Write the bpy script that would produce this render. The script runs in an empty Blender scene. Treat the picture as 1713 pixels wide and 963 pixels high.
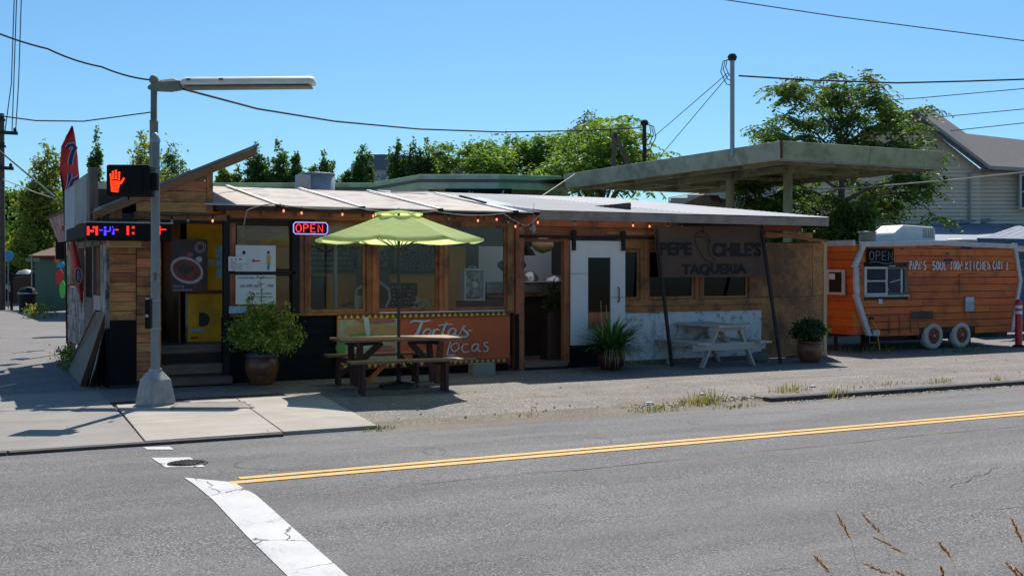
import bpy, math, random
import numpy as np
from mathutils import Vector, Matrix
random.seed(4)
sc = bpy.context.scene
# ------------------------------------------------------------------ camera, sky, sun
YAW = math.radians(26.8); CA, SA = math.cos(YAW), math.sin(YAW)
FPX = 1850.0; EYE = 1.7; CX = 856.5; HY = 450.0
cam_d = bpy.data.cameras.new('camera'); cam = bpy.data.objects.new('camera', cam_d)
sc.collection.objects.link(cam)
cam.location = (0, 0, EYE); cam.rotation_euler = (math.radians(90), 0, -YAW)
cam_d.sensor_width = 36; cam_d.lens = 36*FPX/1713; cam_d.shift_y = -(481.5-HY)/1713
cam_d.clip_start = .05; cam_d.clip_end = 3000
sc.camera = cam
SUN = Vector((.396, .607, 1.0)).normalized()
w = bpy.data.worlds.new('World'); sc.world = w; w.use_nodes = True
nt = w.node_tree; bg = nt.nodes['Background']
sky = nt.nodes.new('ShaderNodeTexSky'); sky.sky_type = 'NISHITA'; sky.sun_disc = False
sky.sun_elevation = math.asin(SUN.z); sky.sun_rotation = math.atan2(SUN.x, SUN.y)
sky.altitude = 50; sky.air_density = 1.0; sky.dust_density = .7; sky.ozone_density = 2.6
gr = nt.nodes.new('ShaderNodeMix'); gr.data_type = 'RGBA'; gr.blend_type = 'MULTIPLY'; gr.inputs[0].default_value = 1; gr.inputs[7].default_value = (.64, 1.02, 1.25, 1)
nt.links.new(sky.outputs[0], gr.inputs[6]); nt.links.new(gr.outputs[2], bg.inputs[0]); bg.inputs[1].default_value = .074
sl = bpy.data.lights.new('sun', 'SUN'); sl.energy = 4.4; sl.angle = math.radians(.5); sl.color = (1, .955, .89)
so = bpy.data.objects.new('sun', sl); sc.collection.objects.link(so)
so.rotation_euler = SUN.to_track_quat('Z', 'Y').to_euler()
sc.view_settings.view_transform = 'Standard'; sc.view_settings.look = 'None'
sc.view_settings.exposure = 0.43; sc.view_settings.gamma = 1
sc.cycles.max_bounces = 7; sc.cycles.transparent_max_bounces = 12
C = sc.collection
# the street runs along X, Y is depth away from the camera side, Z up
def pv(px, py, v):            # a sight line met with a wall parallel to the street
    r = (px-CX)/FPX; Y = v/(CA-r*SA)
    return Vector((Y*(r*CA+SA), v, EYE+(HY-py)/FPX*Y))
def pd(px, py, D):            # a sight line at a given distance
    X = (px-CX)/FPX*D
    return Vector((X*CA+D*SA, -X*SA+D*CA, EYE+(HY-py)/FPX*D))
def pg(px, py, z=0):
    return pd(px, py, FPX*(EYE-z)/(py-HY))
def pu(px, py, u):
    r = (px-CX)/FPX; Y = u/(r*CA+SA)
    return Vector((u, Y*(CA-r*SA), EYE+(HY-py)/FPX*Y))
RIGHT = Vector((CA, -SA, 0)); FWD = Vector((SA, CA, 0)); UP = Vector((0, 0, 1))
XA = Vector((1, 0, 0)); YA = Vector((0, 1, 0))
# ------------------------------------------------------------------ materials
M = {}
def base(name):
    m = bpy.data.materials.new(name); m.use_nodes = True
    n = m.node_tree.nodes; b = n['Principled BSDF']; M[name] = m
    return m, m.node_tree, n, b, m.node_tree.links
def math_n(nt, op, a, b=None, c=None):
    x = nt.nodes.new('ShaderNodeMath'); x.operation = op
    for i, q in enumerate((a, b, c)):
        if q is None: continue
        if isinstance(q, (int, float)): x.inputs[i].default_value = q
        else: nt.links.new(q, x.inputs[i])
    return x.outputs[0]
def noise(nt, scale, detail=4, rough=.6, vec=None, mp=None):
    tc = nt.nodes.new('ShaderNodeTexCoord'); m = nt.nodes.new('ShaderNodeMapping')
    nt.links.new(tc.outputs['Object'], m.inputs[0])
    if mp: m.inputs['Scale'].default_value = mp
    x = nt.nodes.new('ShaderNodeTexNoise'); x.inputs['Scale'].default_value = scale
    x.inputs['Detail'].default_value = detail; x.inputs['Roughness'].default_value = rough
    nt.links.new(m.outputs[0], x.inputs['Vector']); return x.outputs['Fac']
def ramp(nt, fac, stops):
    r = nt.nodes.new('ShaderNodeValToRGB'); nt.links.new(fac, r.inputs[0])
    e = r.color_ramp.elements
    while len(e) < len(stops): e.new(.5)
    for k, (p, c) in enumerate(stops):
        e[k].position = p; e[k].color = (*c, 1) if len(c) == 3 else c
    return r.outputs[0]
def mixc(nt, fac, a, b, mode='MIX'):
    x = nt.nodes.new('ShaderNodeMix'); x.data_type = 'RGBA'; x.blend_type = mode
    for i, q in ((0, fac), (6, a), (7, b)):
        if isinstance(q, (int, float)): x.inputs[i].default_value = q
        elif isinstance(q, tuple): x.inputs[i].default_value = (*q, 1)
        else: nt.links.new(q, x.inputs[i])
    return x.outputs[2]
def pm(name, c1, c2=None, scale=6, mp=None, rough=.7, metal=0, bump=.2, rnd=.0, hue=0, stain=None, stain_amt=.5,
       stain_scale=1.2, stain_pos=.55, spec=None, dist=.01, detail=5):
    m, nt, n, b, L = base(name)
    c2 = c2 or tuple(x*.75 for x in c1)
    f = noise(nt, scale, detail, .62, mp=mp)
    col = ramp(nt, f, [(.3, c2), (.7, c1)])
    if stain:
        g = noise(nt, stain_scale, 6, .68)
        k = ramp(nt, g, [(stain_pos-.06, (0, 0, 0)), (stain_pos+.1, (stain_amt,)*3)])
        col = mixc(nt, k, col, stain)
    if rnd or hue:
        oi = n.new('ShaderNodeObjectInfo'); hs = n.new('ShaderNodeHueSaturation')
        L.new(col, hs.inputs['Color'])
        L.new(math_n(nt, 'MULTIPLY_ADD', oi.outputs['Random'], 2*rnd, 1-rnd), hs.inputs['Value'])
        if hue:
            q = math_n(nt, 'FRACT', math_n(nt, 'MULTIPLY', oi.outputs['Random'], 7.31))
            L.new(math_n(nt, 'MULTIPLY_ADD', q, 2*hue, .5-hue), hs.inputs['Hue'])
        col = hs.outputs[0]
    L.new(col, b.inputs['Base Color'])
    b.inputs['Roughness'].default_value = rough; b.inputs['Metallic'].default_value = metal
    if spec is not None: b.inputs['Specular IOR Level'].default_value = spec
    if bump:
        bp = n.new('ShaderNodeBump'); bp.inputs['Strength'].default_value = bump; bp.inputs['Distance'].default_value = dist
        L.new(f, bp.inputs['Height']); L.new(bp.outputs[0], b.inputs['Normal'])
    return m
def emis(name, c, s):
    m, nt, n, b, L = base(name); b.inputs['Base Color'].default_value = (*c, 1)
    b.inputs['Emission Color'].default_value = (*c, 1); b.inputs['Emission Strength'].default_value = s; return m
def leafmat(name, c1, c2, c3, trans=.35, rough=.55, tc=(1.25, 1.35, .5)):
    m, nt, n, b, L = base(name)
    g = n.new('ShaderNodeNewGeometry'); f = noise(nt, .9, 3)
    col = ramp(nt, math_n(nt, 'ADD', math_n(nt, 'MULTIPLY', g.outputs['Random Per Island'], .7), math_n(nt, 'MULTIPLY', f, .35)),
               [(.1, c1), (.5, c2), (.92, c3)])
    L.new(col, b.inputs['Base Color']); b.inputs['Roughness'].default_value = rough
    b.inputs['Specular IOR Level'].default_value = .35
    t = n.new('ShaderNodeBsdfTranslucent'); L.new(mixc(nt, 1, col, tc, 'MULTIPLY'), t.inputs[0])
    mx = n.new('ShaderNodeMixShader'); mx.inputs[0].default_value = trans
    L.new(b.outputs[0], mx.inputs[1]); L.new(t.outputs[0], mx.inputs[2]); L.new(mx.outputs[0], n['Material Output'].inputs[0])
    return m
def asphalt(name, c1, c2, big, stain=(.03, .03, .03), samt=.4, cracks=.0, grit=55, speck=.5):
    m, nt, n, b, L = base(name)
    f = noise(nt, grit, 3, .75); f2 = noise(nt, big, 5, .6); f3 = noise(nt, 1.1, 6, .7, mp=(.35, 1.6, 1))
    tc = n.new('ShaderNodeTexCoord')
    vo = n.new('ShaderNodeTexVoronoi'); vo.inputs['Scale'].default_value = grit*1.3; L.new(tc.outputs['Object'], vo.inputs['Vector'])
    col = ramp(nt, f, [(.40, c2), (.60, c1)])
    sp = math_n(nt, 'GREATER_THAN', math_n(nt, 'MULTIPLY', vo.outputs['Color'], 1.0), .82)
    col = mixc(nt, math_n(nt, 'MULTIPLY', sp, speck), col, tuple(min(1, x*2.1) for x in c1))
    col = mixc(nt, ramp(nt, f2, [(.35, (0, 0, 0)), (.7, (samt,)*3)]), col, stain)
    col = mixc(nt, ramp(nt, f3, [(.42, (0, 0, 0)), (.72, (.34,)*3)]), col, tuple(min(1, x*1.35) for x in c1))
    if name == 'road_asphalt':      # wheel paths worn along the lanes, broken up by noise
        sx = n.new('ShaderNodeSeparateXYZ'); L.new(tc.outputs['Object'], sx.inputs[0])
        wp_ = math_n(nt, 'SINE', math_n(nt, 'MULTIPLY_ADD', sx.outputs['Y'], 3.6, math_n(nt, 'MULTIPLY', noise(nt, .25, 3), 2.5)))
        kk = math_n(nt, 'MULTIPLY', ramp(nt, wp_, [(.35, (0, 0, 0)), (1, (.42,)*3)]), noise(nt, .7, 5, .7, mp=(.25, 1.5, 1)))
        col = mixc(nt, kk, col, (.055, .052, .05))
    if cracks:
        wv = n.new('ShaderNodeTexNoise'); wv.inputs['Scale'].default_value = 2.3; wv.inputs['Detail'].default_value = 6
        L.new(tc.outputs['Object'], wv.inputs['Vector'])
        ad = n.new('ShaderNodeVectorMath'); ad.operation = 'MULTIPLY_ADD'
        L.new(wv.outputs['Color'], ad.inputs[0]); ad.inputs[1].default_value = (.8,)*3; L.new(tc.outputs['Object'], ad.inputs[2])
        v2 = n.new('ShaderNodeTexVoronoi'); v2.feature = 'DISTANCE_TO_EDGE'; v2.inputs['Scale'].default_value = .42
        L.new(ad.outputs[0], v2.inputs['Vector'])
        g = noise(nt, .5, 2)
        k = math_n(nt, 'MULTIPLY', math_n(nt, 'LESS_THAN', v2.outputs['Distance'], .0042), ramp(nt, g, [(.5, (0, 0, 0)), (.56, (cracks,)*3)]))
        col = mixc(nt, k, col, (.025, .025, .027))
    L.new(col, b.inputs['Base Color']); b.inputs['Roughness'].default_value = .85
    bp = n.new('ShaderNodeBump'); bp.inputs['Strength'].default_value = .6; bp.inputs['Distance'].default_value = .006
    L.new(f, bp.inputs['Height']); L.new(bp.outputs[0], b.inputs['Normal']); return m
def paint(name, c, wear=.4, scale=30, crack=0, under=(.09, .09, .09)):
    m, nt, n, b, L = base(name)
    f = noise(nt, scale, 6, .75); g = noise(nt, 2.0, 5, .7)
    col = ramp(nt, g, [(.3, tuple(x*.78 for x in c)), (.7, c)])
    k = ramp(nt, math_n(nt, 'MULTIPLY_ADD', g, .5, math_n(nt, 'MULTIPLY', f, .6)), [(.36, (wear,)*3), (.5, (0, 0, 0))])
    col = mixc(nt, k, col, under)
    if crack:
        tc = n.new('ShaderNodeTexCoord'); wv = n.new('ShaderNodeTexNoise'); wv.inputs['Scale'].default_value = 3.1; wv.inputs['Detail'].default_value = 6
        L.new(tc.outputs['Object'], wv.inputs['Vector'])
        ad = n.new('ShaderNodeVectorMath'); ad.operation = 'MULTIPLY_ADD'
        L.new(wv.outputs['Color'], ad.inputs[0]); ad.inputs[1].default_value = (.45,)*3; L.new(tc.outputs['Object'], ad.inputs[2])
        v2 = n.new('ShaderNodeTexVoronoi'); v2.feature = 'DISTANCE_TO_EDGE'; v2.inputs['Scale'].default_value = 1.5
        L.new(ad.outputs[0], v2.inputs['Vector'])
        gg = noise(nt, .9, 2)
        kk = math_n(nt, 'MULTIPLY', math_n(nt, 'LESS_THAN', v2.outputs['Distance'], .010), ramp(nt, gg, [(.44, (0, 0, 0)), (.5, (crack,)*3)]))
        col = mixc(nt, kk, col, (.04, .04, .04))
    L.new(col, b.inputs['Base Color']); b.inputs['Roughness'].default_value = .7
    return m
def glass(name, tint=(.9, .93, .92), rough=.03, haze=0.0):
    m, nt, n, b, L = base(name)
    tr = n.new('ShaderNodeBsdfTransparent'); tr.inputs[0].default_value = (*tint, 1)
    gl = n.new('ShaderNodeBsdfGlossy'); gl.inputs['Roughness'].default_value = rough; gl.inputs[0].default_value = (1, 1, 1, 1)
    fr = n.new('ShaderNodeFresnel'); fr.inputs[0].default_value = 1.5
    mx = n.new('ShaderNodeMixShader')
    L.new(math_n(nt, 'MULTIPLY', fr.outputs[0], .55), mx.inputs[0]); L.new(tr.outputs[0], mx.inputs[1]); L.new(gl.outputs[0], mx.inputs[2])
    last = mx.outputs[0]
    if haze:
        df = n.new('ShaderNodeBsdfDiffuse'); df.inputs[0].default_value = (.45, .47, .48, 1); m2 = n.new('ShaderNodeMixShader')
        k = ramp(nt, noise(nt, 1.6, 5, .7), [(.35, (haze*.3,)*3), (.75, (haze*1.5,)*3)])
        L.new(k, m2.inputs[0]); L.new(last, m2.inputs[1]); L.new(df.outputs[0], m2.inputs[2]); last = m2.outputs[0]
    L.new(last, n['Material Output'].inputs[0]); return m
asphalt('road_asphalt', (.205, .188, .176), (.024, .022, .021), .45, (.07, .066, .063), .55, cracks=.35, grit=70)
asphalt('lot_asphalt', (.25, .213, .178), (.058, .05, .043), 1.3, (.10, .085, .07), .65, cracks=.6, grit=40, speck=.7)
asphalt('lot_dark', (.24, .215, .195), (.06, .055, .05), 1.1, (.09, .08, .075), .5, cracks=.5, grit=42)
asphalt('dirt', (.15, .115, .08), (.06, .045, .032), 1.4, (.2, .16, .11), .4, grit=30)
asphalt('concrete_light', (.40, .352, .295), (.35, .308, .258), 1.3, (.22, .19, .155), .6, grit=60, speck=.06)
asphalt('concrete_grey', (.27, .243, .21), (.23, .205, .18), 1.2, (.15, .132, .115), .6, grit=60, speck=.08)
pm('kerb', (.10, .088, .075), (.05, .045, .04), 14, rough=.9)
pm('joint', (.13, .10, .075), (.06, .045, .035), 30, rough=1)
paint('white_paint', (.56, .54, .51), .8, 34, crack=.95)
paint('yellow_paint', (.72, .40, .085), .75, 34)
def wood(name, c1, c2, axis='x', **k):
    mp = {'x': (1.0, 14, 14), 'z': (14, 14, 1.0), 'y': (14, 1.0, 14)}[axis]
    k.setdefault('rough', .72); k.setdefault('rnd', .32); k.setdefault('hue', .012); k.setdefault('bump', .35)
    return pm(name, c1, c2, 2.6, mp=mp, dist=.006, detail=7, **k)
wood('plank_wood', (.56, .23, .075), (.28, .10, .03), 'x', stain=(.05, .028, .014), stain_amt=.6, stain_scale=2.6)
wood('post_wood', (.43, .155, .05), (.22, .075, .025), 'z', stain=(.05, .028, .015), stain_amt=.8, stain_scale=3)
wood('beam_wood', (.43, .15, .045), (.22, .07, .022), 'x', stain=(.04, .022, .012), stain_amt=.8, stain_scale=2)
wood('fascia_wood', (.30, .13, .062), (.17, .07, .034), 'x', rnd=.05)
wood('pale_wood', (.62, .40, .22), (.42, .26, .13), 'z', rnd=.1)
wood('tan_trim', (.40, .31, .24), (.30, .23, .18), 'x', rnd=.06, stain=(.12, .09, .07), stain_scale=3)
wood('deck_wood', (.20, .13, .085), (.10, .065, .045), 'x')
wood('grey_wood', (.19, .13, .10), (.07, .05, .04), 'z')
wood('table_brown', (.30, .16, .095), (.14, .065, .04), 'x', rnd=.15, rough=.5)
wood('leg_brown', (.11, .035, .02), (.045, .018, .011), 'z', rnd=.2)
wood('leg_orange', (.55, .12, .02), (.3, .06, .01), 'z', rnd=.1)
wood('table_white', (.55, .50, .45), (.34, .29, .25), 'y', rnd=.1)
wood('beige_wood', (.50, .27, .12), (.36, .18, .07), 'x', rnd=.05)
pm('osb', (.62, .29, .10), (.24, .095, .034), 30, rnd=.16, rough=.85, bump=.3, stain=(.10, .05, .028), stain_amt=.8, stain_scale=1.1, stain_pos=.48)
pm('black_wall', (.014, .014, .016), (.007, .007, .008), 5, rough=.85, rnd=.15, spec=.15)
pm('black_metal', (.014, .014, .014), (.008, .008, .008), 8, rough=.6, spec=.25)
pm('rust_leg', (.045, .02, .015), (.02, .012, .01), 12, rough=.8)
pm('peel_white', (.70, .66, .61), (.56, .53, .49), 5, rough=.85, stain=(.13, .125, .12), stain_amt=.85, stain_scale=7, stain_pos=.57, bump=.5)
pm('weather_white', (.48, .44, .40), (.24, .21, .18), 5, mp=(9, 9, 1), rough=.8, stain=(.07, .045, .03), stain_amt=.95, stain_scale=4, stain_pos=.5)
pm('door_white', (.74, .68, .62), (.67, .62, .57), 3, rough=.7, bump=.05)
mm = pm('membrane', (.74, .66, .58), (.62, .55, .48), 3, rough=.8, rnd=.05, stain=(.22, .19, .16), stain_amt=.5, stain_scale=2.2)
x_ = mm.node_tree.nodes.new('ShaderNodeBsdfTranslucent'); x_.inputs[0].default_value = (.8, .72, .6, 1); y_ = mm.node_tree.nodes.new('ShaderNodeMixShader'); y_.inputs[0].default_value = .3  # see-through share added to the roof panels to brighten the rooms beneath
mm.node_tree.links.new(mm.node_tree.nodes['Principled BSDF'].outputs[0], y_.inputs[1]); mm.node_tree.links.new(x_.outputs[0], y_.inputs[2]); mm.node_tree.links.new(y_.outputs[0], mm.node_tree.nodes['Material Output'].inputs[0])
def translucent(name, tr, k):
    nt = M[name].node_tree; a = nt.nodes.new('ShaderNodeBsdfTranslucent'); a.inputs[0].default_value = (*tr, 1); b = nt.nodes.new('ShaderNodeMixShader'); b.inputs[0].default_value = k
    nt.links.new(nt.nodes['Principled BSDF'].outputs[0], b.inputs[1]); nt.links.new(a.outputs[0], b.inputs[2]); nt.links.new(b.outputs[0], nt.nodes['Material Output'].inputs[0])
pm('translucent_roof', (.72, .71, .70), (.45, .45, .45), 2.5, mp=(.5, 9, 1), rough=.7, spec=.2); translucent('translucent_roof', (.85, .85, .85), .4)  # translucency made up to bring daylight into the kitchen below this roof sheet
pm('batten_white', (.8, .8, .78), (.6, .6, .6), 5, rough=.6)
pm('roof_metal', (.48, .47, .47), (.28, .28, .29), 2.5, mp=(.5, 9, 1), rough=.7, metal=.0, bump=.1, spec=.3)
pm('shack_roof', (.20, .205, .215), (.12, .12, .13), 6, rough=.7)
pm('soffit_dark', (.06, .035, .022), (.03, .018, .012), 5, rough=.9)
pm('yellow_wall', (.92, .47, .012), (.8, .38, .01), 2.2, rough=.75, stain=(.25, .12, .02), stain_amt=.5, stain_scale=1.6)
pm('ochre_wall', (.80, .42, .08), (.68, .34, .06), 2, rough=.8)
pm('blue_wall', (.50, .56, .64), (.44, .5, .57), 2, rough=.6)
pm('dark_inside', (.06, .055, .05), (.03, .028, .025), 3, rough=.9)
pm('floor_inside', (.14, .11, .085), (.08, .06, .05), 5, rough=.8)
pm('steel', (.55, .56, .57), (.42, .43, .44), 4, rough=.28, metal=.9, bump=.03)
pm('galvanised', (.36, .38, .40), (.27, .29, .31), 14, rough=.5, metal=.55, bump=.1)
pm('pole_paint', (.22, .24, .245), (.17, .185, .19), 8, rough=.55, metal=.1, bump=.1)
pm('pole_olive', (.20, .22, .18), (.14, .15, .12), 7, rough=.65)
pm('cast_base', (.40, .38, .35), (.27, .26, .24), 9, rough=.55, metal=.25, stain=(.16, .15, .13), stain_scale=5)
pm('lamp_white', (.88, .84, .76), (.66, .60, .52), 4, mp=(1, 1, 6), rough=.55)
pm('signal_black', (.012, .012, .013), (.006, .006, .006), 8, rough=.8, bump=.05, spec=.15)
pm('canopy_green', (.42, .45, .27), (.31, .34, .20), 2.5, mp=(1, 1, .3), rough=.75, stain=(.09, .07, .045), stain_amt=.55, stain_scale=1.6, bump=.15)
pm('canopy_green_deep', (.20, .32, .17), (.15, .25, .125), 2.5, rough=.75, stain=(.10, .08, .06), stain_scale=1.5)
pm('canopy_grey', (.42, .46, .34), (.33, .37, .28), 2.5, rough=.75, stain=(.10, .09, .06), stain_scale=1.5)
pm('parapet_green', (.56, .66, .34), (.44, .53, .27), 2.5, rough=.8, stain=(.14, .11, .07), stain_amt=.5, stain_scale=1.2); pm('parapet_grey', (.60, .66, .46), (.50, .56, .38), 2.5, rough=.8, stain=(.14, .11, .07), stain_amt=.4); pm('parapet_deep', (.36, .58, .28), (.28, .47, .22), 2.5, rough=.8, stain=(.14, .11, .07), stain_amt=.4)
pm('deck_ribs', (.17, .17, .135), (.11, .11, .085), 2, mp=(1, .3, 1), rough=.8)
pm('chalk_black', (.028, .031, .036), (.018, .02, .024), 4, rough=.85)
pm('chalk_white', (.42, .43, .44), (.25, .26, .27), 20, rough=.9, bump=0)
pm('paper', (.70, .69, .66), (.60, .59, .57), 3, rough=.8, bump=.02)
pm('ink', (.05, .05, .06), rough=.9, bump=0)
pm('ink_red', (.5, .02, .03), rough=.9, bump=0)
pm('ink_yellow', (.7, .42, .03), rough=.9, bump=0)
pm('ink_blue', (.10, .22, .42), rough=.9, bump=0)
pm('sky_blue_sign', (.35, .55, .62), (.25, .4, .5), 9, rough=.8, stain=(.03, .06, .08), stain_amt=.8, stain_scale=12)
pm('poster_brown', (.075, .035, .035), (.035, .018, .02), 9, rough=.5, stain=(.16, .05, .03), stain_amt=.4, stain_scale=6, bump=0)
pm('soup_red', (.33, .05, .025), (.14, .02, .015), 9, rough=.5, bump=0)
pm('plate_white', (.55, .55, .57), (.42, .42, .45), 9, rough=.5, bump=0)
pm('print_cream', (.5, .47, .4), rough=.8, bump=0)
pm('banner_orange', (.60, .11, .022), (.48, .08, .016), 1.4, rough=.6, stain=(.3, .06, .04), stain_amt=.5, stain_scale=.9)
pm('banner_red', (.24, .022, .012), rough=.6, bump=0)
pm('banner_yellow', (.58, .55, .03), rough=.6, bump=0)
pm('banner_food', (.42, .38, .24), (.28, .30, .19), 5, rough=.6, stain=(.40, .22, .09), stain_amt=.8, stain_scale=3.2, stain_pos=.52, bump=0)
pm('food_green', (.07, .22, .05), (.15, .3, .08), 8, rough=.6, bump=0)
pm('food_red', (.42, .13, .10), (.3, .08, .07), 6, rough=.6, bump=0)
pm('food_bun', (.50, .30, .11), (.36, .19, .07), 7, rough=.6, bump=0)
pm('letter_grey', (.52, .54, .55), (.45, .47, .49), 5, rough=.6, bump=0)
pm('sign_brown', (.13, .070, .042), (.085, .048, .030), 3, mp=(1, 8, 8), rough=.85)
pm('stencil_black', (.012, .011, .011), (.03, .022, .018), 22, rough=.9, bump=0)
wood('trailer_orange', (.66, .135, .007), (.48, .085, .005), 'x', rnd=.16, hue=.006, rough=.55, stain=(.16, .035, .008), stain_amt=.65, stain_scale=2.4, bump=.2)
pm('trim_white', (.60, .57, .55), (.46, .44, .43), 6, rough=.6, stain=(.25, .24, .25), stain_amt=.4, stain_scale=5)
pm('tire_cream', (.55, .50, .42), (.38, .34, .28), 6, rough=.8)
pm('rim_orange', (.34, .07, .012), (.22, .04, .008), 9, rough=.6)
pm('dark_under', (.03, .028, .026), rough=.9)
pm('ac_white', (.88, .86, .80), (.72, .68, .60), 5, rough=.5)
pm('hand_white', (.78, .74, .72), (.6, .56, .55), 18, rough=.8, bump=0)
pm('neon_off', (.30, .32, .38), rough=.4, bump=0)
pm('pot_brown', (.20, .072, .028), (.085, .03, .014), 3.2, mp=(1, 1, 3), rough=.3, stain=(.30, .13, .055), stain_amt=.5, stain_scale=6)
pm('pot_blue', (.10, .10, .2), (.05, .05, .1), 8, rough=.35)
pm('pot_red', (.10, .022, .018), (.05, .012, .01), 6, rough=.4)
pm('soil', (.05, .035, .025), rough=1)
pm('bark', (.16, .125, .095), (.07, .055, .042), 9, mp=(3, 3, .6), rough=.95, bump=.6, dist=.03)
pm('siding', (.84, .73, .58), (.77, .67, .53), 1.2, rough=.75)
pm('siding_light', (.80, .77, .70), (.73, .70, .64), 1.2, rough=.75)
pm('shingle', (.125, .118, .12), (.055, .052, .055), 14, rough=.95, bump=.5, dist=.03)
pm('shingle_tan', (.32, .27, .23), (.16, .13, .11), 12, rough=.95)
pm('house_trim', (.40, .37, .32), (.3, .28, .24), 3, rough=.7)
pm('blue_roof', (.23, .27, .33), (.19, .22, .27), 2, rough=.6)
pm('blue_panel', (.02, .10, .2), (.01, .06, .12), 3, rough=.6)
pm('far_grey', (.12, .15, .20), (.10, .13, .17), 1, rough=.8)
pm('far_pale', (.42, .47, .52), (.36, .42, .47), 1, rough=.8)
pm('shed_green', (.14, .21, .14), (.10, .16, .105), 3, mp=(6, 6, .4), rough=.8)
pm('shed_roof', (.22, .14, .10), (.14, .09, .065), 8, rough=.9)
pm('red_trim', (.16, .03, .02), rough=.8)
pm('flag_red', (.70, .05, .05), (.50, .035, .04), 1.6, rough=.7)
pm('flag_navy', (.02, .02, .10), rough=.7, bump=0)
pm('old_sign', (.26, .28, .26), (.17, .19, .18), 2, rough=.7, stain=(.34, .34, .16), stain_amt=.6, stain_scale=3)
pm('old_sign_blue', (.40, .44, .46), (.28, .31, .34), 2, rough=.7, stain=(.42, .12, .10), stain_amt=.6, stain_scale=4)
pm('pink_sign', (.50, .36, .33), (.36, .2, .18), 5, mp=(7, 7, 1), rough=.8, stain=(.5, .5, .48), stain_amt=.7, stain_scale=5)
pm('red_plastic', (.65, .02, .02), (.5, .015, .015), 3, rough=.4, bump=0)
pm('bollard_white', (.8, .8, .8), rough=.5, bump=0)
pm('p_yellow', (.8, .45, .02), rough=.5, bump=0); pm('p_orange', (.8, .16, .02), rough=.5, bump=0)
pm('p_cyan', (.02, .35, .7), rough=.5, bump=0); pm('p_lime', (.10, .6, .08), rough=.5, bump=0)
pm('cable_black', (.02, .02, .022), rough=.8, bump=0)
pm('cable_white', (.5, .45, .38), rough=.7, bump=0)
pm('umbrella_pole', (.02, .018, .016), rough=.4, bump=0)
pm('hat_brown', (.13, .06, .035), (.07, .03, .018), 18, rough=.9)
pm('lantern_cream', (.62, .52, .28), (.5, .4, .2), 6, rough=.8)
pm('fan_white', (.72, .72, .70), rough=.5, bump=0)
pm('litter', (.70, .58, .40), (.36, .26, .15), 30, rough=.9, rnd=0)
pm('straw', (.85, .58, .32), (.60, .32, .15), 20, rough=.8, bump=0)
pm('rock', (.2, .18, .15), (.12, .1, .09), 6, rough=.95)
emis('bulb_lit', (1, .33, .14), 1.0); emis('led_red', (1, .02, .01), 1.4); emis('led_blue', (.05, .03, 1), 1.8)
emis('hand_orange', (1, .05, .004), 1.25); emis('neon_red', (1, .04, .04), 1.0); emis('neon_violet', (.30, .28, 1.0), 1.0)
pm('bulb_clear', (.35, .34, .32), rough=.15, bump=0)
glass('pane_glass', haze=.02); glass('dark_film', (.12, .12, .12), .06)
leafmat('leaf_bush', (.06, .12, .02), (.20, .27, .045), (.62, .60, .12), .4); leafmat('leaf_dark', (.012, .035, .008), (.025, .06, .014), (.06, .11, .02), .25)
leafmat('leaf_strap', (.035, .085, .018), (.08, .16, .035), (.20, .30, .09), .3)
leafmat('leaf_big', (.03, .08, .015), (.08, .17, .03), (.22, .32, .06), .45); leafmat('leaf_yellow', (.09, .13, .025), (.20, .24, .04), (.36, .36, .07), .4)
leafmat('leaf_conifer', (.025, .065, .022), (.08, .15, .04), (.18, .26, .07), .42); leafmat('leaf_mimosa', (.08, .15, .03), (.16, .26, .05), (.28, .38, .09), .45)
leafmat('leaf_ailanthus', (.035, .08, .018), (.08, .15, .03), (.19, .26, .06), .42); leafmat('leaf_rust', (.16, .07, .03), (.24, .11, .05), (.3, .16, .08))
leafmat('leaf_twig', (.05, .06, .03), (.09, .10, .05), (.12, .13, .07), .1)
leafmat('dry_grass', (.20, .16, .07), (.34, .27, .11), (.42, .36, .17), .3); leafmat('weed_green', (.05, .09, .02), (.12, .17, .04), (.32, .30, .11), .3)
leafmat('straw_head', (.30, .17, .10), (.52, .34, .21), (.78, .62, .46), .35, tc=(1, .95, .85))
def fabric(name, c, tr):
    m, nt, n, b, L = base(name); b.inputs['Base Color'].default_value = (*c, 1); b.inputs['Roughness'].default_value = .85
    f = noise(nt, 4, 3); b.inputs['Specular IOR Level'].default_value = .2
    bp = n.new('ShaderNodeBump'); bp.inputs['Strength'].default_value = .6; bp.inputs['Distance'].default_value = .05
    L.new(f, bp.inputs['Height']); L.new(bp.outputs[0], b.inputs['Normal'])
    t = n.new('ShaderNodeBsdfTranslucent'); t.inputs[0].default_value = (*tr, 1)
    mx = n.new('ShaderNodeMixShader'); mx.inputs[0].default_value = .62
    L.new(b.outputs[0], mx.inputs[1]); L.new(t.outputs[0], mx.inputs[2]); L.new(mx.outputs[0], n['Material Output'].inputs[0])
fabric('canopy_lime', (.74, .90, .36), (.90, 1.0, .42))
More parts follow.
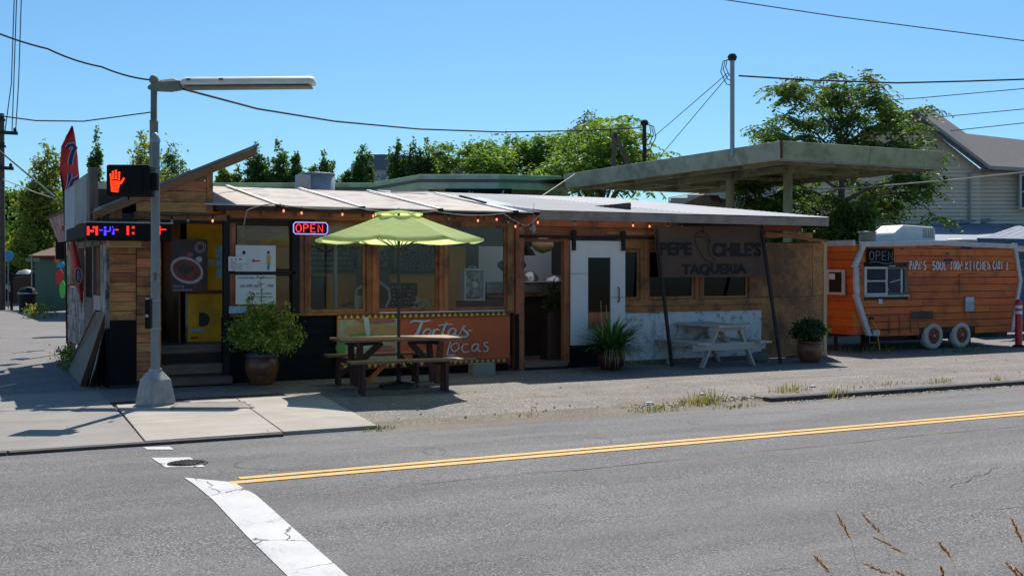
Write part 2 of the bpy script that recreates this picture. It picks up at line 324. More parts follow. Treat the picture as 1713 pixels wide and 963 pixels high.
# ------------------------------------------------------------------ mesh helpers
class MB:
    def __init__(s): s.v = []; s.f = []; s.sm = []
    def add(s, vs, fs, smooth=False):
        k = len(s.v); s.v += [tuple(p) for p in vs]; s.f += [tuple(i+k for i in f) for f in fs]; s.sm += [smooth]*len(fs); return s
    def box(s, x0, x1, y0, y1, z0, z1):
        return s.add([(x0, y0, z0), (x1, y0, z0), (x1, y1, z0), (x0, y1, z0), (x0, y0, z1), (x1, y0, z1), (x1, y1, z1), (x0, y1, z1)],
                     [(0, 3, 2, 1), (4, 5, 6, 7), (0, 1, 5, 4), (1, 2, 6, 5), (2, 3, 7, 6), (3, 0, 4, 7)])
    def obox(s, o, ax, ay, az):       # box from a corner and three edge vectors
        o, ax, ay, az = map(Vector, (o, ax, ay, az))
        P = [o, o+ax, o+ax+ay, o+ay]; P += [p+az for p in P]
        return s.add(P, [(0, 3, 2, 1), (4, 5, 6, 7), (0, 1, 5, 4), (1, 2, 6, 5), (2, 3, 7, 6), (3, 0, 4, 7)])
    def beam(s, a, b, wd, ht, up=(0, 0, 1)):
        a, b = Vector(a), Vector(b); d = (b-a).normalized(); up = Vector(up)
        if abs(d.dot(up)) > .99: up = Vector((0, 1, 0))
        x = d.cross(up).normalized()*wd; y = x.cross(d).normalized()*ht
        return s.obox(a-x/2-y/2, b-a, x, y)
    def prism(s, pts, ext):           # planar outline pushed along ext
        ext = Vector(ext); n = len(pts); P = [Vector(p) for p in pts]
        return s.add(P+[p+ext for p in P], [tuple(range(n))[::-1], tuple(range(n, 2*n))]+[(i, (i+1) % n, n+(i+1) % n, n+i) for i in range(n)])
    def poly(s, pts): return s.add(pts, [tuple(range(len(pts)))])
    def tube(s, pts, r, n=6, caps=True):
        pts = [Vector(p) for p in pts]; N = len(pts); R = r if isinstance(r, (list, tuple)) else [r]*N
        vs = []; prev = None
        for i, p in enumerate(pts):
            d = (pts[min(i+1, N-1)]-pts[max(i-1, 0)])
            d = d.normalized() if d.length > 1e-9 else Vector((0, 0, 1))
            if prev is None:
                a = Vector((0, 0, 1)) if abs(d.z) < .9 else Vector((1, 0, 0)); x = d.cross(a).normalized()
            else:
                x = prev-d*prev.dot(d); x = x.normalized() if x.length > 1e-6 else d.orthogonal().normalized()
            prev = x; y = d.cross(x)
            vs += [p+(x*math.cos(2*math.pi*k/n)+y*math.sin(2*math.pi*k/n))*R[i] for k in range(n)]
        fs = [(i*n+k, i*n+(k+1) % n, (i+1)*n+(k+1) % n, (i+1)*n+k) for i in range(N-1) for k in range(n)]
        s.add(vs, fs, True)
        if caps: s.add(vs[:n], [tuple(range(n))[::-1]]); s.add(vs[-n:], [tuple(range(n))])
        return s
    def lathe(s, c, prof, n=20, axis=(0, 0, 1)):
        c = Vector(c); A = Vector(axis).normalized(); X = A.orthogonal().normalized(); Y = A.cross(X); vs = []
        for r, z in prof: vs += [c+A*z+(X*math.cos(2*math.pi*k/n)+Y*math.sin(2*math.pi*k/n))*r for k in range(n)]
        fs = [(i*n+k, i*n+(k+1) % n, (i+1)*n+(k+1) % n, (i+1)*n+k) for i in range(len(prof)-1) for k in range(n)]
        s.add(vs, fs, True)
        if prof[0][0] > 1e-4: s.add(vs[:n], [tuple(range(n))[::-1]])
        if prof[-1][0] > 1e-4: s.add(vs[-n:], [tuple(range(n))])
        return s
    def ball(s, c, r, n=10, m=6, sc=(1, 1, 1)):
        c = Vector(c); vs = [(c.x+r*sc[0]*math.sin(math.pi*j/m)*math.cos(2*math.pi*k/n), c.y+r*sc[1]*math.sin(math.pi*j/m)*math.sin(2*math.pi*k/n), c.z+r*sc[2]*math.cos(math.pi*j/m)) for j in range(m+1) for k in range(n)]
        return s.add(vs, [(j*n+k, (j+1)*n+k, (j+1)*n+(k+1) % n, j*n+(k+1) % n) for j in range(m) for k in range(n)], True)
    def ribbon(s, pts, wd, nrm, off=0):   # flat brush stroke in the plane with normal nrm; wd one width or one per point
        pts = [Vector(p) for p in pts]; nrm = Vector(nrm).normalized(); N = len(pts)
        W = wd if isinstance(wd, (list, tuple)) else [wd]*N; vs = []
        for i, p in enumerate(pts):
            d = (pts[min(i+1, N-1)]-pts[max(i-1, 0)]).normalized(); x = d.cross(nrm).normalized()*W[i]/2
            vs += [p-x+nrm*off, p+x+nrm*off]
        return s.add(vs, [(2*i, 2*i+1, 2*i+3, 2*i+2) for i in range(N-1)])
    def disc(s, c, rx, ry, X, Y, n=24):
        c = Vector(c); return s.poly([c+Vector(X)*rx*math.cos(2*math.pi*k/n)+Vector(Y)*ry*math.sin(2*math.pi*k/n) for k in range(n)])
    def build(s, name, mat, parent=None, bevel=0, smooth=False, stuff=False):
        me = bpy.data.meshes.new(name)
        V = np.array(s.v, dtype=float) if s.v else np.zeros((0, 3)); org = Vector((0, 0, 0))
        if parent is None and len(V):
            org = Vector(((V[:, 0].min()+V[:, 0].max())/2, (V[:, 1].min()+V[:, 1].max())/2, V[:, 2].min())); V = V-np.array(org)
        me.from_pydata([tuple(p) for p in V], [], s.f)
        me.polygons.foreach_set('use_smooth', [True]*len(s.f) if smooth else s.sm)
        me.materials.append(M[mat]); o = bpy.data.objects.new(name, me); C.objects.link(o); o.location = org
        if parent is not None: adopt(o, parent)
        if bevel:
            b = o.modifiers.new('bevel', 'BEVEL'); b.width = bevel; b.segments = 2; b.limit_method = 'ANGLE'
        if stuff: o['kind'] = 'stuff'
        return o
def adopt(o, parent):
    o.parent = parent
    if parent.type == 'EMPTY' or parent.parent is None: o.matrix_parent_inverse = Matrix.Translation(-parent.location)
def tag(o, label, cat, group=None):
    o['label'] = label; o['category'] = cat
    if group: o['group'] = group
    return o
def thing(name, label, cat, loc=(0, 0, 0), group=None):
    o = bpy.data.objects.new(name, None); C.objects.link(o); o.location = loc; o.empty_display_size = .2
    return tag(o, label, cat, group)
def struct(o): o['kind'] = 'structure'; return o
def copy_tree(o, parent=None):
    c = o.copy(); C.objects.link(c)
    if parent is not None: c.parent = parent
    for ch in [x for x in o.children]: copy_tree(ch, c)
    return c
def B(name, mat, parent, x0, x1, y0, y1, z0, z1, bevel=0):
    return MB().box(x0, x1, y0, y1, z0, z1).build(name, mat, parent, bevel)
_fc = {}
def text(s, size, mat, parent, o, X=XA, Y=UP, name='lettering', align='LEFT', wfit=None, depth=.002, shear=0, off=0, italic=0):
    cu = bpy.data.curves.new('t', 'FONT'); cu.body = s; cu.size = 1; cu.align_x = align; cu.extrude = .001; cu.shear = shear; cu.offset = off; cu.resolution_u = 3
    ob = bpy.data.objects.new('t', cu); me = bpy.data.meshes.new_from_object(ob)
    co = np.array([v.co[:] for v in me.vertices]) if len(me.vertices) else np.zeros((0, 3))
    sx = size
    if wfit and len(co): sx = wfit/(co[:, 0].max()-co[:, 0].min()); co[:, 0] -= co[:, 0].min()
    o, X, Y = Vector(o), Vector(X).normalized(), Vector(Y).normalized(); Z = X.cross(Y)
    for v, c in zip(me.vertices, co): v.co = o+X*c[0]*sx+Y*c[1]*size+Z*(c[2]/.001*depth/2)
    me.materials.clear(); me.materials.append(M[mat]); me.name = name
    r = bpy.data.objects.new(name, me); C.objects.link(r); adopt(r, parent); bpy.data.objects.remove(ob); bpy.data.curves.remove(cu); return r
def arc(cx, cy, rx, ry, a0, a1, n=8): return [(cx+rx*math.cos(math.radians(a0+(a1-a0)*k/n)), cy+ry*math.sin(math.radians(a0+(a1-a0)*k/n))) for k in range(n+1)]
GL = {'O': [arc(.3, .5, .28, .5, 90, 450, 14)], 'P': [[(.05, 0), (.05, 1)], [(.05, 1)]+arc(.3, .76, .25, .24, 90, -90, 7)+[(.05, .52)]],
 'E': [[(.55, 1), (.05, 1), (.05, 0), (.55, 0)], [(.05, .52), (.48, .52)]], 'N': [[(.05, 0), (.05, 1), (.55, 0), (.55, 1)]],
 'A': [[(0, 0), (.27, 1), (.55, 0)], [(.1, .35), (.46, .35)]], "'": [[(.12, 1.05), (.08, .72)]],
 'S': [arc(.3, .76, .25, .24, 40, 250, 8)+arc(.3, .27, .27, .27, 80, -150, 8)], 'U': [[(.05, 1), (.05, .25)]+arc(.3, .25, .25, .25, 180, 360, 6)+[(.55, 1)]],
 'L': [[(.08, 1), (.08, 0), (.55, .02)]], 'F': [[(.5, .88), (.34, 1), (.18, .85), (.18, 0)], [(-.02, .5), (.44, .52)]],
 'D': [arc(.25, .28, .23, .27, 30, 390, 12), [(.5, 1), (.48, 0)]], 'K': [[(.06, 0), (.06, 1)], [(.55, 1), (.08, .45), (.58, 0)]],
 'I': [[(.25, 0), (.25, 1)], [(.05, 1), (.45, 1)], [(.05, 0), (.45, 0)]], 'T': [[(.25, 1), (.25, 0)], [(.05, .68), (.45, .72)]],
 'C': [arc(.32, .5, .28, .5, 50, 310, 10)], 'H': [[(.06, 0), (.06, 1)], [(.55, 0), (.55, 1)], [(.06, .5), (.55, .5)]],
 'n': [[(.08, 0), (.08, 1)], [(.08, .45)]+arc(.3, .42, .2, .2, 150, 0, 5)+[(.5, 0)]], 'R': [[(.05, 0), (.05, 1)], [(.05, 1)]+arc(.28, .76, .25, .24, 90, -90, 7)+[(.05, .52), (.5, 0)]],
 '1': [[(.1, .75), (.28, 1), (.28, 0)], [(.05, 0), (.5, 0)]], ' ': []}
def hand(mb, s, o, X, Y, h, wd, r, nrm=None, jit=0, tube=False):
    o, X, Y = Vector(o), Vector(X).normalized(), Vector(Y).normalized(); nrm = nrm or X.cross(Y)
    adv = wd/len(s)
    for i, ch in enumerate(s):
        jx, jy = random.uniform(-jit, jit), random.uniform(-jit, jit)
        for st in GL.get(ch, []):
            P = [o+X*(adv*(i+(x)*1.25+jx))+Y*h*(y+jy) for x, y in st]
            if tube: mb.tube(P, r, 6)
            else: mb.ribbon(P, r*2, nrm)
    return mb
# ---- foliage
def leaf_mesh(name, C3, size, mat, parent, aspect=.45, seed=0, flat=0., dirs=None, tri=False):
    rg = np.random.default_rng(seed); n = len(C3); C3 = np.asarray(C3, float)
    d = rg.normal(size=(n, 3)) if dirs is None else np.asarray(dirs)+rg.normal(size=(n, 3))*.25
    d[:, 2] *= (1-flat); d /= np.linalg.norm(d, axis=1)[:, None]
    e = rg.normal(size=(n, 3)); e[:, 2] *= (1-flat*.5); e -= d*(e*d).sum(1)[:, None]; e /= np.linalg.norm(e, axis=1)[:, None]
    s = size*rg.uniform(.6, 1.3, n)[:, None]; a = d*s; b = e*s*aspect
    V = np.stack([C3, C3+a*.45+b*.5, C3+a, C3+a*.45-b*.5], 1).reshape(-1, 3)
    org = np.zeros(3)
    if parent is None: org = np.array([V[:, 0].mean(), V[:, 1].mean(), V[:, 2].min()]); V = V-org
    me = bpy.data.meshes.new(name); me.vertices.add(4*n); me.vertices.foreach_set('co', V.ravel())
    me.loops.add(4*n); me.loops.foreach_set('vertex_index', np.arange(4*n, dtype=np.int32))
    me.polygons.add(n); me.polygons.foreach_set('loop_start', np.arange(0, 4*n, 4, dtype=np.int32)); me.polygons.foreach_set('loop_total', np.full(n, 4, dtype=np.int32))
    me.update(); me.materials.append(M[mat]); o = bpy.data.objects.new(name, me); C.objects.link(o); o.location = org
    if parent is not None: adopt(o, parent)
    return o
def clumps(blobs, n, K=14, sig=.2, seed=0):
    # blobs: centre, radii ; sub-clumps on the blobs' outer halves, leaves scattered about each
    rg = np.random.default_rng(seed); pts = []; cen = []
    vol = np.array([b[1][0]*b[1][1]*b[1][2] for b in blobs])**.7; vol /= vol.sum()
    for (c, r), wv in zip(blobs, vol):
        k = max(4, int(K)); dd = rg.normal(size=(k, 3)); dd /= np.linalg.norm(dd, axis=1)[:, None]
        rr = rg.uniform(.25, 1, k)**.5; sc_ = np.array(c)+dd*rr[:, None]*np.array(r)
        m = int(n*wv); idx = rg.integers(0, k, m); cen += list(sc_)
        pts.append(sc_[idx]+rg.normal(size=(m, 3))*np.array(r)*sig*rg.uniform(.5, 1.4, k)[idx][:, None])
    return np.concatenate(pts), cen
def tree(label, px, ptop, pbot, halfw, D, mat, shape='round', n=9000, leaf=.16, seed=0, trunk=True, group=None, name='tree', sig=.17, K=16, extra=None, flat=.0, aspect=.5, ground=None):
    rg = random.Random(seed); top = pd(px, ptop, D); s = D/FPX; H = top.z; zb = EYE+(HY-pbot)*s; R = halfw*s
    base_ = Vector((top.x, top.y, 0)); t = thing(name, label, 'tree', base_, group)
    if shape == 'column':
        N = 11; bl = []
        for k in range(N):
            f = k/(N-1); z = zb+(H-zb)*(.04+.9*f); rr = R*(.95-.72*f**1.3)*rg.uniform(.65, 1.1); a = rg.uniform(0, 6.28); q = rr*rg.uniform(.1, .55)
            bl.append(((base_.x+q*math.cos(a), base_.y+q*math.sin(a), z), (rr*.8, rr*.8, (H-zb)/N*rg.uniform(.9, 1.7))))
    elif shape == 'plume':
        bl = []
        for j in range(7):
            a = rg.uniform(0, 6.28); o = 0 if j == 0 else R*rg.uniform(.2, .65); hx = H if j == 0 else zb+(H-zb)*rg.uniform(.6, .97)*(1-.18*o/R)
            for k in range(6):
                f = k/5; z = zb+(hx-zb)*(.05+.9*f); rr = R*(.68-.44*f)*rg.uniform(.55, 1.25); bl.append(((base_.x+o*math.cos(a)+rg.uniform(-.2, .2)*rr, base_.y+o*math.sin(a), z), (rr, rr, (hx-zb)*.13)))
    elif shape == 'cone':
        N = 12; bl = []
        for k in range(N):
            f = k/(N-1); z = zb+(H-zb)*f; r = R*(1-f)**.8*.8+.05*R
            for j in range(3 if f < .7 else 1):
                a = rg.uniform(0, 6.28); q = r*(.45 if f < .7 else .1)
                bl.append(((base_.x+q*math.cos(a), base_.y+q*math.sin(a), z), (r*.7, r*.7, (H-zb)/N*.9)))
    else:
        bl = []; N = 9 if shape == 'round' else 7
        for k in range(N):
            a = rg.uniform(0, 6.28); f = (k+.5)/N; z = zb+(H-zb)*(.12+.72*f)
            q = R*.62*math.sin(math.pi*min(.95, .25+.65*f))*rg.uniform(.5, 1.1); r = R*rg.uniform(.32, .5)
            if shape == 'wide': r *= 1.15; q = R*.7*rg.uniform(.2, 1)
            bl.append(((base_.x+q*math.cos(a), base_.y+q*math.sin(a), z), (r, r, min(r*.85, (H-z)*.95+.1))))
        bl.append(((base_.x, base_.y, H-(H-zb)*.17), (R*.3, R*.3, (H-zb)*.17)))
    P, cen = clumps(bl, n, K, sig, seed)
    leaf_mesh('crown', P, leaf, mat, t, aspect, seed, flat)
    mb = MB(); tr = max(.05, R*.06)
    mb.tube([base_, base_+Vector((R*.05, 0, zb*.6)), base_+Vector((0, R*.04, zb+(H-zb)*.4)), base_+Vector((0, 0, H-(H-zb)*.12))], [tr*1.4, tr, tr*.6, tr*.12], 7)
    for k in range(min(26, len(cen))):
        c = Vector(cen[k*len(cen)//26 if len(cen) > 26 else k]); z0 = max(zb*.8, c.z-(c-Vector((base_.x, base_.y, c.z))).length*.9)
        a = Vector((base_.x, base_.y, z0)); mb.tube([a, (a+c)/2+Vector((0, 0, .04*R)), c], [tr*.4, tr*.25, tr*.08], 4, False)
    mb.build('trunk', 'bark', t)
    return t
# ================================================================== GROUND, ROAD, PAVEMENT
def sheet(name, prof, x0, x1, mat, step=None):
    mb = MB(); n = len(prof)
    xs = [x0, x1] if not step else [x0+(x1-x0)*k/step for k in range(step+1)]
    for x in xs: mb.v += [(x, y, z) for y, z in prof]
    for i in range(len(xs)-1):
        for j in range(n-1): mb.f.append((i*n+j, (i+1)*n+j, (i+1)*n+j+1, i*n+j+1)); mb.sm.append(False)
    return struct(mb.build(name, mat))
sheet('ground', [(-60, -.02), (3.2, -.02), (4.0, -.16), (11.4, -.16), (11.6, -.03), (900, -.03)], -500, 700, 'dirt')
def road_z(v):
    if v > 8.6: t = (v-8.6)/2.75; return .06-.09*t**1.35
    t = (8.6-v)/4.6; return .06-.13*t**1.2
rp = [(3.9+7.5*k/30, road_z(3.9+7.5*k/30)) for k in range(31)]
sheet('road', rp, -120, 260, 'road_asphalt')
sheet('verge', [(-6, .02), (3.7, .03), (3.9, -.02)], -60, 80, 'dirt')
# parking lot round the building, footway in front of it
sheet('parking_lot', [(14.9, .0), (17, .0), (60, 0)], -80, 15.0, 'lot_dark')
sheet('lane_beside_lot', [(16.2, .0), (17, .0), (60, 0)], 15.0, 120, 'lot_dark')
def strip(name, u0, u1, fv0, v1, mat, z=.0, n=60, seed=1, amp=.06, lip=None):
    rg = random.Random(seed); mb = MB(); ph = rg.uniform(0, 6)
    for k in range(n+1):
        u = u0+(u1-u0)*k/n; e = fv0+amp*(math.sin(u*1.7+ph)+.6*math.sin(u*4.3+ph*2)+rg.uniform(-.5, .5))
        mb.v += [(u, e-.25, -.10), (u, e, z-.03), (u, e+.35, z), (u, v1, z)]
    for k in range(n):
        for j in range(3): a = 4*k+j; mb.f.append((a, a+4, a+5, a+1)); mb.sm.append(True)
    return struct(mb.build(name, mat))
strip('footway', 4.0, 9.7, 11.55, 16.25, 'lot_asphalt', .004, 80, 3, .05)
sheet('footway_apron', [(11.42, .006), (16.2, .006)], 9.55, 60, 'lot_asphalt')
walk = struct(MB().box(-40, 4.02, 11.38, 14.9, -.14, -.012).build('sidewalk', 'joint'))
def slab(pts, mat, z=.014):
    mb = MB(); c = sum((Vector((*p, 0)) for p in pts), Vector())/len(pts)
    a = [Vector((*p, z)) for p in pts]; b = [Vector((*p, z-.1)) for p in pts]
    mb.add(a+b, [(0, 1, 2, 3)]+[(i, i+4, (i+1) % 4+4, (i+1) % 4) for i in range(4)]); return mb.build('slab', mat, walk, bevel=.008)
g = .006
for u0, u1, w0, w1 in ((1.80, 3.30, 1.68, 3.06), (3.30, 4.42, 3.06, 4.10)):
    vm = 12.9
    um0, um1 = w0+(u0-w0)*.5, w1+(u1-w1)*.5
    slab([(w0+g, 11.34), (w1-g, 11.34), (um1-g, vm-g), (um0+g, vm-g)], 'concrete_light')
    slab([(um0+g, vm+g), (um1-g, vm+g), (u1-g, 14.5), (u0+g, 14.5)], 'concrete_light')
for k in range(5):
    a = 1.80-1.9*k; a2 = 1.68-1.9*k
    slab([(a2-1.9+g, 11.33), (a2-g, 11.33), (a-.05-g, 13.4), (a-1.95+g, 13.4)], 'concrete_grey', .01)
    slab([(a-1.95+g, 13.4+g), (a-.05-g, 13.4+g), (a-g, 16.35), (a-1.9+g, 16.35)], 'concrete_grey', .01)
# kerbs
kb = thing('kerb', 'x', 'kerb'); C.objects  # stone kerb beside the road, right of the broken entrance
for k_ in ('label', 'category'): del kb[k_]
kb['kind'] = 'structure'
for k in range(20):
    u = 9.45+2.4*k; MB().box(u+.006, u+2.394, 11.27+.004*(k % 3), 11.45, -.2, .035).build('kerb_stone', 'kerb', kb, bevel=.02)
for k in range(6):
    u = 3.05-2.6*k; MB().box(u-2.594, u-.006, 11.24, 11.335, -.2, .008).build('kerb_stone', 'kerb', kb, bevel=.015)
# painted lines (thin sheets 4 mm over the road)
def paint_strip(name, pts, mat, parent=None, up=.005):
    mb = MB()
    n = len(pts)
    for a, b in pts: mb.v += [(a[0], a[1], road_z(a[1])+up), (b[0], b[1], road_z(b[1])+up)]
    for k in range(n-1): mb.f.append((2*k, 2*k+1, 2*k+3, 2*k+2)); mb.sm.append(False)
    return struct(mb.build(name, mat, parent))
for dv in (8.545, 8.705):
    c0 = pg(380, 803, .06); u0 = c0.x+(.0 if dv < 8.6 else .1)
    paint_strip('centre_line', [((u0+k*3.2, dv-.05), (u0+k*3.2, dv+.05)) for k in range(40)], 'yellow_paint')
def g2(px, py):
    p = pg(px, py, .0)
    for _ in range(8): p = pg(px, py, road_z(p.y) if 3.9 < p.y < 11.4 else 0)
    return (p.x, p.y)
def bar(name, L_, R_, n=14):
    (a, b), (c, d) = (g2(*L_[0]), g2(*L_[1])), (g2(*R_[0]), g2(*R_[1]))
    return paint_strip(name, [((a[0]+(b[0]-a[0])*k/n, a[1]+(b[1]-a[1])*k/n), (c[0]+(d[0]-c[0])*k/n, c[1]+(d[1]-c[1])*k/n)) for k in range(n+1)], 'white_paint')
LP_ = [(308, 799), (357, 837), (410, 894), (480, 963), (530, 1012)]; RP_ = [(391, 807), (428, 828), (491, 884), (578, 960), (640, 1014)]
pr_ = []
for i in range(4):
    a0, a1, b0, b1 = (Vector(g2(*LP_[i])), Vector(g2(*LP_[i+1])), Vector(g2(*RP_[i])), Vector(g2(*RP_[i+1])))
    pr_ += [(tuple(a0.lerp(a1, k/6)), tuple(b0.lerp(b1, k/6))) for k in range(6)]
paint_strip('stop_bar', pr_, 'white_paint')
bar('stop_bar', [(253, 766), (277, 782)], [(318, 765), (343, 781)], 3)
bar('stop_bar', [(239, 748), (246, 752)], [(283, 747), (291, 752)], 2)
mh = Vector((*g2(314, 775.5), 0)); z = road_z(mh.y)
t = thing('manhole_cover', 'round dark iron manhole cover set in the road beside the white stop bar', 'manhole cover', (mh.x, mh.y, z))
MB().lathe((mh.x, mh.y, z-.03), [(.17, 0), (.17, .040), (.15, .042)], 30).build('frame', 'black_metal', t)
mb = MB().lathe((mh.x, mh.y, z), [(.145, 0), (.145, .013), (0, .015)], 30)
for k in range(9):
    for j in range(9):
        x, y = (k-4)*.03, (j-4)*.03
        if x*x+y*y < .016: mb.box(mh.x+x-.009, mh.x+x+.009, mh.y+y-.009, mh.y+y+.009, z+.012, z+.019)
mb.build('lid', 'black_metal', t)
# detector loop cuts in the lane: thin tar rings
mb = MB()
for (px, py, rx, ry) in ((575, 765, .95, .55), (870, 745, .95, .55), (1270, 700, .9, .5)):
    c = g2(px, py)
    for a0 in (150, 330): mb.ribbon([(c[0]+rx*math.cos(math.radians(a0+a)), c[1]+ry*math.sin(math.radians(a0+a)), road_z(c[1]+ry*math.sin(math.radians(a0+a)))+.003) for a in range(0, 115, 8)], .008, UP)
pm('tar', (.075, .072, .07), rough=.8); struct(mb.build('tar_seam', 'tar'))
rg = random.Random(9); mb = MB(); p = []
for k in range(60): u = 3.2+k*.35; v = 7.9+.09*k/20+.03*math.sin(k*.9)+rg.uniform(-.02, .02); p.append((u, v, road_z(v)+.003))
mb.ribbon(p, [rg.choice((.004, .008, .012, .003)) for _ in p], UP)
for px, py, L_ in ((1590, 815, 1), (1640, 850, -1)):
    c = g2(px, py); q = [(c[0]+.13*k, c[1]+L_*(.05*k+.03*math.sin(k*2)), road_z(c[1]+L_*.05*k)+.003) for k in range(9)]; mb.ribbon(q, .007, UP)
struct(mb.build('road_crack', 'joint'))
# ---- weeds, litter, dirt line at the broken kerb
def weeds(label, px, py, n, h, spread, mat, seed, name='weed', group='weeds growing at the kerb', flat=.3):
    rg = random.Random(seed); b = pg(px, py, .0); mb = MB()
    for k in range(n):
        a = rg.uniform(0, 6.28); q = spread*rg.random()**.7; hh = h*.62*rg.uniform(.12, 1)**1.3; q *= 1.25; x, y = b.x+q*math.cos(a)*1.3, b.y+q*math.sin(a)*.6
        bend = Vector((math.cos(a+rg.uniform(-1, 1)), math.sin(a), 0))*hh*rg.uniform(.1, flat+.9); wd = rg.uniform(.003, .008)
        s = Vector((-math.sin(a), math.cos(a), 0))*wd
        p0, p1, p2 = Vector((x, y, -.02)), Vector((x, y, hh*.6))+bend*.35, Vector((x, y, hh))+bend
        mb.add([p0-s, p0+s, p1+s*.8, p1-s*.8, p2], [(0, 1, 2, 3), (3, 2, 4)])
    o = mb.build(name, mat); return tag(o, label, 'weed', group)
weeds('straw-dry tuft with green base among leaf litter left of where the kerb starts', 1180, 672, 130, .30, .24, 'dry_grass', 1)
weeds('low green weed at the roots of the dry tuft by the kerb end', 1178, 672, 90, .10, .22, 'weed_green', 2)
weeds('green creeping weed patch on the dirt edge left of the dry tuft', 1100, 683, 110, .07, .3, 'weed_green', 3)
weeds('short weed at the broken kerb end right of the dry tuft', 1225, 680, 60, .08, .25, 'weed_green', 4)
weeds('upright yellow grass tuft standing alone on the footway behind the kerb', 1322, 655, 150, .24, .22, 'dry_grass', 5)
weeds('thin pale grass tuft right at the kerb top, second along the kerb', 1398, 662, 60, .26, .12, 'dry_grass', 6)
weeds('low spreading green and yellow weeds along the kerb, below the trailer axle', 1480, 645, 120, .10, .5, 'weed_green', 7)
weeds('dry tuft on the kerb below the rear of the orange trailer', 1572, 641, 70, .22, .16, 'dry_grass', 8)
weeds('small dry tuft near the right edge of the kerb', 1669, 636, 50, .16, .1, 'dry_grass', 9)
weeds('tiny green weed on the asphalt in front of the white picnic table', 985, 658, 30, .03, .12, 'weed_green', 10)
weeds('flat dry weed scatter on the dirt edge below the umbrella shadow', 890, 690, 70, .05, .35, 'dry_grass', 11)
weeds('tuft of green weed beside the corner of the light concrete slab', 632, 716, 50, .06, .14, 'weed_green', 12)
weeds('green grass tuft at the porch steps behind the signal pole', 316, 641, 60, .22, .16, 'weed_green', 13, group='weeds at the building foot')
weeds('low leafy weeds along the lane beside the shack wall', 155, 650, 60, .12, .3, 'weed_green', 14, group='weeds at the building foot')
weeds('weeds under the front of the orange trailer', 1460, 588, 240, .30, .9, 'weed_green', 15, group='weeds at the trailer')
weeds('bushy green weed in front of the trailer wheels', 1612, 588, 170, .26, .5, 'weed_green', 16, group='weeds at the trailer')
rgn = np.random.default_rng(5)
mb = MB(); rq = random.Random(31)
for k in range(141):
    u = 4.05+k*.4; wdt = .10+.10*rq.random()+(.28 if 7.3 < u < 9.6 else 0); z0 = .0 if u > 9.5 else .012
    mb.v += [(u, 11.02-.12*rq.random(), road_z(11.1)+.004), (u, 11.14, road_z(11.14)+.006), (u, 11.27 if u > 9.5 else 11.42, -.022), (u, 11.27 if u > 9.5 else 11.5+wdt, -.02 if u > 9.5 else .009)]
for k in range(140):
    for j in range(3): a = 4*k+j; mb.f.append((a, a+4, a+5, a+1)); mb.sm.append(True)
struct(mb.build('dirt_strip', 'dirt'))
def litter(name, pts, mat, size, seed, zf):
    P = np.array([(x, y, zf(x, y)) for x, y in pts]); o = leaf_mesh(name, P, size, mat, None, .7, seed, .85); o['kind'] = 'stuff'; return o
pp = [(u, 11.17+abs(rgn.normal())*-.05+rgn.normal()*.02) for u in rgn.uniform(9.6, 30, 2300)]
litter('leaf_litter', pp, 'litter', .030, 3, lambda x, y: road_z(min(y, 11.3))+.012)
pp = [(rgn.normal(9.0, .65), rgn.normal(11.55, .13)) for _ in range(650)]+[(rgn.normal(7.7, .6), rgn.normal(11.5, .1)) for _ in range(160)]+[(rgn.uniform(4.2, 9), rgn.normal(11.42, .07)) for _ in range(350)]
litter('leaf_litter', pp, 'litter', .035, 4, lambda x, y: .0 if y > 11.6 else -.06+.06*max(0, (y-11.3)/.3))
pp = [(rgn.uniform(4.5, 30), rgn.uniform(11.6, 16)) for _ in range(330)]+[(rgn.uniform(-3, 4.3), rgn.uniform(11.4, 16)) for _ in range(60)]
litter('scattered_grit', pp, 'litter', .022, 6, lambda x, y: .022)
mb = MB(); rq = random.Random(77)
for k in range(150):
    u = rq.uniform(4.3, 28); v = 11.5+abs(rq.gauss(0, .5)) if rq.random() < .6 else rq.uniform(11.6, 16); q = rq.uniform(.006, .018); mb.ball((u, v, .012), q, 5, 3, (1.2, .9, .6))
pm('grit', (.42, .37, .31), (.26, .22, .18), 9, rough=.95, bump=0); o = mb.build('loose_stones', 'grit'); o['kind'] = 'stuff'
mb = MB()
for px, py in ((1360, 648), (1575, 653), (1590, 668), (1417, 670), (1175, 661), (1150, 685), (1086, 676)):
    c = pg(px, py, 0); mb.ball((c.x, c.y, .02 if c.y > 11.4 else -.05), .045, 7, 4, (1.3, .8, .35))
o = mb.build('paper_scrap', 'paper'); o['kind'] = 'stuff'
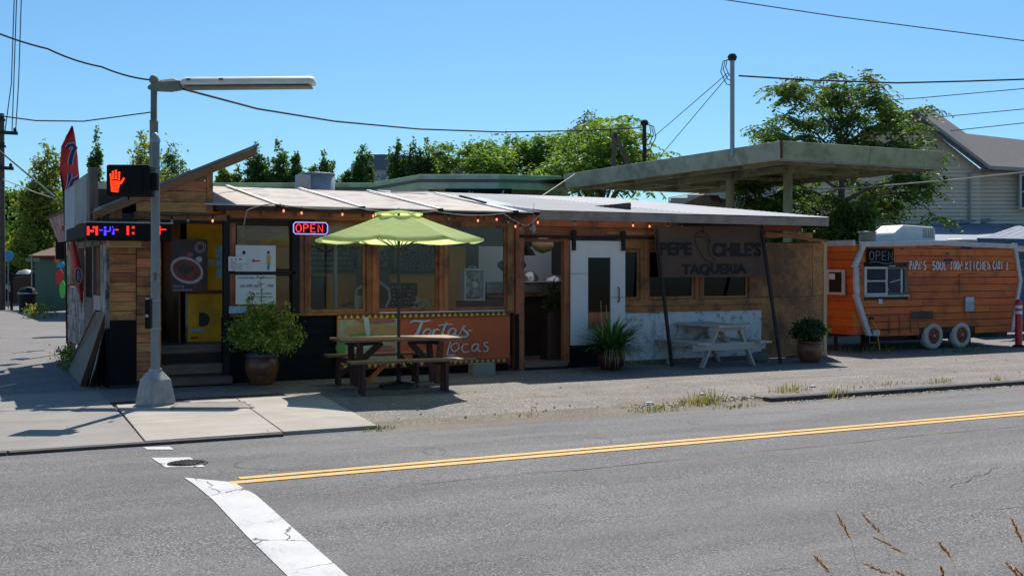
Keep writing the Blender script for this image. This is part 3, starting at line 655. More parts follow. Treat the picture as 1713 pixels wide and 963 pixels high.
# tall dry grass on the near verge, seed heads at the bottom of the picture
gl = [(1400, 860, 1424, 902, 'leftmost'), (1443, 859, 1476, 893, 'tallest'), (1462, 897, 1512, 924, 'drooping right'), (1363, 931, 1390, 958, 'low left'), (1572, 907, 1592, 934, 'lone middle'),
      (1446, 942, 1490, 960, 'nodding'), (1692, 868, 1711, 910, 'right edge'), (1500, 955, 1528, 975, 'lower middle'), (1574, 948, 1580, 968, 'stubby'), (1684, 941, 1706, 966, 'bottom right'), (1700, 950, 1716, 972, 'corner')]
for i, (x0, y0, x1, y1, wd) in enumerate(gl):
    D = 2.9+.12*(i % 3); a, b = pd(x0, y0, D), pd(x1, y1, D+.02); d = (a-b)
    foot = Vector((b.x+.25+.05*i % .3, b.y+.1, .02))
    t = thing('grass_stalk', wd+' dry grass seed head at the bottom edge of the picture', 'grass', foot, 'dry grass stalks on the near verge')
    mb = MB(); mb.tube([foot, foot.lerp(b, .5)+Vector((.04, 0, .08)), b, a], .0007, 4); mb.build('stem', 'straw', t)
    rg = random.Random(i); mb = MB(); n = 34
    for k in range(n):
        p = b+d*(k/n); s = (1-.5*abs(k/n-.35))*.0105; dr = (d.normalized()+Vector((rg.uniform(-1, 1), rg.uniform(-1, 1), rg.uniform(-1, 1)))*.38).normalized()
        q = dr.orthogonal().normalized()*s*.24; mb.add([p, p+dr*s*.9+q, p+dr*s*2.2, p+dr*s*.9-q], [(0, 1, 2, 3)])
        mb.add([p, p+dr*s*.9+q.cross(dr), p+dr*s*2.2, p+dr*s*.9-q.cross(dr)], [(0, 1, 2, 3)])
    mb.build('seed_head', 'straw_head', t)

# ================================================================== RESTAURANT BUILDING
VF = 16.6
R = thing('restaurant_building', 'low wooden taqueria building with big front windows, pale roof sheets and an orange-brown timber front', 'building', (8, 17, 0))
rg = random.Random(2)
# ---- corner shack (left): planked columns, gable, tilted roof
def planks(u0, u1, z0, z1, v, mat, h=.135, top=None, parent=R, name='plank', t=.022):
    z = z0
    while z < z1-.01:
        ze = min(z+h, z1); o = rg.uniform(0, .007)
        if top:
            a0, a1 = min(ze, top(u0))-.004, min(ze, top(u1))-.004
            uu = u0
            if a0 <= z+.01 and a1 <= z+.01: break
            if a0 < z+.01:       # the roof cuts this plank's left end
                lo, hi = u0, u1
                for _ in range(30):
                    m = (lo+hi)/2
                    if top(m) < z+.012: lo = m
                    else: hi = m
                uu = hi; a0 = z+.008
            b0 = ze-.004 if top(uu) >= ze else None
            P = [(uu, z+.004), (u1, z+.004), (u1, a1)]
            if top(u1) > ze and top(uu) < ze:
                lo, hi = uu, u1
                for _ in range(30):
                    m = (lo+hi)/2
                    if top(m) < ze: lo = m
                    else: hi = m
                P.append((hi, ze-.004))
            P.append((uu, a0))
            MB().prism([(x, v-t-o, y) for x, y in P], (0, t+o, 0)).build(name, mat, parent)
        else: MB().box(u0, u1, v-t-o, v, z+.004, ze-.004).build(name, mat, parent)
        z = ze
roofz = lambda u: 2.553+(u-1.84)*.4457
RV0, RV1 = 16.5, 22.5
def roofpt(u, dz=0): return roofz(u)+dz
planks(1.98, 2.335, .97, 2.36, VF, 'plank_wood')
planks(1.98, 2.335, .05, .97, VF, 'black_wall', .17)
planks(2.345, 2.68, .10, 2.40, VF-.02, 'plank_wood')
planks(2.34, 3.33, 2.52, 3.3, VF, 'plank_wood', .16, top=lambda u: roofz(u)-.10)
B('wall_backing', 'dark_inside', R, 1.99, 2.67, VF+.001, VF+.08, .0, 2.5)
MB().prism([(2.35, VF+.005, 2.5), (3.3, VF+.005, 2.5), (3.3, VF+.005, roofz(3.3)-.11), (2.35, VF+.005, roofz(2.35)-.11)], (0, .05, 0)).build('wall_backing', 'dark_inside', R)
B('corner_post', 'post_wood', R, 3.33, 3.42, VF-.05, VF+.06, 2.5, 3.16, .006)
B('beam', 'beam_wood', R, 2.30, 3.62, VF-.07, VF+.05, 2.41, 2.515, .006)
B('beam', 'black_metal', R, 2.70, 3.56, VF-.08, VF-.072, 2.36, 2.405)
# tilted roof slab: dark roofing on a brown board, with rafters
MB().prism([(1.85, RV0, roofz(1.85)-.01), (4.09, RV0, roofz(4.09)-.01), (4.09, RV0, roofz(4.09)+.03), (1.85, RV0, roofz(1.85)+.03)], (0, RV1-RV0, 0)).build('roof_sheet', 'shack_roof', R)
MB().prism([(1.88, RV0+.01, roofz(1.88)-.125), (4.04, RV0+.01, roofz(4.04)-.14), (4.07, RV0+.01, roofz(4.07)-.012), (1.72, RV0+.01, roofz(1.72)-.012)], (0, .05, 0)).build('fascia_board', 'fascia_wood', R, .005)
MB().prism([(1.88, RV0+.07, roofz(1.88)-.04), (4.06, RV0+.07, roofz(4.06)-.04), (4.06, RV0+.07, roofz(4.06)-.012), (1.88, RV0+.07, roofz(1.88)-.012)], (0, RV1-RV0-.1, 0)).build('soffit', 'fascia_wood', R)
for v in (16.9, 18.2, 19.5, 20.8, 22.1):
    MB().prism([(1.80, v, roofz(1.80)-.13), (3.9, v, roofz(3.9)-.13), (3.9, v, roofz(3.9)-.042), (1.80, v, roofz(1.80)-.042)], (0, .05, 0)).build('rafter', 'beam_wood', R)
B('knee_brace', 'post_wood', R, 1.98, 2.15, 16.60, 16.66, 2.42, 2.56)
# side wall along the lane: posts, worn boards, open slatted bays
US = 2.0
for v in (17.35, 18.4, 19.5, 20.75, 22.3): B('side_post', 'grey_wood' if v < 22 else 'weather_white', R, US-.05, US+.06, v, v+.12, 0, 2.5, .006)
B('side_post', 'weather_white', R, US-.06, US+.05, 16.72, 17.32, .85, 2.06, .004)
B('side_board', 'black_wall', R, US-.04, US+.04, 16.7, 17.34, .0, .85)
for (v0, v1, z0, z1, m) in ((17.5, 18.38, .95, 1.30, 'pink_sign'), (17.5, 18.38, .45, .95, 'weather_white'), (18.55, 19.48, .3, 1.25, 'grey_wood'), (19.65, 20.73, .35, 1.32, 'weather_white'), (20.9, 22.28, .35, 1.38, 'weather_white')):
    n = max(1, int((z1-z0)/.24)); hh = (z1-z0)/n
    for k in range(n): B('side_board', m, R, US-.045-.004*k, US+.0, v0, v1, z0+k*hh+.004, z0+(k+1)*hh-.004)
for v in (17.62, 17.86, 18.1): B('slat', 'post_wood', R, US-.02, US+.03, v, v+.07, 1.3, 2.05)
B('side_rail', 'grey_wood', R, US-.05, US+.04, 16.7, 22.4, 2.06, 2.16)
# shack interior, porch and steps
B('porch_floor', 'deck_wood', R, 1.99, 3.70, 17.02, 22.4, .44, .56)
for (v0, v1, z0, z1) in ((16.62, 17.02, .16, .30), (16.33, 16.62, .02, .13)):
    B('step', 'deck_wood', R, 2.70, 3.66, v0, v1, z0, z1, .01)
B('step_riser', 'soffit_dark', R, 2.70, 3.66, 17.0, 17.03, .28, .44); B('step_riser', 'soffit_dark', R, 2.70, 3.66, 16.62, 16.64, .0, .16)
yw0, yw1 = pv(313, 400, 17.45), pv(373, 400, 17.45)
B('porch_wall', 'yellow_wall', R, yw0.x, yw1.x+.35, 17.45, 17.5, 1.36, 2.6)
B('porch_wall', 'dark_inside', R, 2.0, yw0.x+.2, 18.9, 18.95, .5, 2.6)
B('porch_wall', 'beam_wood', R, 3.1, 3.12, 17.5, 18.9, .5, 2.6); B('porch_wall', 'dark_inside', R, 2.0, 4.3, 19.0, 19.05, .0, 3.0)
for z in (1.35, ): B('ledge', 'beam_wood', R, yw0.x-.02, yw1.x+.35, 17.38, 17.45, 1.33, 1.37)
dz0 = .58
dy = MB().box(yw0.x, yw1.x+.33, 17.42, 17.45, dz0, 1.32).build('low_door', 'yellow_wall', R)
MB().box(yw0.x-.03, yw0.x, 17.4, 17.46, dz0-.02, 1.36).box(yw0.x-.03, yw1.x+.33, 17.4, 17.46, dz0-.04, dz0-.01).build('door_edge', 'weather_white', dy)
a = pv(333, 535, 17.41); mb = MB(); q = [(a.x-.0, a.z-.10), (a.x-.0, a.z+.11), (a.x+.06, a.z+.11)]+[(a.x+.06+.10*math.sin(math.radians(k)), a.z+.005+.105*math.cos(math.radians(k))) for k in range(15, 180, 15)]+[(a.x+.06, a.z-.10)]
mb.prism([(x, 17.41, z) for x, z in q], (0, .008, 0)).build('letter_shape', 'ink', dy)
mb = MB(); c_ = pv(330, 552, 17.41); mb.box(c_.x-.12, c_.x+.10, 17.412, 17.418, c_.z-.02, c_.z+.02).build('sticker', 'sky_blue_sign', dy)
B('sticker', 'ink_red', dy, yw0.x+.05, yw0.x+.16, 17.412, 17.418, .63, .66)
# ---- main front: sill wall, posts, windows
def win(u0, u1, z0, z1, v=VF+.02, fr='post_wood', gl='pane_glass', w=.045, t=.05):
    f = MB().box(u0, u0+w, v-t/2, v+t/2, z0, z1).box(u1-w, u1, v-t/2, v+t/2, z0, z1).box(u0+w, u1-w, v-t/2, v+t/2, z0, z0+w).box(u0+w, u1-w, v-t/2, v+t/2, z1-w, z1).build('window', fr, R, .004)
    MB().box(u0+w-.005, u1-w+.005, v-.003, v+.003, z0+w-.005, z1-w+.005).build('pane', gl, f); return f
B('sill_wall', 'black_wall', R, 3.57, 8.31, VF, VF+.1, 0, .985)
for k in range(6): B('cladding_board', 'black_wall', R, 3.57+.0, 5.30, VF-.015-.003*(k % 2), VF, .03+.16*k, .185+.16*k)
B('post', 'black_metal', R, 3.575, 3.665, VF-.06, VF+.06, .0, 2.5, .004)
B('post', 'black_metal', R, 4.61, 4.72, VF-.05, VF+.06, 1.0, 2.45, .004)
B('post', 'post_wood', R, 3.665, 3.76, VF-.01, VF+.06, 1.0, 2.4)
win(3.76, 4.61, 1.68, 2.38, fr='black_metal', w=.025); win(3.76, 4.61, 1.02, 1.62, fr='black_metal', w=.025)
B('mid_rail', 'black_metal', R, 3.66, 4.66, VF-.05, VF+.05, 1.625, 1.675, .004)
B('top_rail', 'black_metal', R, 3.66, 4.66, VF-.05, VF+.05, 2.39, 2.45, .004)
for u0, u1 in ((4.72, 4.87), (5.80, 5.98), (7.04, 7.20)):
    m = (u0+u1)/2
    B('post', 'post_wood', R, u0+.002, m-.006, VF-.05-.01*rg.random(), VF+.07, 1.0, 2.45, .006); B('post', 'post_wood', R, m+.006, u1-.002, VF-.045, VF+.07, 1.0, 2.45, .006)
B('post', 'post_wood', R, 8.28, 8.40, VF-.06, VF+.08, .97, 2.47, .008); B('post', 'post_wood', R, 8.41, 8.57, VF-.10, VF+.08, .0, 2.47, .008)
B('post_foot', 'black_wall', R, 8.39, 8.46, VF-.115, VF-.102, .02, .95)
for u0, u1 in ((4.87, 5.80), (5.98, 7.04), (7.20, 8.28)): win(u0, u1, 1.03, 2.42)
B('sill', 'beam_wood', R, 4.62, 8.40, VF-.07, VF+.08, .985, 1.028, .006)
B('sill_flashing', 'batten_white', R, 6.0, 8.2, VF-.085, VF-.071, .99, 1.02)
B('header', 'beam_wood', R, 3.62, 8.60, VF-.05, VF+.08, 2.46, 2.60, .006)
B('header', 'post_wood', R, 7.05, 8.3, VF-.062, VF-.052, 2.40, 2.47)
# doorway
B('door_head', 'beam_wood', R, 8.57, 9.46, VF-.04, VF+.06, 2.16, 2.22, .005)
B('door_jamb', 'post_wood', R, 9.37, 9.47, VF-.05, VF+.08, .08, 2.2, .005)
B('threshold', 'deck_wood', R, 8.57, 9.4, VF-.12, VF+.5, .04, .12, .006)
for k in range(2): B('header_board', 'beam_wood', R, 8.57, 13.66, VF-.045-.008*k, VF, 2.24+.19*k, 2.42+.19*k)
B('header_board', 'plank_wood', R, 10.2, 13.1, VF-.075, VF-.055, 2.30, 2.36)
# sliding barn door on its black rail
rail = MB().box(8.45, 12.1, VF-.16, VF-.145, 2.225, 2.275).build('door_rail', 'black_metal', R)
sd = MB(); x0, x1, z0, z1, gx0, gx1, gz0, gz1 = 9.46, 10.56, .39, 2.19, 9.80, 10.26, .38, 1.90
sd.box(x0, gx0, VF-.12, VF-.08, z0, z1).box(gx1, x1, VF-.12, VF-.08, z0, z1).box(gx0, gx1, VF-.12, VF-.08, gz1, z1)
sdo = sd.build('sliding_door', 'door_white', R, .003)
MB().box(gx0, gx1, VF-.09, VF-.084, .95, gz1).build('pane', 'dark_film', sdo)
MB().box(gx0, gx1, VF-.112, VF-.085, .39, .66).build('lower_panel', 'peel_white', sdo); MB().box(gx0, gx1, VF-.11, VF-.085, .66, .95).build('middle_panel', 'post_wood', sdo)
MB().tube([(10.40, VF-.135, 1.12), (10.40, VF-.17, 1.14), (10.40, VF-.17, 1.36), (10.40, VF-.135, 1.38)], .012, 6).build('door_handle', 'black_metal', sdo)
MB().box(x0, gx0, VF-.123, VF-.1205, 1.62, 1.628).box(gx1, x1, VF-.123, VF-.1205, 1.2, 1.208).build('panel_seam', 'ink', sdo)
for u in (9.50, 10.50):
    h = MB().box(u-.03, u+.03, VF-.17, VF-.125, 2.02, 2.33).build('door_hanger', 'black_metal', sdo)
    MB().lathe((u, VF-.14, 2.32), [(.055, -.02), (.055, .02)], 14, (0, 1, 0)).build('hanger_wheel', 'black_metal', sdo)
B('dark_plinth', 'black_wall', R, 9.47, 10.45, VF-.02, VF+.1, 0, .62)
B('sill_wall', 'dark_inside', R, 9.47, 13.66, VF+.01, VF+.1, .03, 1.1)
# right front: white plaster wall, timber sill beam, windows
B('plaster_panel', 'peel_white', R, 10.45, 11.24, VF-.035, VF+.01, .08, .925, .004); B('plaster_panel', 'peel_white', R, 11.25, 13.66, VF-.035, VF+.01, .08, .93, .004)
B('plinth', 'dirt', R, 10.45, 13.7, VF-.05, VF+.02, 0, .08)
B('sill_beam', 'beam_wood', R, 10.47, 13.72, VF-.06, VF+.05, .93, 1.035, .006); B('sill_beam', 'beam_wood', R, 10.47, 13.70, VF-.05, VF+.05, 1.04, 1.15, .006)
for u0, u1 in ((10.55, 10.93), (11.10, 12.12), (12.30, 13.36)): win(u0, u1, 1.155, 2.05, fr='post_wood', gl='dark_film', w=.05)
for u0, u1 in ((10.93, 11.10), (12.12, 12.30)):
    m = (u0+u1)/2; B('post', 'post_wood', R, u0+.002, m-.004, VF-.04, VF+.07, 1.15, 2.23, .005); B('post', 'post_wood', R, m+.004, u1-.002, VF-.045, VF+.07, 1.15, 2.23, .005)
B('post', 'post_wood', R, 13.365, 13.66, VF-.04, VF+.07, 1.15, 2.23, .005)
B('header', 'beam_wood', R, 10.5, 13.66, VF-.035, VF+.07, 2.06, 2.235, .004)
# plywood corner
for u0, u1, z0, z1 in ((13.68, 14.93, 1.17, 2.20), (14.94, 15.20, 1.19, 2.20), (13.68, 14.93, .03, 1.16), (14.94, 15.20, .03, 1.18)):
    B('plywood_panel', 'osb', R, u0, u1, VF-.012*rg.random()-.004, VF+.02, z0, z1)
B('corner_post', 'pale_wood', R, 15.205, 15.29, VF-.03, VF+.06, .0, 2.22, .004)
B('header_board', 'beam_wood', R, 13.66, 14.65, VF-.03, VF+.02, 2.42, 2.60); B('header_board', 'plank_wood', R, 13.66, 14.9, VF-.05, VF-.01, 2.30, 2.40)
MB().beam((13.7, VF-.1, 2.38), (15.2, VF-.1, 2.24), .03, .05).build('cross_board', 'beam_wood', R)
B('side_wall', 'osb', R, 15.18, 15.2, VF+.02, 23.6, 0, 2.25)
# interior shell
B('floor', 'floor_inside', R, 3.7, 15.1, VF+.1, 23.7, .0, .08)
B('back_wall', 'ochre_wall', R, 3.72, 9.0, 19.85, 19.95, 0, 3.1); B('inner_wall', 'yellow_wall', R, 3.70, 3.76, 17.5, 19.85, 0, 2.70)
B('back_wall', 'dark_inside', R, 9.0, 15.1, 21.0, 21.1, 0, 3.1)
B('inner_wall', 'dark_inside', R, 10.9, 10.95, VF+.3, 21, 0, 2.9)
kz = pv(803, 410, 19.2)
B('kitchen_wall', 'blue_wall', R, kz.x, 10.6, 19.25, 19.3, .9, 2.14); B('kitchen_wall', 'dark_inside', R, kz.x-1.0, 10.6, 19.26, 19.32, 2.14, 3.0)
# ---- roofs
def sloped(u0, u1, v0, z0, v1, z1, t, mb=None):
    mb = mb or MB(); return mb.add([(u0, v0, z0), (u1, v0, z0), (u1, v1, z1), (u0, v1, z1), (u0, v0, z0-t), (u1, v0, z0-t), (u1, v1, z1-t), (u0, v1, z1-t)],
        [(0, 1, 2, 3), (7, 6, 5, 4), (4, 5, 1, 0), (5, 6, 2, 1), (6, 7, 3, 2), (7, 4, 0, 3)])
EZ = 2.657
bt = [3.27, 4.36, 5.68, 7.0, 8.36, 8.70]
for a, b in zip(bt[:-1], bt[1:]):
    e = rg.uniform(-.01, .01)
    sloped(a+.004, b-.004, 16.42+e, EZ+.0, 19.98, 3.17+e, .018).build('roof_panel', 'membrane', R)
for u in bt[1:-1]:
    sloped(u-.035, u+.03, 16.41, EZ+.02, 19.9, 3.20, .017).build('batten', 'batten_white', R); MB().box(u-.04, u+.04, 16.38, 16.44, EZ-.05, EZ+.02).build('bracket', 'black_metal', R)
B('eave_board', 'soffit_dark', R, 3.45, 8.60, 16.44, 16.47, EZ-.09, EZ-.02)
for k in range(10): u = 3.6+k*.53; sloped(u, u+.045, 16.48, EZ-.055, 19.9, 3.10, .09).build('rafter', 'beam_wood', R)
# dark tarp lapping under the metal roof
sloped(8.45, 8.95, 16.5, EZ+.012, 19.0, 3.06, .01).build('tarp', 'blue_roof', R)
# corrugated metal, left sheet made translucent to brighten the kitchen: ribs run along the street as in the photo
RZ0, RZ1, RB = 2.675, 3.50, 24.0
nr = 44; L_ = RB-16.05; xs = [8.62, 11.7, 14.86]
for i in range(2):
    mb = MB(); vs = []; N_ = nr*4
    for u in (xs[i]+.002, xs[i+1]+(.06 if i == 0 else 0)):
        for k in range(N_+1):
            f = k/N_; zz = RZ0+(RZ1-RZ0)*f+(.012 if (k % 4) in (1, 2) else 0)+(.004 if i else .0); vs.append((u, 16.05+L_*f, zz))
    mb.add(vs, [(k, N_+1+k, N_+2+k, k+1) for k in range(N_)]).build('roof_sheet', 'translucent_roof' if i == 0 else 'roof_metal', R)
sloped(11.7, 14.84, 16.09, RZ0-.012, RB, RZ1-.012, .03).build('roof_deck', 'soffit_dark', R)  # deck left off under the translucent sheet so daylight gets in
B('fascia_board', 'tan_trim', R, 8.64, 14.86, 16.05, 16.085, 2.515, 2.662, .004)
for k in range(11): u = 8.9+k*.57; sloped(u, u+.045, 16.09, RZ0-.05, 20.5, RZ0-.05+(RZ1-RZ0)*4.4/L_, .10).build('rafter', 'beam_wood', R)
B('roof_edge_board', 'soffit_dark', R, 14.80, 14.84, 16.1, 16.9, 2.50, 2.64)
# roof duct, boards left on the roof
t = thing('roof_duct', 'wide round galvanised metal vent drum standing behind the roof edge', 'roof vent', pv(527, 318, 20.4))
c_ = pv(530, 318, 20.6); rr = 30*21/FPX
MB().lathe((c_.x, c_.y, 2.9), [(rr, 0), (rr, c_.z+.30-2.9), (rr*.96, c_.z+.30-2.9), (rr*.96, 0)], 28).build('drum', 'galvanised', t)
MB().lathe((c_.x, c_.y, c_.z+.29), [(rr*1.03, 0), (rr*1.03, .02), (rr*.97, .025)], 28).build('rim', 'galvanised', t)
MB().box(c_.x-rr*1.25, c_.x-rr*.6, c_.y-.3, c_.y, 2.95, c_.z+.27).build('duct_box', 'galvanised', t)
def onroof(px0, py0, px1, py1, wd, mat, lab):
    v0, v1 = 19.0, 17.6
    a, b = pv(px0, py0, v0), pv(px1, py1, v1); a.z = EZ+(v0-16.42)*.145+.04; b.z = EZ+(v1-16.42)*.145+.04
    o = MB().beam(a, b, wd, .03).build('roof_plank', mat); tag(o, lab, 'plank', 'planks lying on the pale roof')
onroof(770, 333, 812, 345, .06, 'black_wall', 'long dark plank lying on the pale roof beside the metal roof')
o = MB().beam(pv(655, 321.5, 19.9)+Vector((0, 0, .02)), pv(715, 321, 19.9)+Vector((0, 0, .02)), .12, .03).build('roof_plank', 'table_white'); tag(o, 'grey board lying along the top edge of the pale roof', 'plank', 'planks lying on the pale roof')
# ================================================================== SIGNS AND POSTERS ON THE FRONT
def pl(o, px, py, v): return pv(px, py, v)
def flat(name, mat, parent, px0, py0, px1, py1, v, t=.006, off=0):
    a, b = pv(px0, py0, v), pv(px1, py1, v); zt = pv(px0, py0, v).z; zb = pv(px0, py1, v).z
    return MB().box(a.x, b.x, v-t-off, v-off, min(zt, zb), max(zt, zb)).build(name, mat, parent)
def sheet_thing(name, lab, cat, mat, px0, py0, px1, py1, v, t=.012, group=None):
    o = flat('x', mat, None, px0, py0, px1, py1, v, t); o.name = name; o.data.name = name; return tag(o, lab, cat, group)
def scribble(parent, px0, py0, px1, py1, v, mat, rows, seed, h=.012, name='lettering'):
    rg = random.Random(seed); a, b = pv(px0, py0, v), pv(px1, py1, v); zb = pv(px0, py1, v).z; mb = MB()
    for r in range(rows):
        z = a.z+(zb-a.z)*(r+.5)/rows; x = a.x+rg.uniform(0, .03)
        while x < b.x-.03:
            wl = rg.uniform(.03, .09); n = int(wl/.014); xx = x; e = min(x+wl, b.x)
            for k in range(max(1, n)):
                mb.box(xx, xx+.009, v-.004, v, z-h*rg.uniform(.3, .5), z+h*rg.uniform(.3, .5))
                if rg.random() < .5: mb.box(xx, xx+.016, v-.004, v, z-.002, z+.003)
                xx += .015
            x = e+rg.uniform(.015, .03)
            if rg.random() < .12: x += .1
    return mb.build(name, mat, parent)
# food banner
V_ = 16.5
bt_ = thing('food_banner', 'orange printed banner reading Tortas Locas with a sandwich photo, hung under the front windows', 'banner', pv(700, 612, V_))
pa, pb_ = pv(563, 524, V_), pv(853, 519, V_); zt, zb = 1.005, .155
ub, ue = pa.x, pb_.x; um = pv(668, 560, V_).x
mb = MB(); N = 24
for k in range(N+1):
    u = ub+(ue-ub)*k/N; s = .008*math.sin(k*1.1); mb.v += [(u, V_+s, zb+.01*math.sin(k*.7)), (u, V_+s*.3, (zb+zt)/2), (u, V_, zt)]
for k in range(N):
    for j in range(2): a = 3*k+j; mb.f.append((a, a+3, a+4, a+1)); mb.sm.append(True)
mb.build('cloth', 'banner_orange', bt_)
B('food_print', 'banner_food', bt_, ub+.01, um, V_-.016, V_-.013, zb+.06, zt-.07)
for z0, z1, s in ((zt-.085, zt, 1), (zb-.02, zb+.07, -1)):
    B('border', 'banner_red', bt_, ub, ue, V_-.018, V_-.014, z0, z1)
    mb = MB(); k = 0; u = ub+.04
    while u < ue-.03:
        zm = (z0+z1)/2; mb.poly([(u-.035, V_-.021, zm-.028*s), (u+.035, V_-.021, zm-.028*s), (u, V_-.021, zm+.03*s)] if s > 0 else [(u+.035, V_-.021, zm+.028), (u-.035, V_-.021, zm+.028), (u, V_-.021, zm-.03)]); u += .098
    mb.build('triangle_print', 'banner_yellow', bt_)
def blob(parent, name, mat, pts, v, t=.002):
    MB().prism([tuple(pv(x, y, v)) for x, y in pts], (0, t, 0)).build(name, mat, parent)
def ell(cx, cy, rx, ry, n=18, w=0, seed=0):
    r = random.Random(seed); return [(cx+rx*math.cos(6.2832*k/n)*(1+r.uniform(-w, w)), cy+ry*math.sin(6.2832*k/n)*(1+r.uniform(-w, w))) for k in range(n)]
blob(bt_, 'food_print', 'food_bun', ell(604, 552, 30, 8, w=.1, seed=1), V_-.019); blob(bt_, 'food_print', 'food_bun', ell(646, 551, 18, 9, w=.1, seed=2), V_-.0195)
blob(bt_, 'food_print', 'food_green', ell(606, 563, 22, 6, w=.25, seed=3), V_-.0225); blob(bt_, 'food_print', 'food_green', ell(572, 580, 9, 13, w=.3, seed=4), V_-.0225)
blob(bt_, 'food_print', 'food_red', ell(628, 536, 33, 5, w=.1, seed=5), V_-.0225); blob(bt_, 'food_print', 'plate_white', [(608, 530), (616, 530), (620, 556), (616, 563), (611, 556)], V_-.025)
blob(bt_, 'food_print', 'food_red', ell(640, 585, 20, 9, w=.2, seed=6), V_-.0225); blob(bt_, 'food_print', 'plate_white', ell(600, 578, 20, 6, w=.3, seed=7), V_-.019)
def zz(x, y): return (680+x/3.98, 430+y/3.98)
mb = MB(); VV = V_-.022
def stk(pts, wd, sm=True):
    P = [pv(*zz(*p), VV) for p in pts]
    if sm and len(P) > 2:
        Q = []
        for i in range(len(P)-1):
            p0, p1, p2, p3 = P[max(i-1, 0)], P[i], P[i+1], P[min(i+2, len(P)-1)]
            for k in range(4):
                t = k/4; Q.append(.5*((2*p1)+(p2-p0)*t+(2*p0-5*p1+4*p2-p3)*t*t+(3*p1-p0-3*p2+p3)*t**3))
        P = Q+[P[-1]]
    n = len(P); W = [wd*(.55+.45*math.sin(math.pi*(k+.6)/(n+.2))) for k in range(n)]
    global _o; _o += .0004; mb.ribbon([p+Vector((0, -_o, 0)) for p in P], W, (0, -1, 0))
_o = 0
s_ = 16.5/FPX/3.98*1.1
for pts, wd in (([(22, 440), (50, 424), (110, 428), (162, 420)], 13), ([(105, 428), (88, 470), (72, 505), (50, 530)], 24), ([(165, 490), (140, 478), (112, 500), (118, 525), (142, 522), (160, 500), (163, 485)], 15),
    ([(163, 490), (178, 492), (184, 482)], 8), ([(184, 478), (178, 505), (172, 528)], 17), ([(176, 505), (192, 485), (212, 480), (218, 490)], 13),
    ([(268, 430), (250, 470), (238, 510), (250, 528), (270, 515)], 18), ([(212, 456), (250, 448), (308, 446)], 9), ([(328, 482), (305, 474), (280, 495), (282, 522), (302, 524), (322, 500), (330, 478)], 15),
    ([(330, 478), (322, 510), (335, 526), (352, 515)], 15), ([(352, 515), (372, 470), (392, 455)], 9), ([(394, 456), (372, 470), (390, 492), (408, 510), (392, 530), (362, 526)], 15), ([(398, 500), (418, 486), (440, 488)], 7),
    ([(292, 562), (278, 610), (267, 650)], 11), ([(267, 650), (300, 652), (326, 650)], 10), ([(322, 572), (298, 590), (302, 620), (326, 624), (348, 602), (342, 578), (322, 572)], 10),
    ([(410, 580), (385, 578), (368, 600), (374, 626), (398, 632), (420, 622)], 10), ([(478, 580), (452, 578), (434, 600), (440, 622), (460, 618), (478, 590)], 10), ([(480, 576), (474, 605), (484, 626), (494, 622)], 10),
    ([(542, 566), (518, 570), (520, 588), (540, 602), (536, 622), (508, 626)], 10)): stk(pts, wd*s_)
mb.build('lettering', 'letter_grey', bt_)
a = pv(774, 602, VV); text('CATERING', .045, 'letter_grey', bt_, a, wfit=pv(796, 602, VV).x-a.x)
# taqueria board leaning on two legs
tb = thing('taqueria_sign', 'dark brown board stencilled PEPE CHILE\'S TAQUERIA on two leaning legs before the right windows', 'sign', pv(1190, 607, 16.3))
SV = 16.32
q = [pv(*p, SV) for p in ((1094, 379), (1273, 377), (1283, 463), (1103, 464))]
MB().prism(q, (0, .02, 0)).build('board', 'sign_brown', tb)
MB().beam(pv(1097, 378, SV+.03), pg(1124, 613), .05, .045).build('leg', 'rust_leg', tb); MB().beam(pv(1273, 377, SV+.03), pg(1303, 608)+Vector((0, -.05, 0)), .05, .045).build('leg', 'rust_leg', tb)
X_ = (pv(1275, 415, SV-.01)-pv(1100, 415, SV-.01)).normalized(); SV2 = SV-.012
a = pv(1103, 426, SV2); text('PEPE', .31, 'stencil_black', tb, a, X_, wfit=pv(1158, 426, SV2).x-a.x, off=.04)
a = pv(1192, 428, SV2); text("CHILE'S", .33, 'stencil_black', tb, a, X_, wfit=pv(1273, 428, SV2).x-a.x, off=.04)
a = pv(1141, 458, SV2); text('TAQUERIA', .24, 'stencil_black', tb, a, X_, wfit=pv(1249, 458, SV2).x-a.x, off=.04)
def z7(x, y): return (1020+x/3.98, 320+y/3.98)
mb = MB()
for pts in ([(600, 268), (572, 290), (566, 330), (590, 390), (630, 450), (680, 480), (710, 478), (700, 455), (668, 425), (655, 370), (668, 330), (652, 290), (620, 268), (600, 268)], [(580, 310), (600, 300), (635, 310), (668, 335)], [(625, 268), (618, 240), (628, 222)]):
    mb.ribbon([pv(*z7(*p), SV2-.001) for p in pts], .013, (0, -1, 0))
mb.build('chilli_drawing', 'stencil_black', tb)
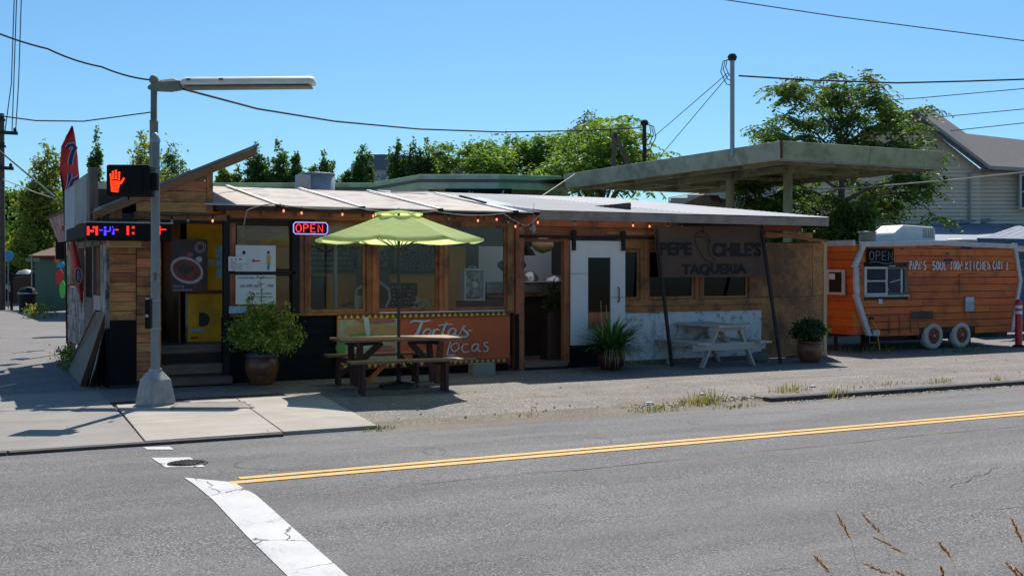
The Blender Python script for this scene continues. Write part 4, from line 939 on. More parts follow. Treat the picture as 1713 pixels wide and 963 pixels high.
# LED message sign on the corner
L0 = pv(145, 372, 15.98); L1 = pv(287, 372, 15.98); lz0, lz1 = 2.09, 2.33
ls = thing('led_sign', 'black message sign box with red and blue lit dots wrapped round the shack corner', 'electronic sign', (L0.x, 15.98, lz0))
MB().box(L0.x, L1.x, 15.98, 16.14, lz0, lz1).build('case', 'signal_black', ls, .006)
MB().box(L0.x-.001, L0.x+.16, 16.16, 19.0, lz0+.05, lz1).build('side_case', 'signal_black', ls, .006)
MB().box(L0.x-.02, L1.x+.02, 15.97, 16.2, lz1+.002, lz1+.02).build('top_cap', 'galvanised', ls)
def ledpos(x, y): return pv(60+x/6.59, 280+y/6.59, 15.976)
for nm, mt, rects in (('lit_dots', 'led_red', ((566, 650, 592, 745), (592, 690, 640, 712), (628, 650, 648, 672), (660, 650, 688, 745), (875, 682, 912, 694), (1003, 648, 1030, 745), (1062, 650, 1092, 674), (1062, 714, 1092, 742), (1350, 645, 1376, 745), (1376, 680, 1438, 693))),
                      ('lit_dots', 'led_blue', ((700, 686, 742, 699), (752, 652, 780, 672), (752, 690, 780, 745), (780, 698, 818, 712), (815, 655, 830, 700), (842, 652, 856, 668), (852, 680, 870, 712), (842, 716, 868, 745)))):
    mb = MB()
    for x0, y0, x1, y1 in rects:
        x = x0+5
        while x < x1-1:
            y = y0+5
            while y < y1-1: p = ledpos(x, y); mb.box(p.x-.0075, p.x+.0075, p.y-.004, p.y+.006, p.z-.0075, p.z+.0075); y += 12.2
            x += 12.2
    mb.build(nm, mt, ls)['kind'] = 'stuff'
o = sheet_thing('wooden_crate_panel', 'plain tan wood panel fixed right under the message sign', 'wood panel', 'beige_wood', 178, 400, 231, 414, 16.45, .3)
# poster torta ahogada in the porch
PVV = 17.15
po = thing('food_poster', 'dark poster of a torta ahogada in a white bowl hanging in the porch', 'poster', pv(316, 487, PVV))
flat('sheet', 'poster_brown', po, 286, 400, 347, 488, PVV, .01)
def zp(x, y): return (x/3.98, 340+y/3.98)
blob(po, 'bowl_print', 'plate_white', [p for p in [(312.5+27.5*math.cos(t*.35)-2*math.sin(t*.35), 452+22*math.sin(t*.35)+6*math.cos(t*.35)) for t in range(18)]], PVV-.016)
blob(po, 'soup_print', 'soup_red', [p for p in [(312.5+23.5*math.cos(t*.35)-2*math.sin(t*.35), 452+17.5*math.sin(t*.35)+5*math.cos(t*.35)) for t in range(18)]], PVV-.020)
blob(po, 'food_print', 'poster_brown', ell(311, 450, 13, 8, 12, .2, 3), PVV-.023); blob(po, 'food_print', 'food_red', ell(318, 426, 6, 4, 10, .2, 4), PVV-.016); blob(po, 'food_print', 'letter_grey', ell(333, 433, 5, 5, 8, .3, 5), PVV-.016)
c_ = pv(335, 413.5, PVV-.016); mb = MB()
for r_ in (.078, .05): mb.ribbon([c_+Vector((r_*math.cos(k*.3), 0, r_*math.sin(k*.3))) for k in range(22)], .008, (0, -1, 0))
mb.build('emblem', 'plate_white', po)
a = pv(289, 480.5, PVV-.013); text('TORTA', .045, 'plate_white', po, a, wfit=.17); a.z -= .055; text('AHOGADA', .045, 'plate_white', po, a, wfit=.29)
sheet_thing('wall_notice', 'small grey tag pinned to the yellow porch wall', 'notice', 'letter_grey', 348, 434, 357, 444, 17.44)
sheet_thing('wall_poster', 'narrow pale green poster hanging at the right of the yellow porch wall', 'poster', 'sky_blue_sign', 362, 412, 373, 466, 17.3)
# window notices
a = sheet_thing('distance_poster', 'upper white poster with two small figures and a red arrow behind the black-framed glass', 'poster', 'paper', 394, 410, 461, 454, 16.56)
def pp_(x, y): return (380+x/7.41, 400+y/7.41)
def mini(parent, pts, mat, nm='figure_print'): blob(parent, nm, mat, [pp_(*p) for p in pts], 16.541, .002)
mini(a, [(492, 195), (540, 195), (532, 300), (495, 300)], 'ink_yellow'); mini(a, [(500, 302), (530, 302), (524, 378), (498, 378)], 'ink_blue'); mini(a, ell(511, 165, 16, 20, 10), 'ink')
mini(a, ell(208, 165, 22, 24, 10), 'ink'); mini(a, [(300, 266), (335, 245), (335, 260), (410, 260), (410, 274), (335, 274), (335, 288)], 'ink_red', 'arrow_print')
a = sheet_thing('distance_poster', 'lower cream poster headed MAINTAIN A behind the black-framed glass', 'poster', 'paper', 394, 460, 461, 509, 16.56)
q = pv(398, 466, 16.541); text('MAINTAIN A MINIMUM', .036, 'ink', a, q, wfit=.54)
scribble(a, 400, 473, 458, 483, 16.545, 'chalk_white', 1, 5, .05, 'print'); scribble(a, 415, 488, 458, 500, 16.545, 'ink', 2, 6, .014, 'print')
a = sheet_thing('notice_sheet', 'small white notice with a red heading taped outside the black-framed glass', 'notice', 'paper', 382, 429, 413, 453, 16.53)
scribble(a, 385, 431, 411, 436, 16.515, 'ink_red', 1, 7, .026, 'print'); scribble(a, 385, 437, 411, 451, 16.515, 'ink_blue', 5, 8, .009, 'print')
a = sheet_thing('small_sign', 'small pale blue hand painted sign below the posters', 'sign', 'sky_blue_sign', 383, 512, 415, 524, 16.52)
# neon OPEN sign
NV = 16.5; ns = thing('neon_open_sign', 'lit red neon OPEN sign with violet border in the window left of the umbrella', 'neon sign', pv(519, 390, NV))
flat('backing', 'signal_black', ns, 490, 371, 549, 391, NV, .02)
p0, p1 = pv(491, 371.5, NV-.03), pv(548, 391, NV-.03); zt_, zb_ = p0.z, pv(491, 391, NV-.03).z; r_ = .03
bp = [(p0.x+r_, zt_), (p1.x-r_, zt_), (p1.x, zt_-r_), (p1.x, zb_+r_), (p1.x-r_, zb_), (p0.x+r_, zb_), (p0.x, zb_+r_), (p0.x, zt_-r_), (p0.x+r_, zt_)]
MB().tube([(x, NV-.03, z) for x, z in bp], .009, 6).build('border_tube', 'neon_violet', ns)
mb = MB(); hand(mb, 'OPEN', (p0.x+.035, NV-.035, zb_+.03), XA, UP, zt_-zb_-.06, p1.x-p0.x-.08, .008, tube=True); mb.build('letter_tube', 'neon_red', ns)
# ---- things seen inside through the glass
IV = 19.8
def menu(lab, px0, py0, px1, py1, rows, seed, v=IV, words=None):
    o = sheet_thing('chalkboard_menu', lab, 'chalkboard', 'chalk_black', px0, py0, px1, py1, v, .03, 'menus on the back wall')
    scribble(o, px0+5, py0+4, px1-4, py1-3, v-.036, 'chalk_white', rows, seed, .045 if rows < 8 else .032); return o
o = menu('wide black chalkboard with large sparse lettering, leftmost of the menus on the back wall', 512, 398, 592, 456, 6, 1)
o = menu('black chalkboard densely written, between the sparse board and the window post', 593, 398, 652, 450, 13, 2)
o = menu('black chalkboard with tight lines above the food poster, right of the window post', 653, 398, 742, 457, 14, 3)
o = menu('small square chalkboard below the other menus on the ochre wall', 650, 473, 697, 513, 5, 4, 19.6)
o = sheet_thing('soup_poster', 'dark food poster with a white octagonal bowl rim on the ochre wall', 'poster', 'poster_brown', 596, 450, 651, 516, 19.5, .02)
mb = MB(); mb.ribbon([pv(x, y, 19.46) for x, y in ((598, 516), (596, 485), (614, 472), (636, 472), (651, 484), (652, 500), (645, 514))], .055, (0, -1, 0)); mb.build('bowl_rim_print', 'plate_white', o)
o = sheet_thing('dark_cabinet', 'tall dark cabinet seen through the first window by the wood post', 'cabinet', 'chalk_black', 514, 461, 534, 560, 18.6, .4)
# counter below windows inside
t = thing('window_counter', 'dark wooden counter inside along the front windows', 'counter', (6.5, 17.1, .08))
B('top', 'leg_brown', t, 4.8, 8.2, 16.9, 17.3, .96, 1.0, .005); B('front_board', 'soffit_dark', t, 4.8, 8.2, 16.95, 16.98, .08, .96)
# floor lamp behind the glass
c_ = pv(561, 400, 18.4); t = thing('floor_lamp', 'tall pale floor lamp standing behind the first big window', 'lamp', (c_.x, c_.y, .08))
MB().tube([(c_.x, c_.y, .1), (c_.x, c_.y, 2.32)], .035, 8).build('pole', 'letter_grey', t); MB().lathe((c_.x, c_.y, 2.28), [(.24, 0), (.22, .09), (.10, .14), (0, .15)], 18).build('lamp_shade', 'letter_grey', t)
MB().lathe((c_.x, c_.y, .08), [(.2, 0), (.2, .03), (0, .04)], 18).build('foot', 'letter_grey', t)
# aloe / small plant on the counter
def pot_plant(lab, x, y, z, r, h, n, L, mat, pot, seed, name='potted_plant', wd=.02, group=None, up=.6):
    rg = random.Random(seed); t = thing(name, lab, 'plant', (x, y, z), group)
    MB().lathe((x, y, z), [(r*.7, 0), (r, h*.8), (r*1.05, h*.82), (r*1.05, h), (r*.9, h), (r*.9, h*.9), (0, h*.9)], 18).build('pot', pot, t)
    mb = MB()
    for k in range(n):
        a = rg.uniform(0, 6.28); d = Vector((math.cos(a), math.sin(a), 0)); s = Vector((-d.y, d.x, 0)); Lk = L*rg.uniform(.6, 1.1); u_ = rg.uniform(up*.5, up*1.3)
        p = Vector((x, y, z+h*.9))+d*r*.4*rg.random(); W = wd*rg.uniform(.7, 1.2); prev = None; ang = math.atan(u_*2); V_l = []
        for j in range(6):
            f = j/5; V_l += [p-s*W*math.sin(math.pi*(.12+.86*f)), p+s*W*math.sin(math.pi*(.12+.86*f))]
            p = p+(d*math.cos(ang)+Vector((0, 0, math.sin(ang))))*Lk/5; ang -= .30*rg.uniform(.4, 1.3)
        mb.add(V_l, [(2*j, 2*j+1, 2*j+3, 2*j+2) for j in range(5)], True)
    mb.build('leaves', mat, t); return t
c_ = pv(577, 515, 16.95); pot_plant('spiky green aloe in a small pot behind the first big window', c_.x, c_.y, 1.0, .07, .09, 22, .26, 'weed_green', 'plate_white', 3, wd=.022)
o = sheet_thing('counter_card', 'small cream card propped in the window next to the aloe', 'card', 'print_cream', 593, 495, 614, 514, 16.78); scribble(o, 595, 498, 612, 512, 16.76, 'ink_blue', 3, 12, .018, 'print')
o = leaf_mesh('crumpled_paper', np.array([pv(706, 508, 17)]*90)+rgn.normal(size=(90, 3))*(.08, .05, .035)+np.array([0, 0, .03]), .05, 'letter_grey', None, .7, 2); tag(o, 'crumple of clear plastic wrap on the counter in the third window', 'plastic wrap')
# wreath
c_ = pv(724, 430, 17.6); mb = MB()
for k in range(26): a = k*2*math.pi/26; mb.tube([c_+Vector((.11*math.cos(a), 0, .22*math.sin(a))), c_+Vector((.11*math.cos(a+.3), .01, .22*math.sin(a+.3)))], .02, 6)
o = mb.build('rope_ring', 'hat_brown'); tag(o, 'oval brown rope ring hanging inside by the second post', 'rope ring')
# box fan on a shelf
c0, c1 = pv(777, 503, 16.95), pv(812, 503, 16.95); fx0, fx1, fz0, fz1 = c0.x, c1.x, c0.z, pv(777, 449, 16.95).z
fn = thing('box_fan', 'white square box fan standing on a shelf behind the window right of the umbrella', 'fan', ((fx0+fx1)/2, 17, fz0))
for nm, q in (('housing', ((fx0, fx1, fz0, fz0+.03), (fx0, fx1, fz1-.03, fz1), (fx0, fx0+.03, fz0+.031, fz1-.031), (fx1-.03, fx1, fz0+.031, fz1-.031))),):
    mb = MB()
    for x0, x1, z0, z1 in q: mb.box(x0, x1, 16.95, 17.13, z0, z1)
    mb.build(nm, 'fan_white', fn, .008)
fc = Vector(((fx0+fx1)/2, 16.96, (fz0+fz1)/2)); mb = MB()
for k in range(15): x = fx0+.035+(fx1-fx0-.07)*k/14; mb.tube([(x, 16.955, fz0+.02), (x, 16.955, fz1-.02)], .0035, 4, False)
for r_ in (.05, .12, .2): mb.tube([fc+Vector((r_*math.cos(k*.3), -.008, r_*math.sin(k*.3))) for k in range(22)], .004, 4, False)
mb.lathe(fc+Vector((0, -.012, 0)), [(.045, 0), (.045, .008)], 16, (0, -1, 0)); mb.build('grille', 'fan_white', fn)
for k in range(5):
    a = k*1.2566; d = Vector((math.cos(a), 0, math.sin(a))); s = Vector((-d.z, 0, d.x)); MB().add([fc+d*.03+Vector((0, .05, 0)), fc+d*.19+s*.07+Vector((0, .03, 0)), fc+d*.2-s*.07+Vector((0, .09, 0)), fc+d*.03+Vector((0, .07, 0))], [(0, 1, 2, 3)]).build('blade', 'letter_grey', fn)
MB().tube([fc+Vector((-.07, .09, (fz1-fz0)/2)), fc+Vector((-.05, .09, (fz1-fz0)/2+.03)), fc+Vector((.05, .09, (fz1-fz0)/2+.03)), fc+Vector((.07, .09, (fz1-fz0)/2))], .009, 6).build('handle', 'fan_white', fn)
t = thing('fan_shelf', 'low brown wooden box under the white fan', 'shelf', (fx0, 17, 1.0)); B('box', 'leg_brown', t, fx0-.02, 8.2, 16.93, 17.25, 1.002, fz0-.002)
# kitchen pass: steel counter and hood
a, b = pv(815, 470, 18.3), pv(944, 470, 18.3); t = thing('steel_counter', 'shiny stainless steel kitchen counter seen through the doorway', 'counter', ((a.x+b.x)/2, 18.4, .08))
zt_, zb_ = a.z, pv(815, 491, 18.3).z
MB().box(a.x, b.x, 18.3, 19.2, zb_, zt_-.05).build('front', 'steel', t, .01); MB().box(a.x-.02, b.x, 18.26, 19.24, zt_-.048, zt_-.01).build('top', 'steel', t, .01)
B('shelf_board', 'beam_wood', t, a.x, b.x, 18.25, 18.3, zb_-.06, zb_-.02); B('base', 'soffit_dark', t, a.x, b.x, 18.32, 19.2, .08, zb_-.06)
def dome(lab, px, py, v, r, h): c = pv(px, py, v); o = MB().lathe((c.x, c.y, zt_-.008), [(r, 0), (r*.9, h*.4), (r*.55, h*.85), (0, h)], 20).build('steel_bowl', 'steel'); tag(o, lab, 'bowl', 'upturned steel bowls on the counter')
dome('larger upturned steel bowl on the kitchen counter beside the doorway jamb', 926, 468, 18.7, .26, .12); dome('smaller upturned steel bowl on the kitchen counter in the doorway', 885, 468, 18.8, .2, .2)
def hang(lab, px, py, v, prof, mat, cat, name, ztop=2.75, sc_=1):
    c = pv(px, py, v); t = thing(name, lab, cat, c); MB().lathe(c, prof, 20).build('shade', mat, t); MB().tube([c+Vector((0, 0, prof[-1][1])), (c.x, c.y, ztop)], .006, 4).build('cord', 'cable_black', t)
hang('black cone pendant lamp hanging just inside the doorway', 882, 427, 17.2, [(.15, 0), (.10, .09), (.04, .16), (0, .2)], 'black_metal', 'lamp', 'pendant_lamp')
hang('brown woven basket lamp hanging behind the door post', 856, 463, 17.9, [(.02, 0), (.14, .07), (.27, .2), (.24, .27), (.1, .33), (0, .34)], 'hat_brown', 'lamp', 'basket_lamp')
hang('cream round paper lantern hanging at the top of the doorway', 908, 424, 18.0, [(0, 0), (.14, .05), (.2, .12), (.2, .2), (.1, .28), (0, .3)], 'lantern_cream', 'lantern', 'paper_lantern')
# brown planter with plant in the doorway
a, b = pv(915, 600, 16.9), pv(944, 600, 16.9); t = thing('door_planter', 'tall brown wooden planter with a dark plant inside the doorway', 'planter', (9.2, 17, .12))
zt_ = pv(915, 523, 16.9).z
for k in range(4): u = a.x+(b.x-a.x)*k/4; B('plank', 'leg_brown', t, u+.003, u+(b.x-a.x)/4-.003, 16.88, 16.9, .13, zt_)
B('box', 'soffit_dark', t, a.x, b.x, 16.9, 17.15, .12, zt_-.02)
P, _c = clumps([(((a.x+b.x)/2, 17.0, zt_+.22), (.14, .12, .25))], 420, 10, .3, 3); leaf_mesh('foliage', P, .09, 'leaf_dark', t, .4, 3)
# hanging plants in the first windows
for i, (px, py, L_) in enumerate(((503, 380, .5), (520, 385, .42), (636, 395, .35), (665, 395, .25))):
    c = pv(px, py, 16.8); t = thing('hanging_plant', ('trailing plant hanging between the black post and the wood post', 'trailing plant at the left edge of the first big window', 'trailing plant beside the middle window post', 'small trailing plant under the umbrella edge in the second big window')[i], 'plant', c, 'trailing plants in the windows')
    n = 200; z = -rgn.random(n)**1.3*L_; P = np.array(c)+np.stack([rgn.normal(size=n)*.045, rgn.normal(size=n)*.04, z+.1], 1); leaf_mesh('foliage', P, .045, 'leaf_yellow', t, .35, i)
    MB().lathe(c+Vector((0, 0, .08)), [(.05, 0), (.08, .1), (.07, .1), (0, .09)], 12).build('pot', 'pot_brown', t)
# pendant bulbs behind black-framed glass
for px, py in ((406, 400), (430, 403), (412, 380)):
    c = pv(px, py, 17.3); t = thing('pendant_bulb', {406: 'left', 430: 'right', 412: 'upper'}[px]+' bare bulb on a cord behind the black-framed glass', 'lamp', c, 'bare bulbs behind the framed glass')
    MB().ball(c, .03).build('bulb', 'bulb_clear', t); MB().tube([c+Vector((0, 0, .03)), (c.x, c.y, 2.6)], .005, 4).build('cord', 'cable_white', t)
a = pv(395, 392, 18.5); B('light_beam', 'membrane', R, a.x, pv(482, 392, 18.5).x, 18.5, 18.55, a.z-.08, a.z+.09)
# ---- string lights
def string(lab, pts, sag, bulbs, cmat, name='string_lights'):
    t = thing(name, lab, 'string lights', pts[0], 'bulb strings along the eave'); mb = MB(); allp = []
    for (a, b), s in zip(zip(pts[:-1], pts[1:]), sag):
        for k in range(10): f = k/10; allp.append(a.lerp(b, f)-Vector((0, 0, 4*s*f*(1-f))))
    allp.append(pts[-1]); mb.tube(allp, .009, 5).build('cable', cmat, t)
    n = len(allp)-1
    for f, lit in bulbs:
        i = min(n-1, int(f*n)); p = allp[i].lerp(allp[i+1], f*n-i); b = MB().ball(p-Vector((0, 0, .085)), .017 if lit else .02, 8, 6, (1, 1, 1.4)).build('bulb', 'bulb_lit' if lit else 'bulb_clear', t)
        MB().lathe(p-Vector((0, 0, .055)), [(.013, 0), (.013, .055)], 8).build('socket', 'cable_black', t)
ev = 16.36
def e(px, py, v=ev): return pv(px, py, v)
string('white bulb string looping along the pale roof eave between the shack and the metal roof', [e(408, 376, 16.5), e(414, 351), e(460, 341), e(600, 348), e(728, 353), e(842, 357), e(880, 378), e(905, 358)], [-.02, -.02, .04, .05, .05, .02, .02],
       [(.33, 1), (.40, 1), (.455, 1), (.50, 1), (.54, 0), (.60, 0), (.66, 1), (.70, 1), (.745, 0), (.79, 1), (.82, 0), (.9, 0), (.3, 1), (.97, 1)], 'cable_white')
string('dark bulb string under the shack beam by the porch', [pv(250, 357, 16.45), pv(312, 359, 16.45), pv(376, 357, 16.45)], [.02, .02], [(.3, 0), (.52, 0), (.84, 1)], 'cable_black')
string('dark bulb string under the metal roof above the barn door', [pv(955, 366, 16.35), pv(1060, 369, 16.35), pv(1160, 372, 16.35), pv(1260, 374, 16.35)], [.01, .01, .01], [(.02, 0), (.33, 1), (.42, 1), (.52, 0), (.6, 0), (.9, 0)], 'cable_black')
# chandelier-like cluster at the roof corner
c = pv(893, 385, 16.2); t = thing('glass_chime', 'small clear glass chime hanging where the two roofs meet', 'wind chime', c)
MB().tube([c, c+Vector((0, 0, .45))], .004, 4).build('cord', 'cable_white', t); MB().lathe(c-Vector((0, 0, .06)), [(0, 0), (.02, .02), (.045, .08), (.03, .1), (.03, .14)], 10).build('glass_body', 'bulb_clear', t)

# ================================================================== THINGS ALONG THE LANE SIDE (left)
t = thing('painted_sign_board', 'grey-green weathered board with a brown post, first above the shack side wall', 'sign', (1.8, 18.6, 2.4), 'old boards above the side wall')
MB().box(1.79, 1.82, 17.75, 19.45, 2.42, 3.14).build('board', 'old_sign', t); B('post', 'grey_wood', t, 1.80, 1.92, 17.45, 17.72, 2.2, 3.2, .006)
t = thing('painted_sign_board', 'white weathered board with faint red marks, behind the grey-green board', 'sign', (1.8, 20, 2.3), 'old boards above the side wall')
MB().box(1.78, 1.81, 19.5, 21.3, 2.20, 3.10).build('board', 'old_sign_blue', t)
c0 = [pu(*p, 1.74) for p in ((112, 348), (100, 402), (92, 403), (80, 362))]
t = thing('tilted_sign_panel', 'pinkish worn slatted panel tilting outward at the far end of the lane boards', 'sign', pd(98, 404, 21.5))
A_ = [pd(*p, 21.5) for p in ((81, 365), (113, 352), (116, 402), (97, 405))]
for k in range(5):
    f0, f1 = k/5+.01, (k+1)/5-.01; q = [A_[0].lerp(A_[1], f0), A_[0].lerp(A_[1], f1), A_[3].lerp(A_[2], f1), A_[3].lerp(A_[2], f0)]; MB().prism(q, FWD*.04).build('slat', 'pink_sign', t)
MB().beam(A_[0]-FWD*.03, A_[1]-FWD*.03, .03, .05).build('top_rail', 'grey_wood', t)
# feather flag
DF = 20.6
fl = thing('feather_flag', 'tall red feather flag with navy white-edged letters rising above the lane boards', 'flag', pd(112, 575, DF))
Lf = [(121, 211), (110, 228), (104, 245), (101, 262), (100, 280), (102, 300), (105, 325), (108, 345), (110, 362)]
Rf = [(122, 211), (125, 225), (128, 245), (130, 262), (131, 280), (133, 296), (127, 315), (118, 330), (112, 362)]
mb = MB(); N = 6
for (a, b) in zip(Lf, Rf):
    for k in range(N+1): f = k/N; p = pd(a[0]+(b[0]-a[0])*f, a[1]+(b[1]-a[1])*f, DF+.05*math.sin(f*7+a[1]*.02)); mb.v.append(tuple(p))
for i in range(len(Lf)-1):
    for k in range(N): a = i*(N+1)+k; mb.f.append((a, a+1, a+N+2, a+N+1)); mb.sm.append(True)
mb.build('cloth', 'flag_red', fl)
def z3(x, y): return (x*160/1401, 190+y*110/963)
def fstroke(pts, w1, w2, D):
    P = [pd(*p, D) for p in pts]; a = MB().ribbon(P, w1, -FWD); a.build('letter_outline', 'plate_white', fl); MB().ribbon([p-FWD*.006 for p in P], w2, -FWD).build('letter', 'flag_navy', fl)
fstroke([z3(*p) for p in ((985, 510), (1010, 470), (1070, 460), (1100, 500), (1060, 590), (1035, 680), (1030, 750))], .10, .07, DF-.07)
fstroke([(117, 291), (116, 305), (112, 322)], .09, .06, DF-.08); fstroke([(132, 297), (122, 302), (115, 318)], .09, .06, DF-.09)
MB().tube([pd(112, 575, DF), pd(110, 430, DF), pd(107, 330, DF), pd(101, 285, DF), pd(104, 245, DF), pd(121, 211, DF)], .018, 6).build('pole', 'black_metal', fl)
lf = thing('hanging_flag', 'lower red flag with a navy ring hanging beneath the lane boards', 'flag', pd(125, 500, 18.2))
mb = MB()
for k, (a, b) in enumerate((((117, 388), (120, 388)), ((118, 410), (128, 412)), ((121, 440), (135, 444)), ((126, 470), (139, 476)), ((131, 490), (139, 500)), ((135, 506), (138, 510)))): mb.v += [tuple(pd(*a, 18.2)), tuple(pd((a[0]+b[0])/2, (a[1]+b[1])/2, 18.1)), tuple(pd(*b, 18.2))]
for k in range(5):
    for j in range(2): a = 3*k+j; mb.f.append((a, a+1, a+4, a+3)); mb.sm.append(True)
mb.build('cloth', 'flag_red', lf); c_ = pd(131, 461, 18.0)
MB().ribbon([c_+RIGHT*.035*math.cos(k*.4)+UP*.11*math.sin(k*.4) for k in range(17)], .05, -FWD).build('ring_outline', 'plate_white', lf); MB().ribbon([c_-FWD*.01+RIGHT*.035*math.cos(k*.4)+UP*.11*math.sin(k*.4) for k in range(17)], .03, -FWD).build('ring_print', 'flag_navy', lf)
# coloured garden spinner
gs = thing('garden_spinner', 'string of yellow, orange, blue, red and green pinwheel shapes hanging by the lane', 'spinner', pd(100, 405, 24))
D_ = 24
for nm, mt, c, rx, ry in (('bird_shape', 'p_yellow', (92, 408), 2.6, 3.5), ('bird_shape', 'p_yellow', (93.5, 418), 2, 6), ('disc', 'p_orange', (95, 433), 4, 7), ('disc', 'p_cyan', (101, 443), 6.5, 5), ('disc', 'red_plastic', (99, 463), 6.5, 13), ('leaf_shape', 'p_lime', (104, 484), 5, 15)):
    q = pd(*c, D_); X = (RIGHT+UP*.15).normalized(); MB().prism([tuple(q+X*(rx*D_/FPX)*math.cos(k*.4488)+UP*(ry*D_/FPX)*math.sin(k*.4488)) for k in range(14)], FWD*.03).build(nm, mt, gs)
MB().tube([pd(91, 404, 24.05), pd(99, 450, 24.05), pd(106, 500, 24.05)], .012, 5).build('cord', 'cable_black', gs)
t = thing('lane_post', 'grey post with a dark meter box beside the coloured spinner', 'post', pg(116, 590)); b_ = pg(116, 590)
MB().tube([b_, b_+UP*2.5], .045, 8).build('post', 'weather_white', t); B('meter_box', 'black_wall', t, b_.x-.25, b_.x-.06, b_.y, b_.y+.15, 1.9, 2.3)
# leaning board by the corner
lb = thing('leaning_sign_board', 'brown worn sign board leaning against the shack corner with its pale edge showing', 'sign', pg(135, 645))
q = [pg(120, 612)+UP*.02, pg(146, 647), Vector((0, 0, 0)), Vector((0, 0, 0))]
top1, top0 = pd(184, 524, 15.9), pd(166, 522, 16.5)
q = [pg(118, 618), pg(142, 646), top1, top0]
nn = (q[1]-q[0]).cross(q[3]-q[0]).normalized()
if nn.dot(Vector((0, -1, 0))) < 0: nn = -nn
MB().prism([tuple(p) for p in q], tuple(-nn*.06)).build('board', 'grey_wood', lb)
MB().beam(q[1]-nn*.03, q[2]-nn*.03, .07, .08, nn).build('edge_board', 'leg_brown', lb); MB().beam(q[0]-nn*.03, q[3]-nn*.03, .05, .07, nn).build('edge_board', 'leg_brown', lb)
pz = pg(156, 648)
MB().prism([tuple(pg(148, 648)), tuple(pg(162, 640)), tuple(pd(172, 560, 15.9)), tuple(pd(160, 610, 15.7))], (0, .04, 0)).build('pale_prop', 'weather_white', lb)
P, _c = clumps([((1.72, 20.3, .16), (.2, 1.2, .2))], 700, 16, .25, 9); o = leaf_mesh('lane_shrub', P, .05, 'leaf_big', None, .5, 8); tag(o, 'low scruffy shrub growing along the lane wall behind the leaning board', 'shrub')
P2 = pg(70, 545); P, _c = clumps([((P2.x+.3, P2.y+6, .22), (.6, .5, .22))], 700, 14, .25, 9); o = leaf_mesh('lane_shrub', P, .09, 'leaf_yellow', None, .5, 8); tag(o, 'yellowish weed bush in front of the green shed', 'shrub')
# push button on the ped pole etc. ---------------------------------------------------------- signal pole
b_ = pg(260, 678); X0, Y0 = b_.x, b_.y
sp = thing('signal_pole', 'grey steel pedestrian signal pole with a tapered cast base at the sidewalk corner', 'signal pole', (X0, Y0, 0))
def sq(cx, cy, z, r, rot=.47): return [(cx+r*math.cos(rot+math.pi/4+k*math.pi/2), cy+r*math.sin(rot+math.pi/4+k*math.pi/2), z) for k in range(4)]
mb = MB(); rings = [(.245, .0), (.245, .04), (.19, .31), (.095, .41), (.085, .42), (.085, .45)]; vs = []
for r_, z in rings: vs += sq(X0, Y0, z+.015, r_)
mb.add(vs, [(4*i+k, 4*i+(k+1) % 4, 4*i+4+(k+1) % 4, 4*i+4+k) for i in range(len(rings)-1) for k in range(4)]+[tuple(4*(len(rings)-1)+k for k in range(4))]).build('cast_base', 'cast_base', sp, .012)
MB().lathe((X0, Y0, .0), [(.057, .45), (.052, 3.28)], 18).build('post', 'pole_paint', sp)
for k in range(4):
    a_ = .47+math.pi/4+k*math.pi/2; MB().lathe((X0+.20*math.cos(a_), Y0+.20*math.sin(a_), .05), [(.018, 0), (.018, .03), (0, .035)], 6).build('anchor_bolt', 'galvanised', sp)
MB().obox(pd(257, 470, 13.40), RIGHT*.045, FWD*.03, UP*.10).build('sticker_plate', 'weather_white', sp); MB().lathe((X0, Y0, .95), [(.061, 0), (.061, .02)], 16).lathe((X0, Y0, 1.30), [(.060, 0), (.060, .02)], 16).build('strap', 'galvanised', sp)
MB().lathe((X0, Y0, 3.28), [(.060, 0), (.060, .03), (.05, .06), (.03, .11), (0, .125)], 18).build('cap', 'galvanised', sp)
ph = thing('pedestrian_signal', 'black pedestrian signal box showing a lit orange raised hand', 'pedestrian signal', (X0-.5, Y0-.1, 2.6))
c1 = pd(177, 275, 13.3); c2 = pd(250, 328, 13.3); O = pd(177, 328, 13.3)
MB().obox(O, RIGHT*(73*13.3/FPX), FWD*.22, UP*(53*13.3/FPX)).build('housing', 'signal_black', ph, .025)
MB().obox(pd(182, 323, 13.3)-FWD*.012, RIGHT*(56*13.3/FPX), FWD*.012, UP*(43*13.3/FPX)).build('display', 'signal_black', ph)
MB().obox(pd(246, 318, 13.35), RIGHT*(16*13.3/FPX), FWD*.1, UP*(30*13.3/FPX)).build('bracket', 'signal_black', ph, .01)
MB().lathe(pd(215, 331, 13.4), [(.01, -.03), (.01, .02)], 6).build('cable_gland', 'signal_black', ph)
def zh(x, y): return (x/3.98, 180+y/3.98)
mb = MB(); DH = 13.27
def cap(a, b, w):
    A_, B_ = Vector(a), Vector(b); d = (B_-A_).normalized(); s = Vector((-d.y, d.x))*w; P = [A_+s, A_-s]+[B_+(-s*math.cos(t)+d*w*math.sin(t)) for t in (0, .785, 1.57, 2.36, 3.14)]
    return [pd(*zh(*p), DH) for p in P]
fing = [((741, 480), (735, 436), 7), ((755, 478), (752, 418), 7), ((773, 478), (772, 411), 7), ((791, 482), (794, 424), 7)]
segs = []
for a, b, wd in fing:
    for k in range(4): f0, f1 = k/4, (k+.72)/4; A_, B_ = Vector(a), Vector(b); segs.append((A_.lerp(B_, f0), A_.lerp(B_, f1), wd))
for a, b, wd in segs:
    d = (b-a).normalized(); s = Vector((-d.y, d.x))*wd; mb.poly([pd(*zh(*p), DH) for p in (a+s, a-s, b-s, b+s)])
for k in range(9):     # palm in slanted bars
    y = 488+k*8.6; xl = 732+k*.9; xr = 804-k*2.1; mb.poly([pd(*zh(*p), DH) for p in ((xl, y-3), (xr, y+2), (xr, y+7.4), (xl, y+2.4))])
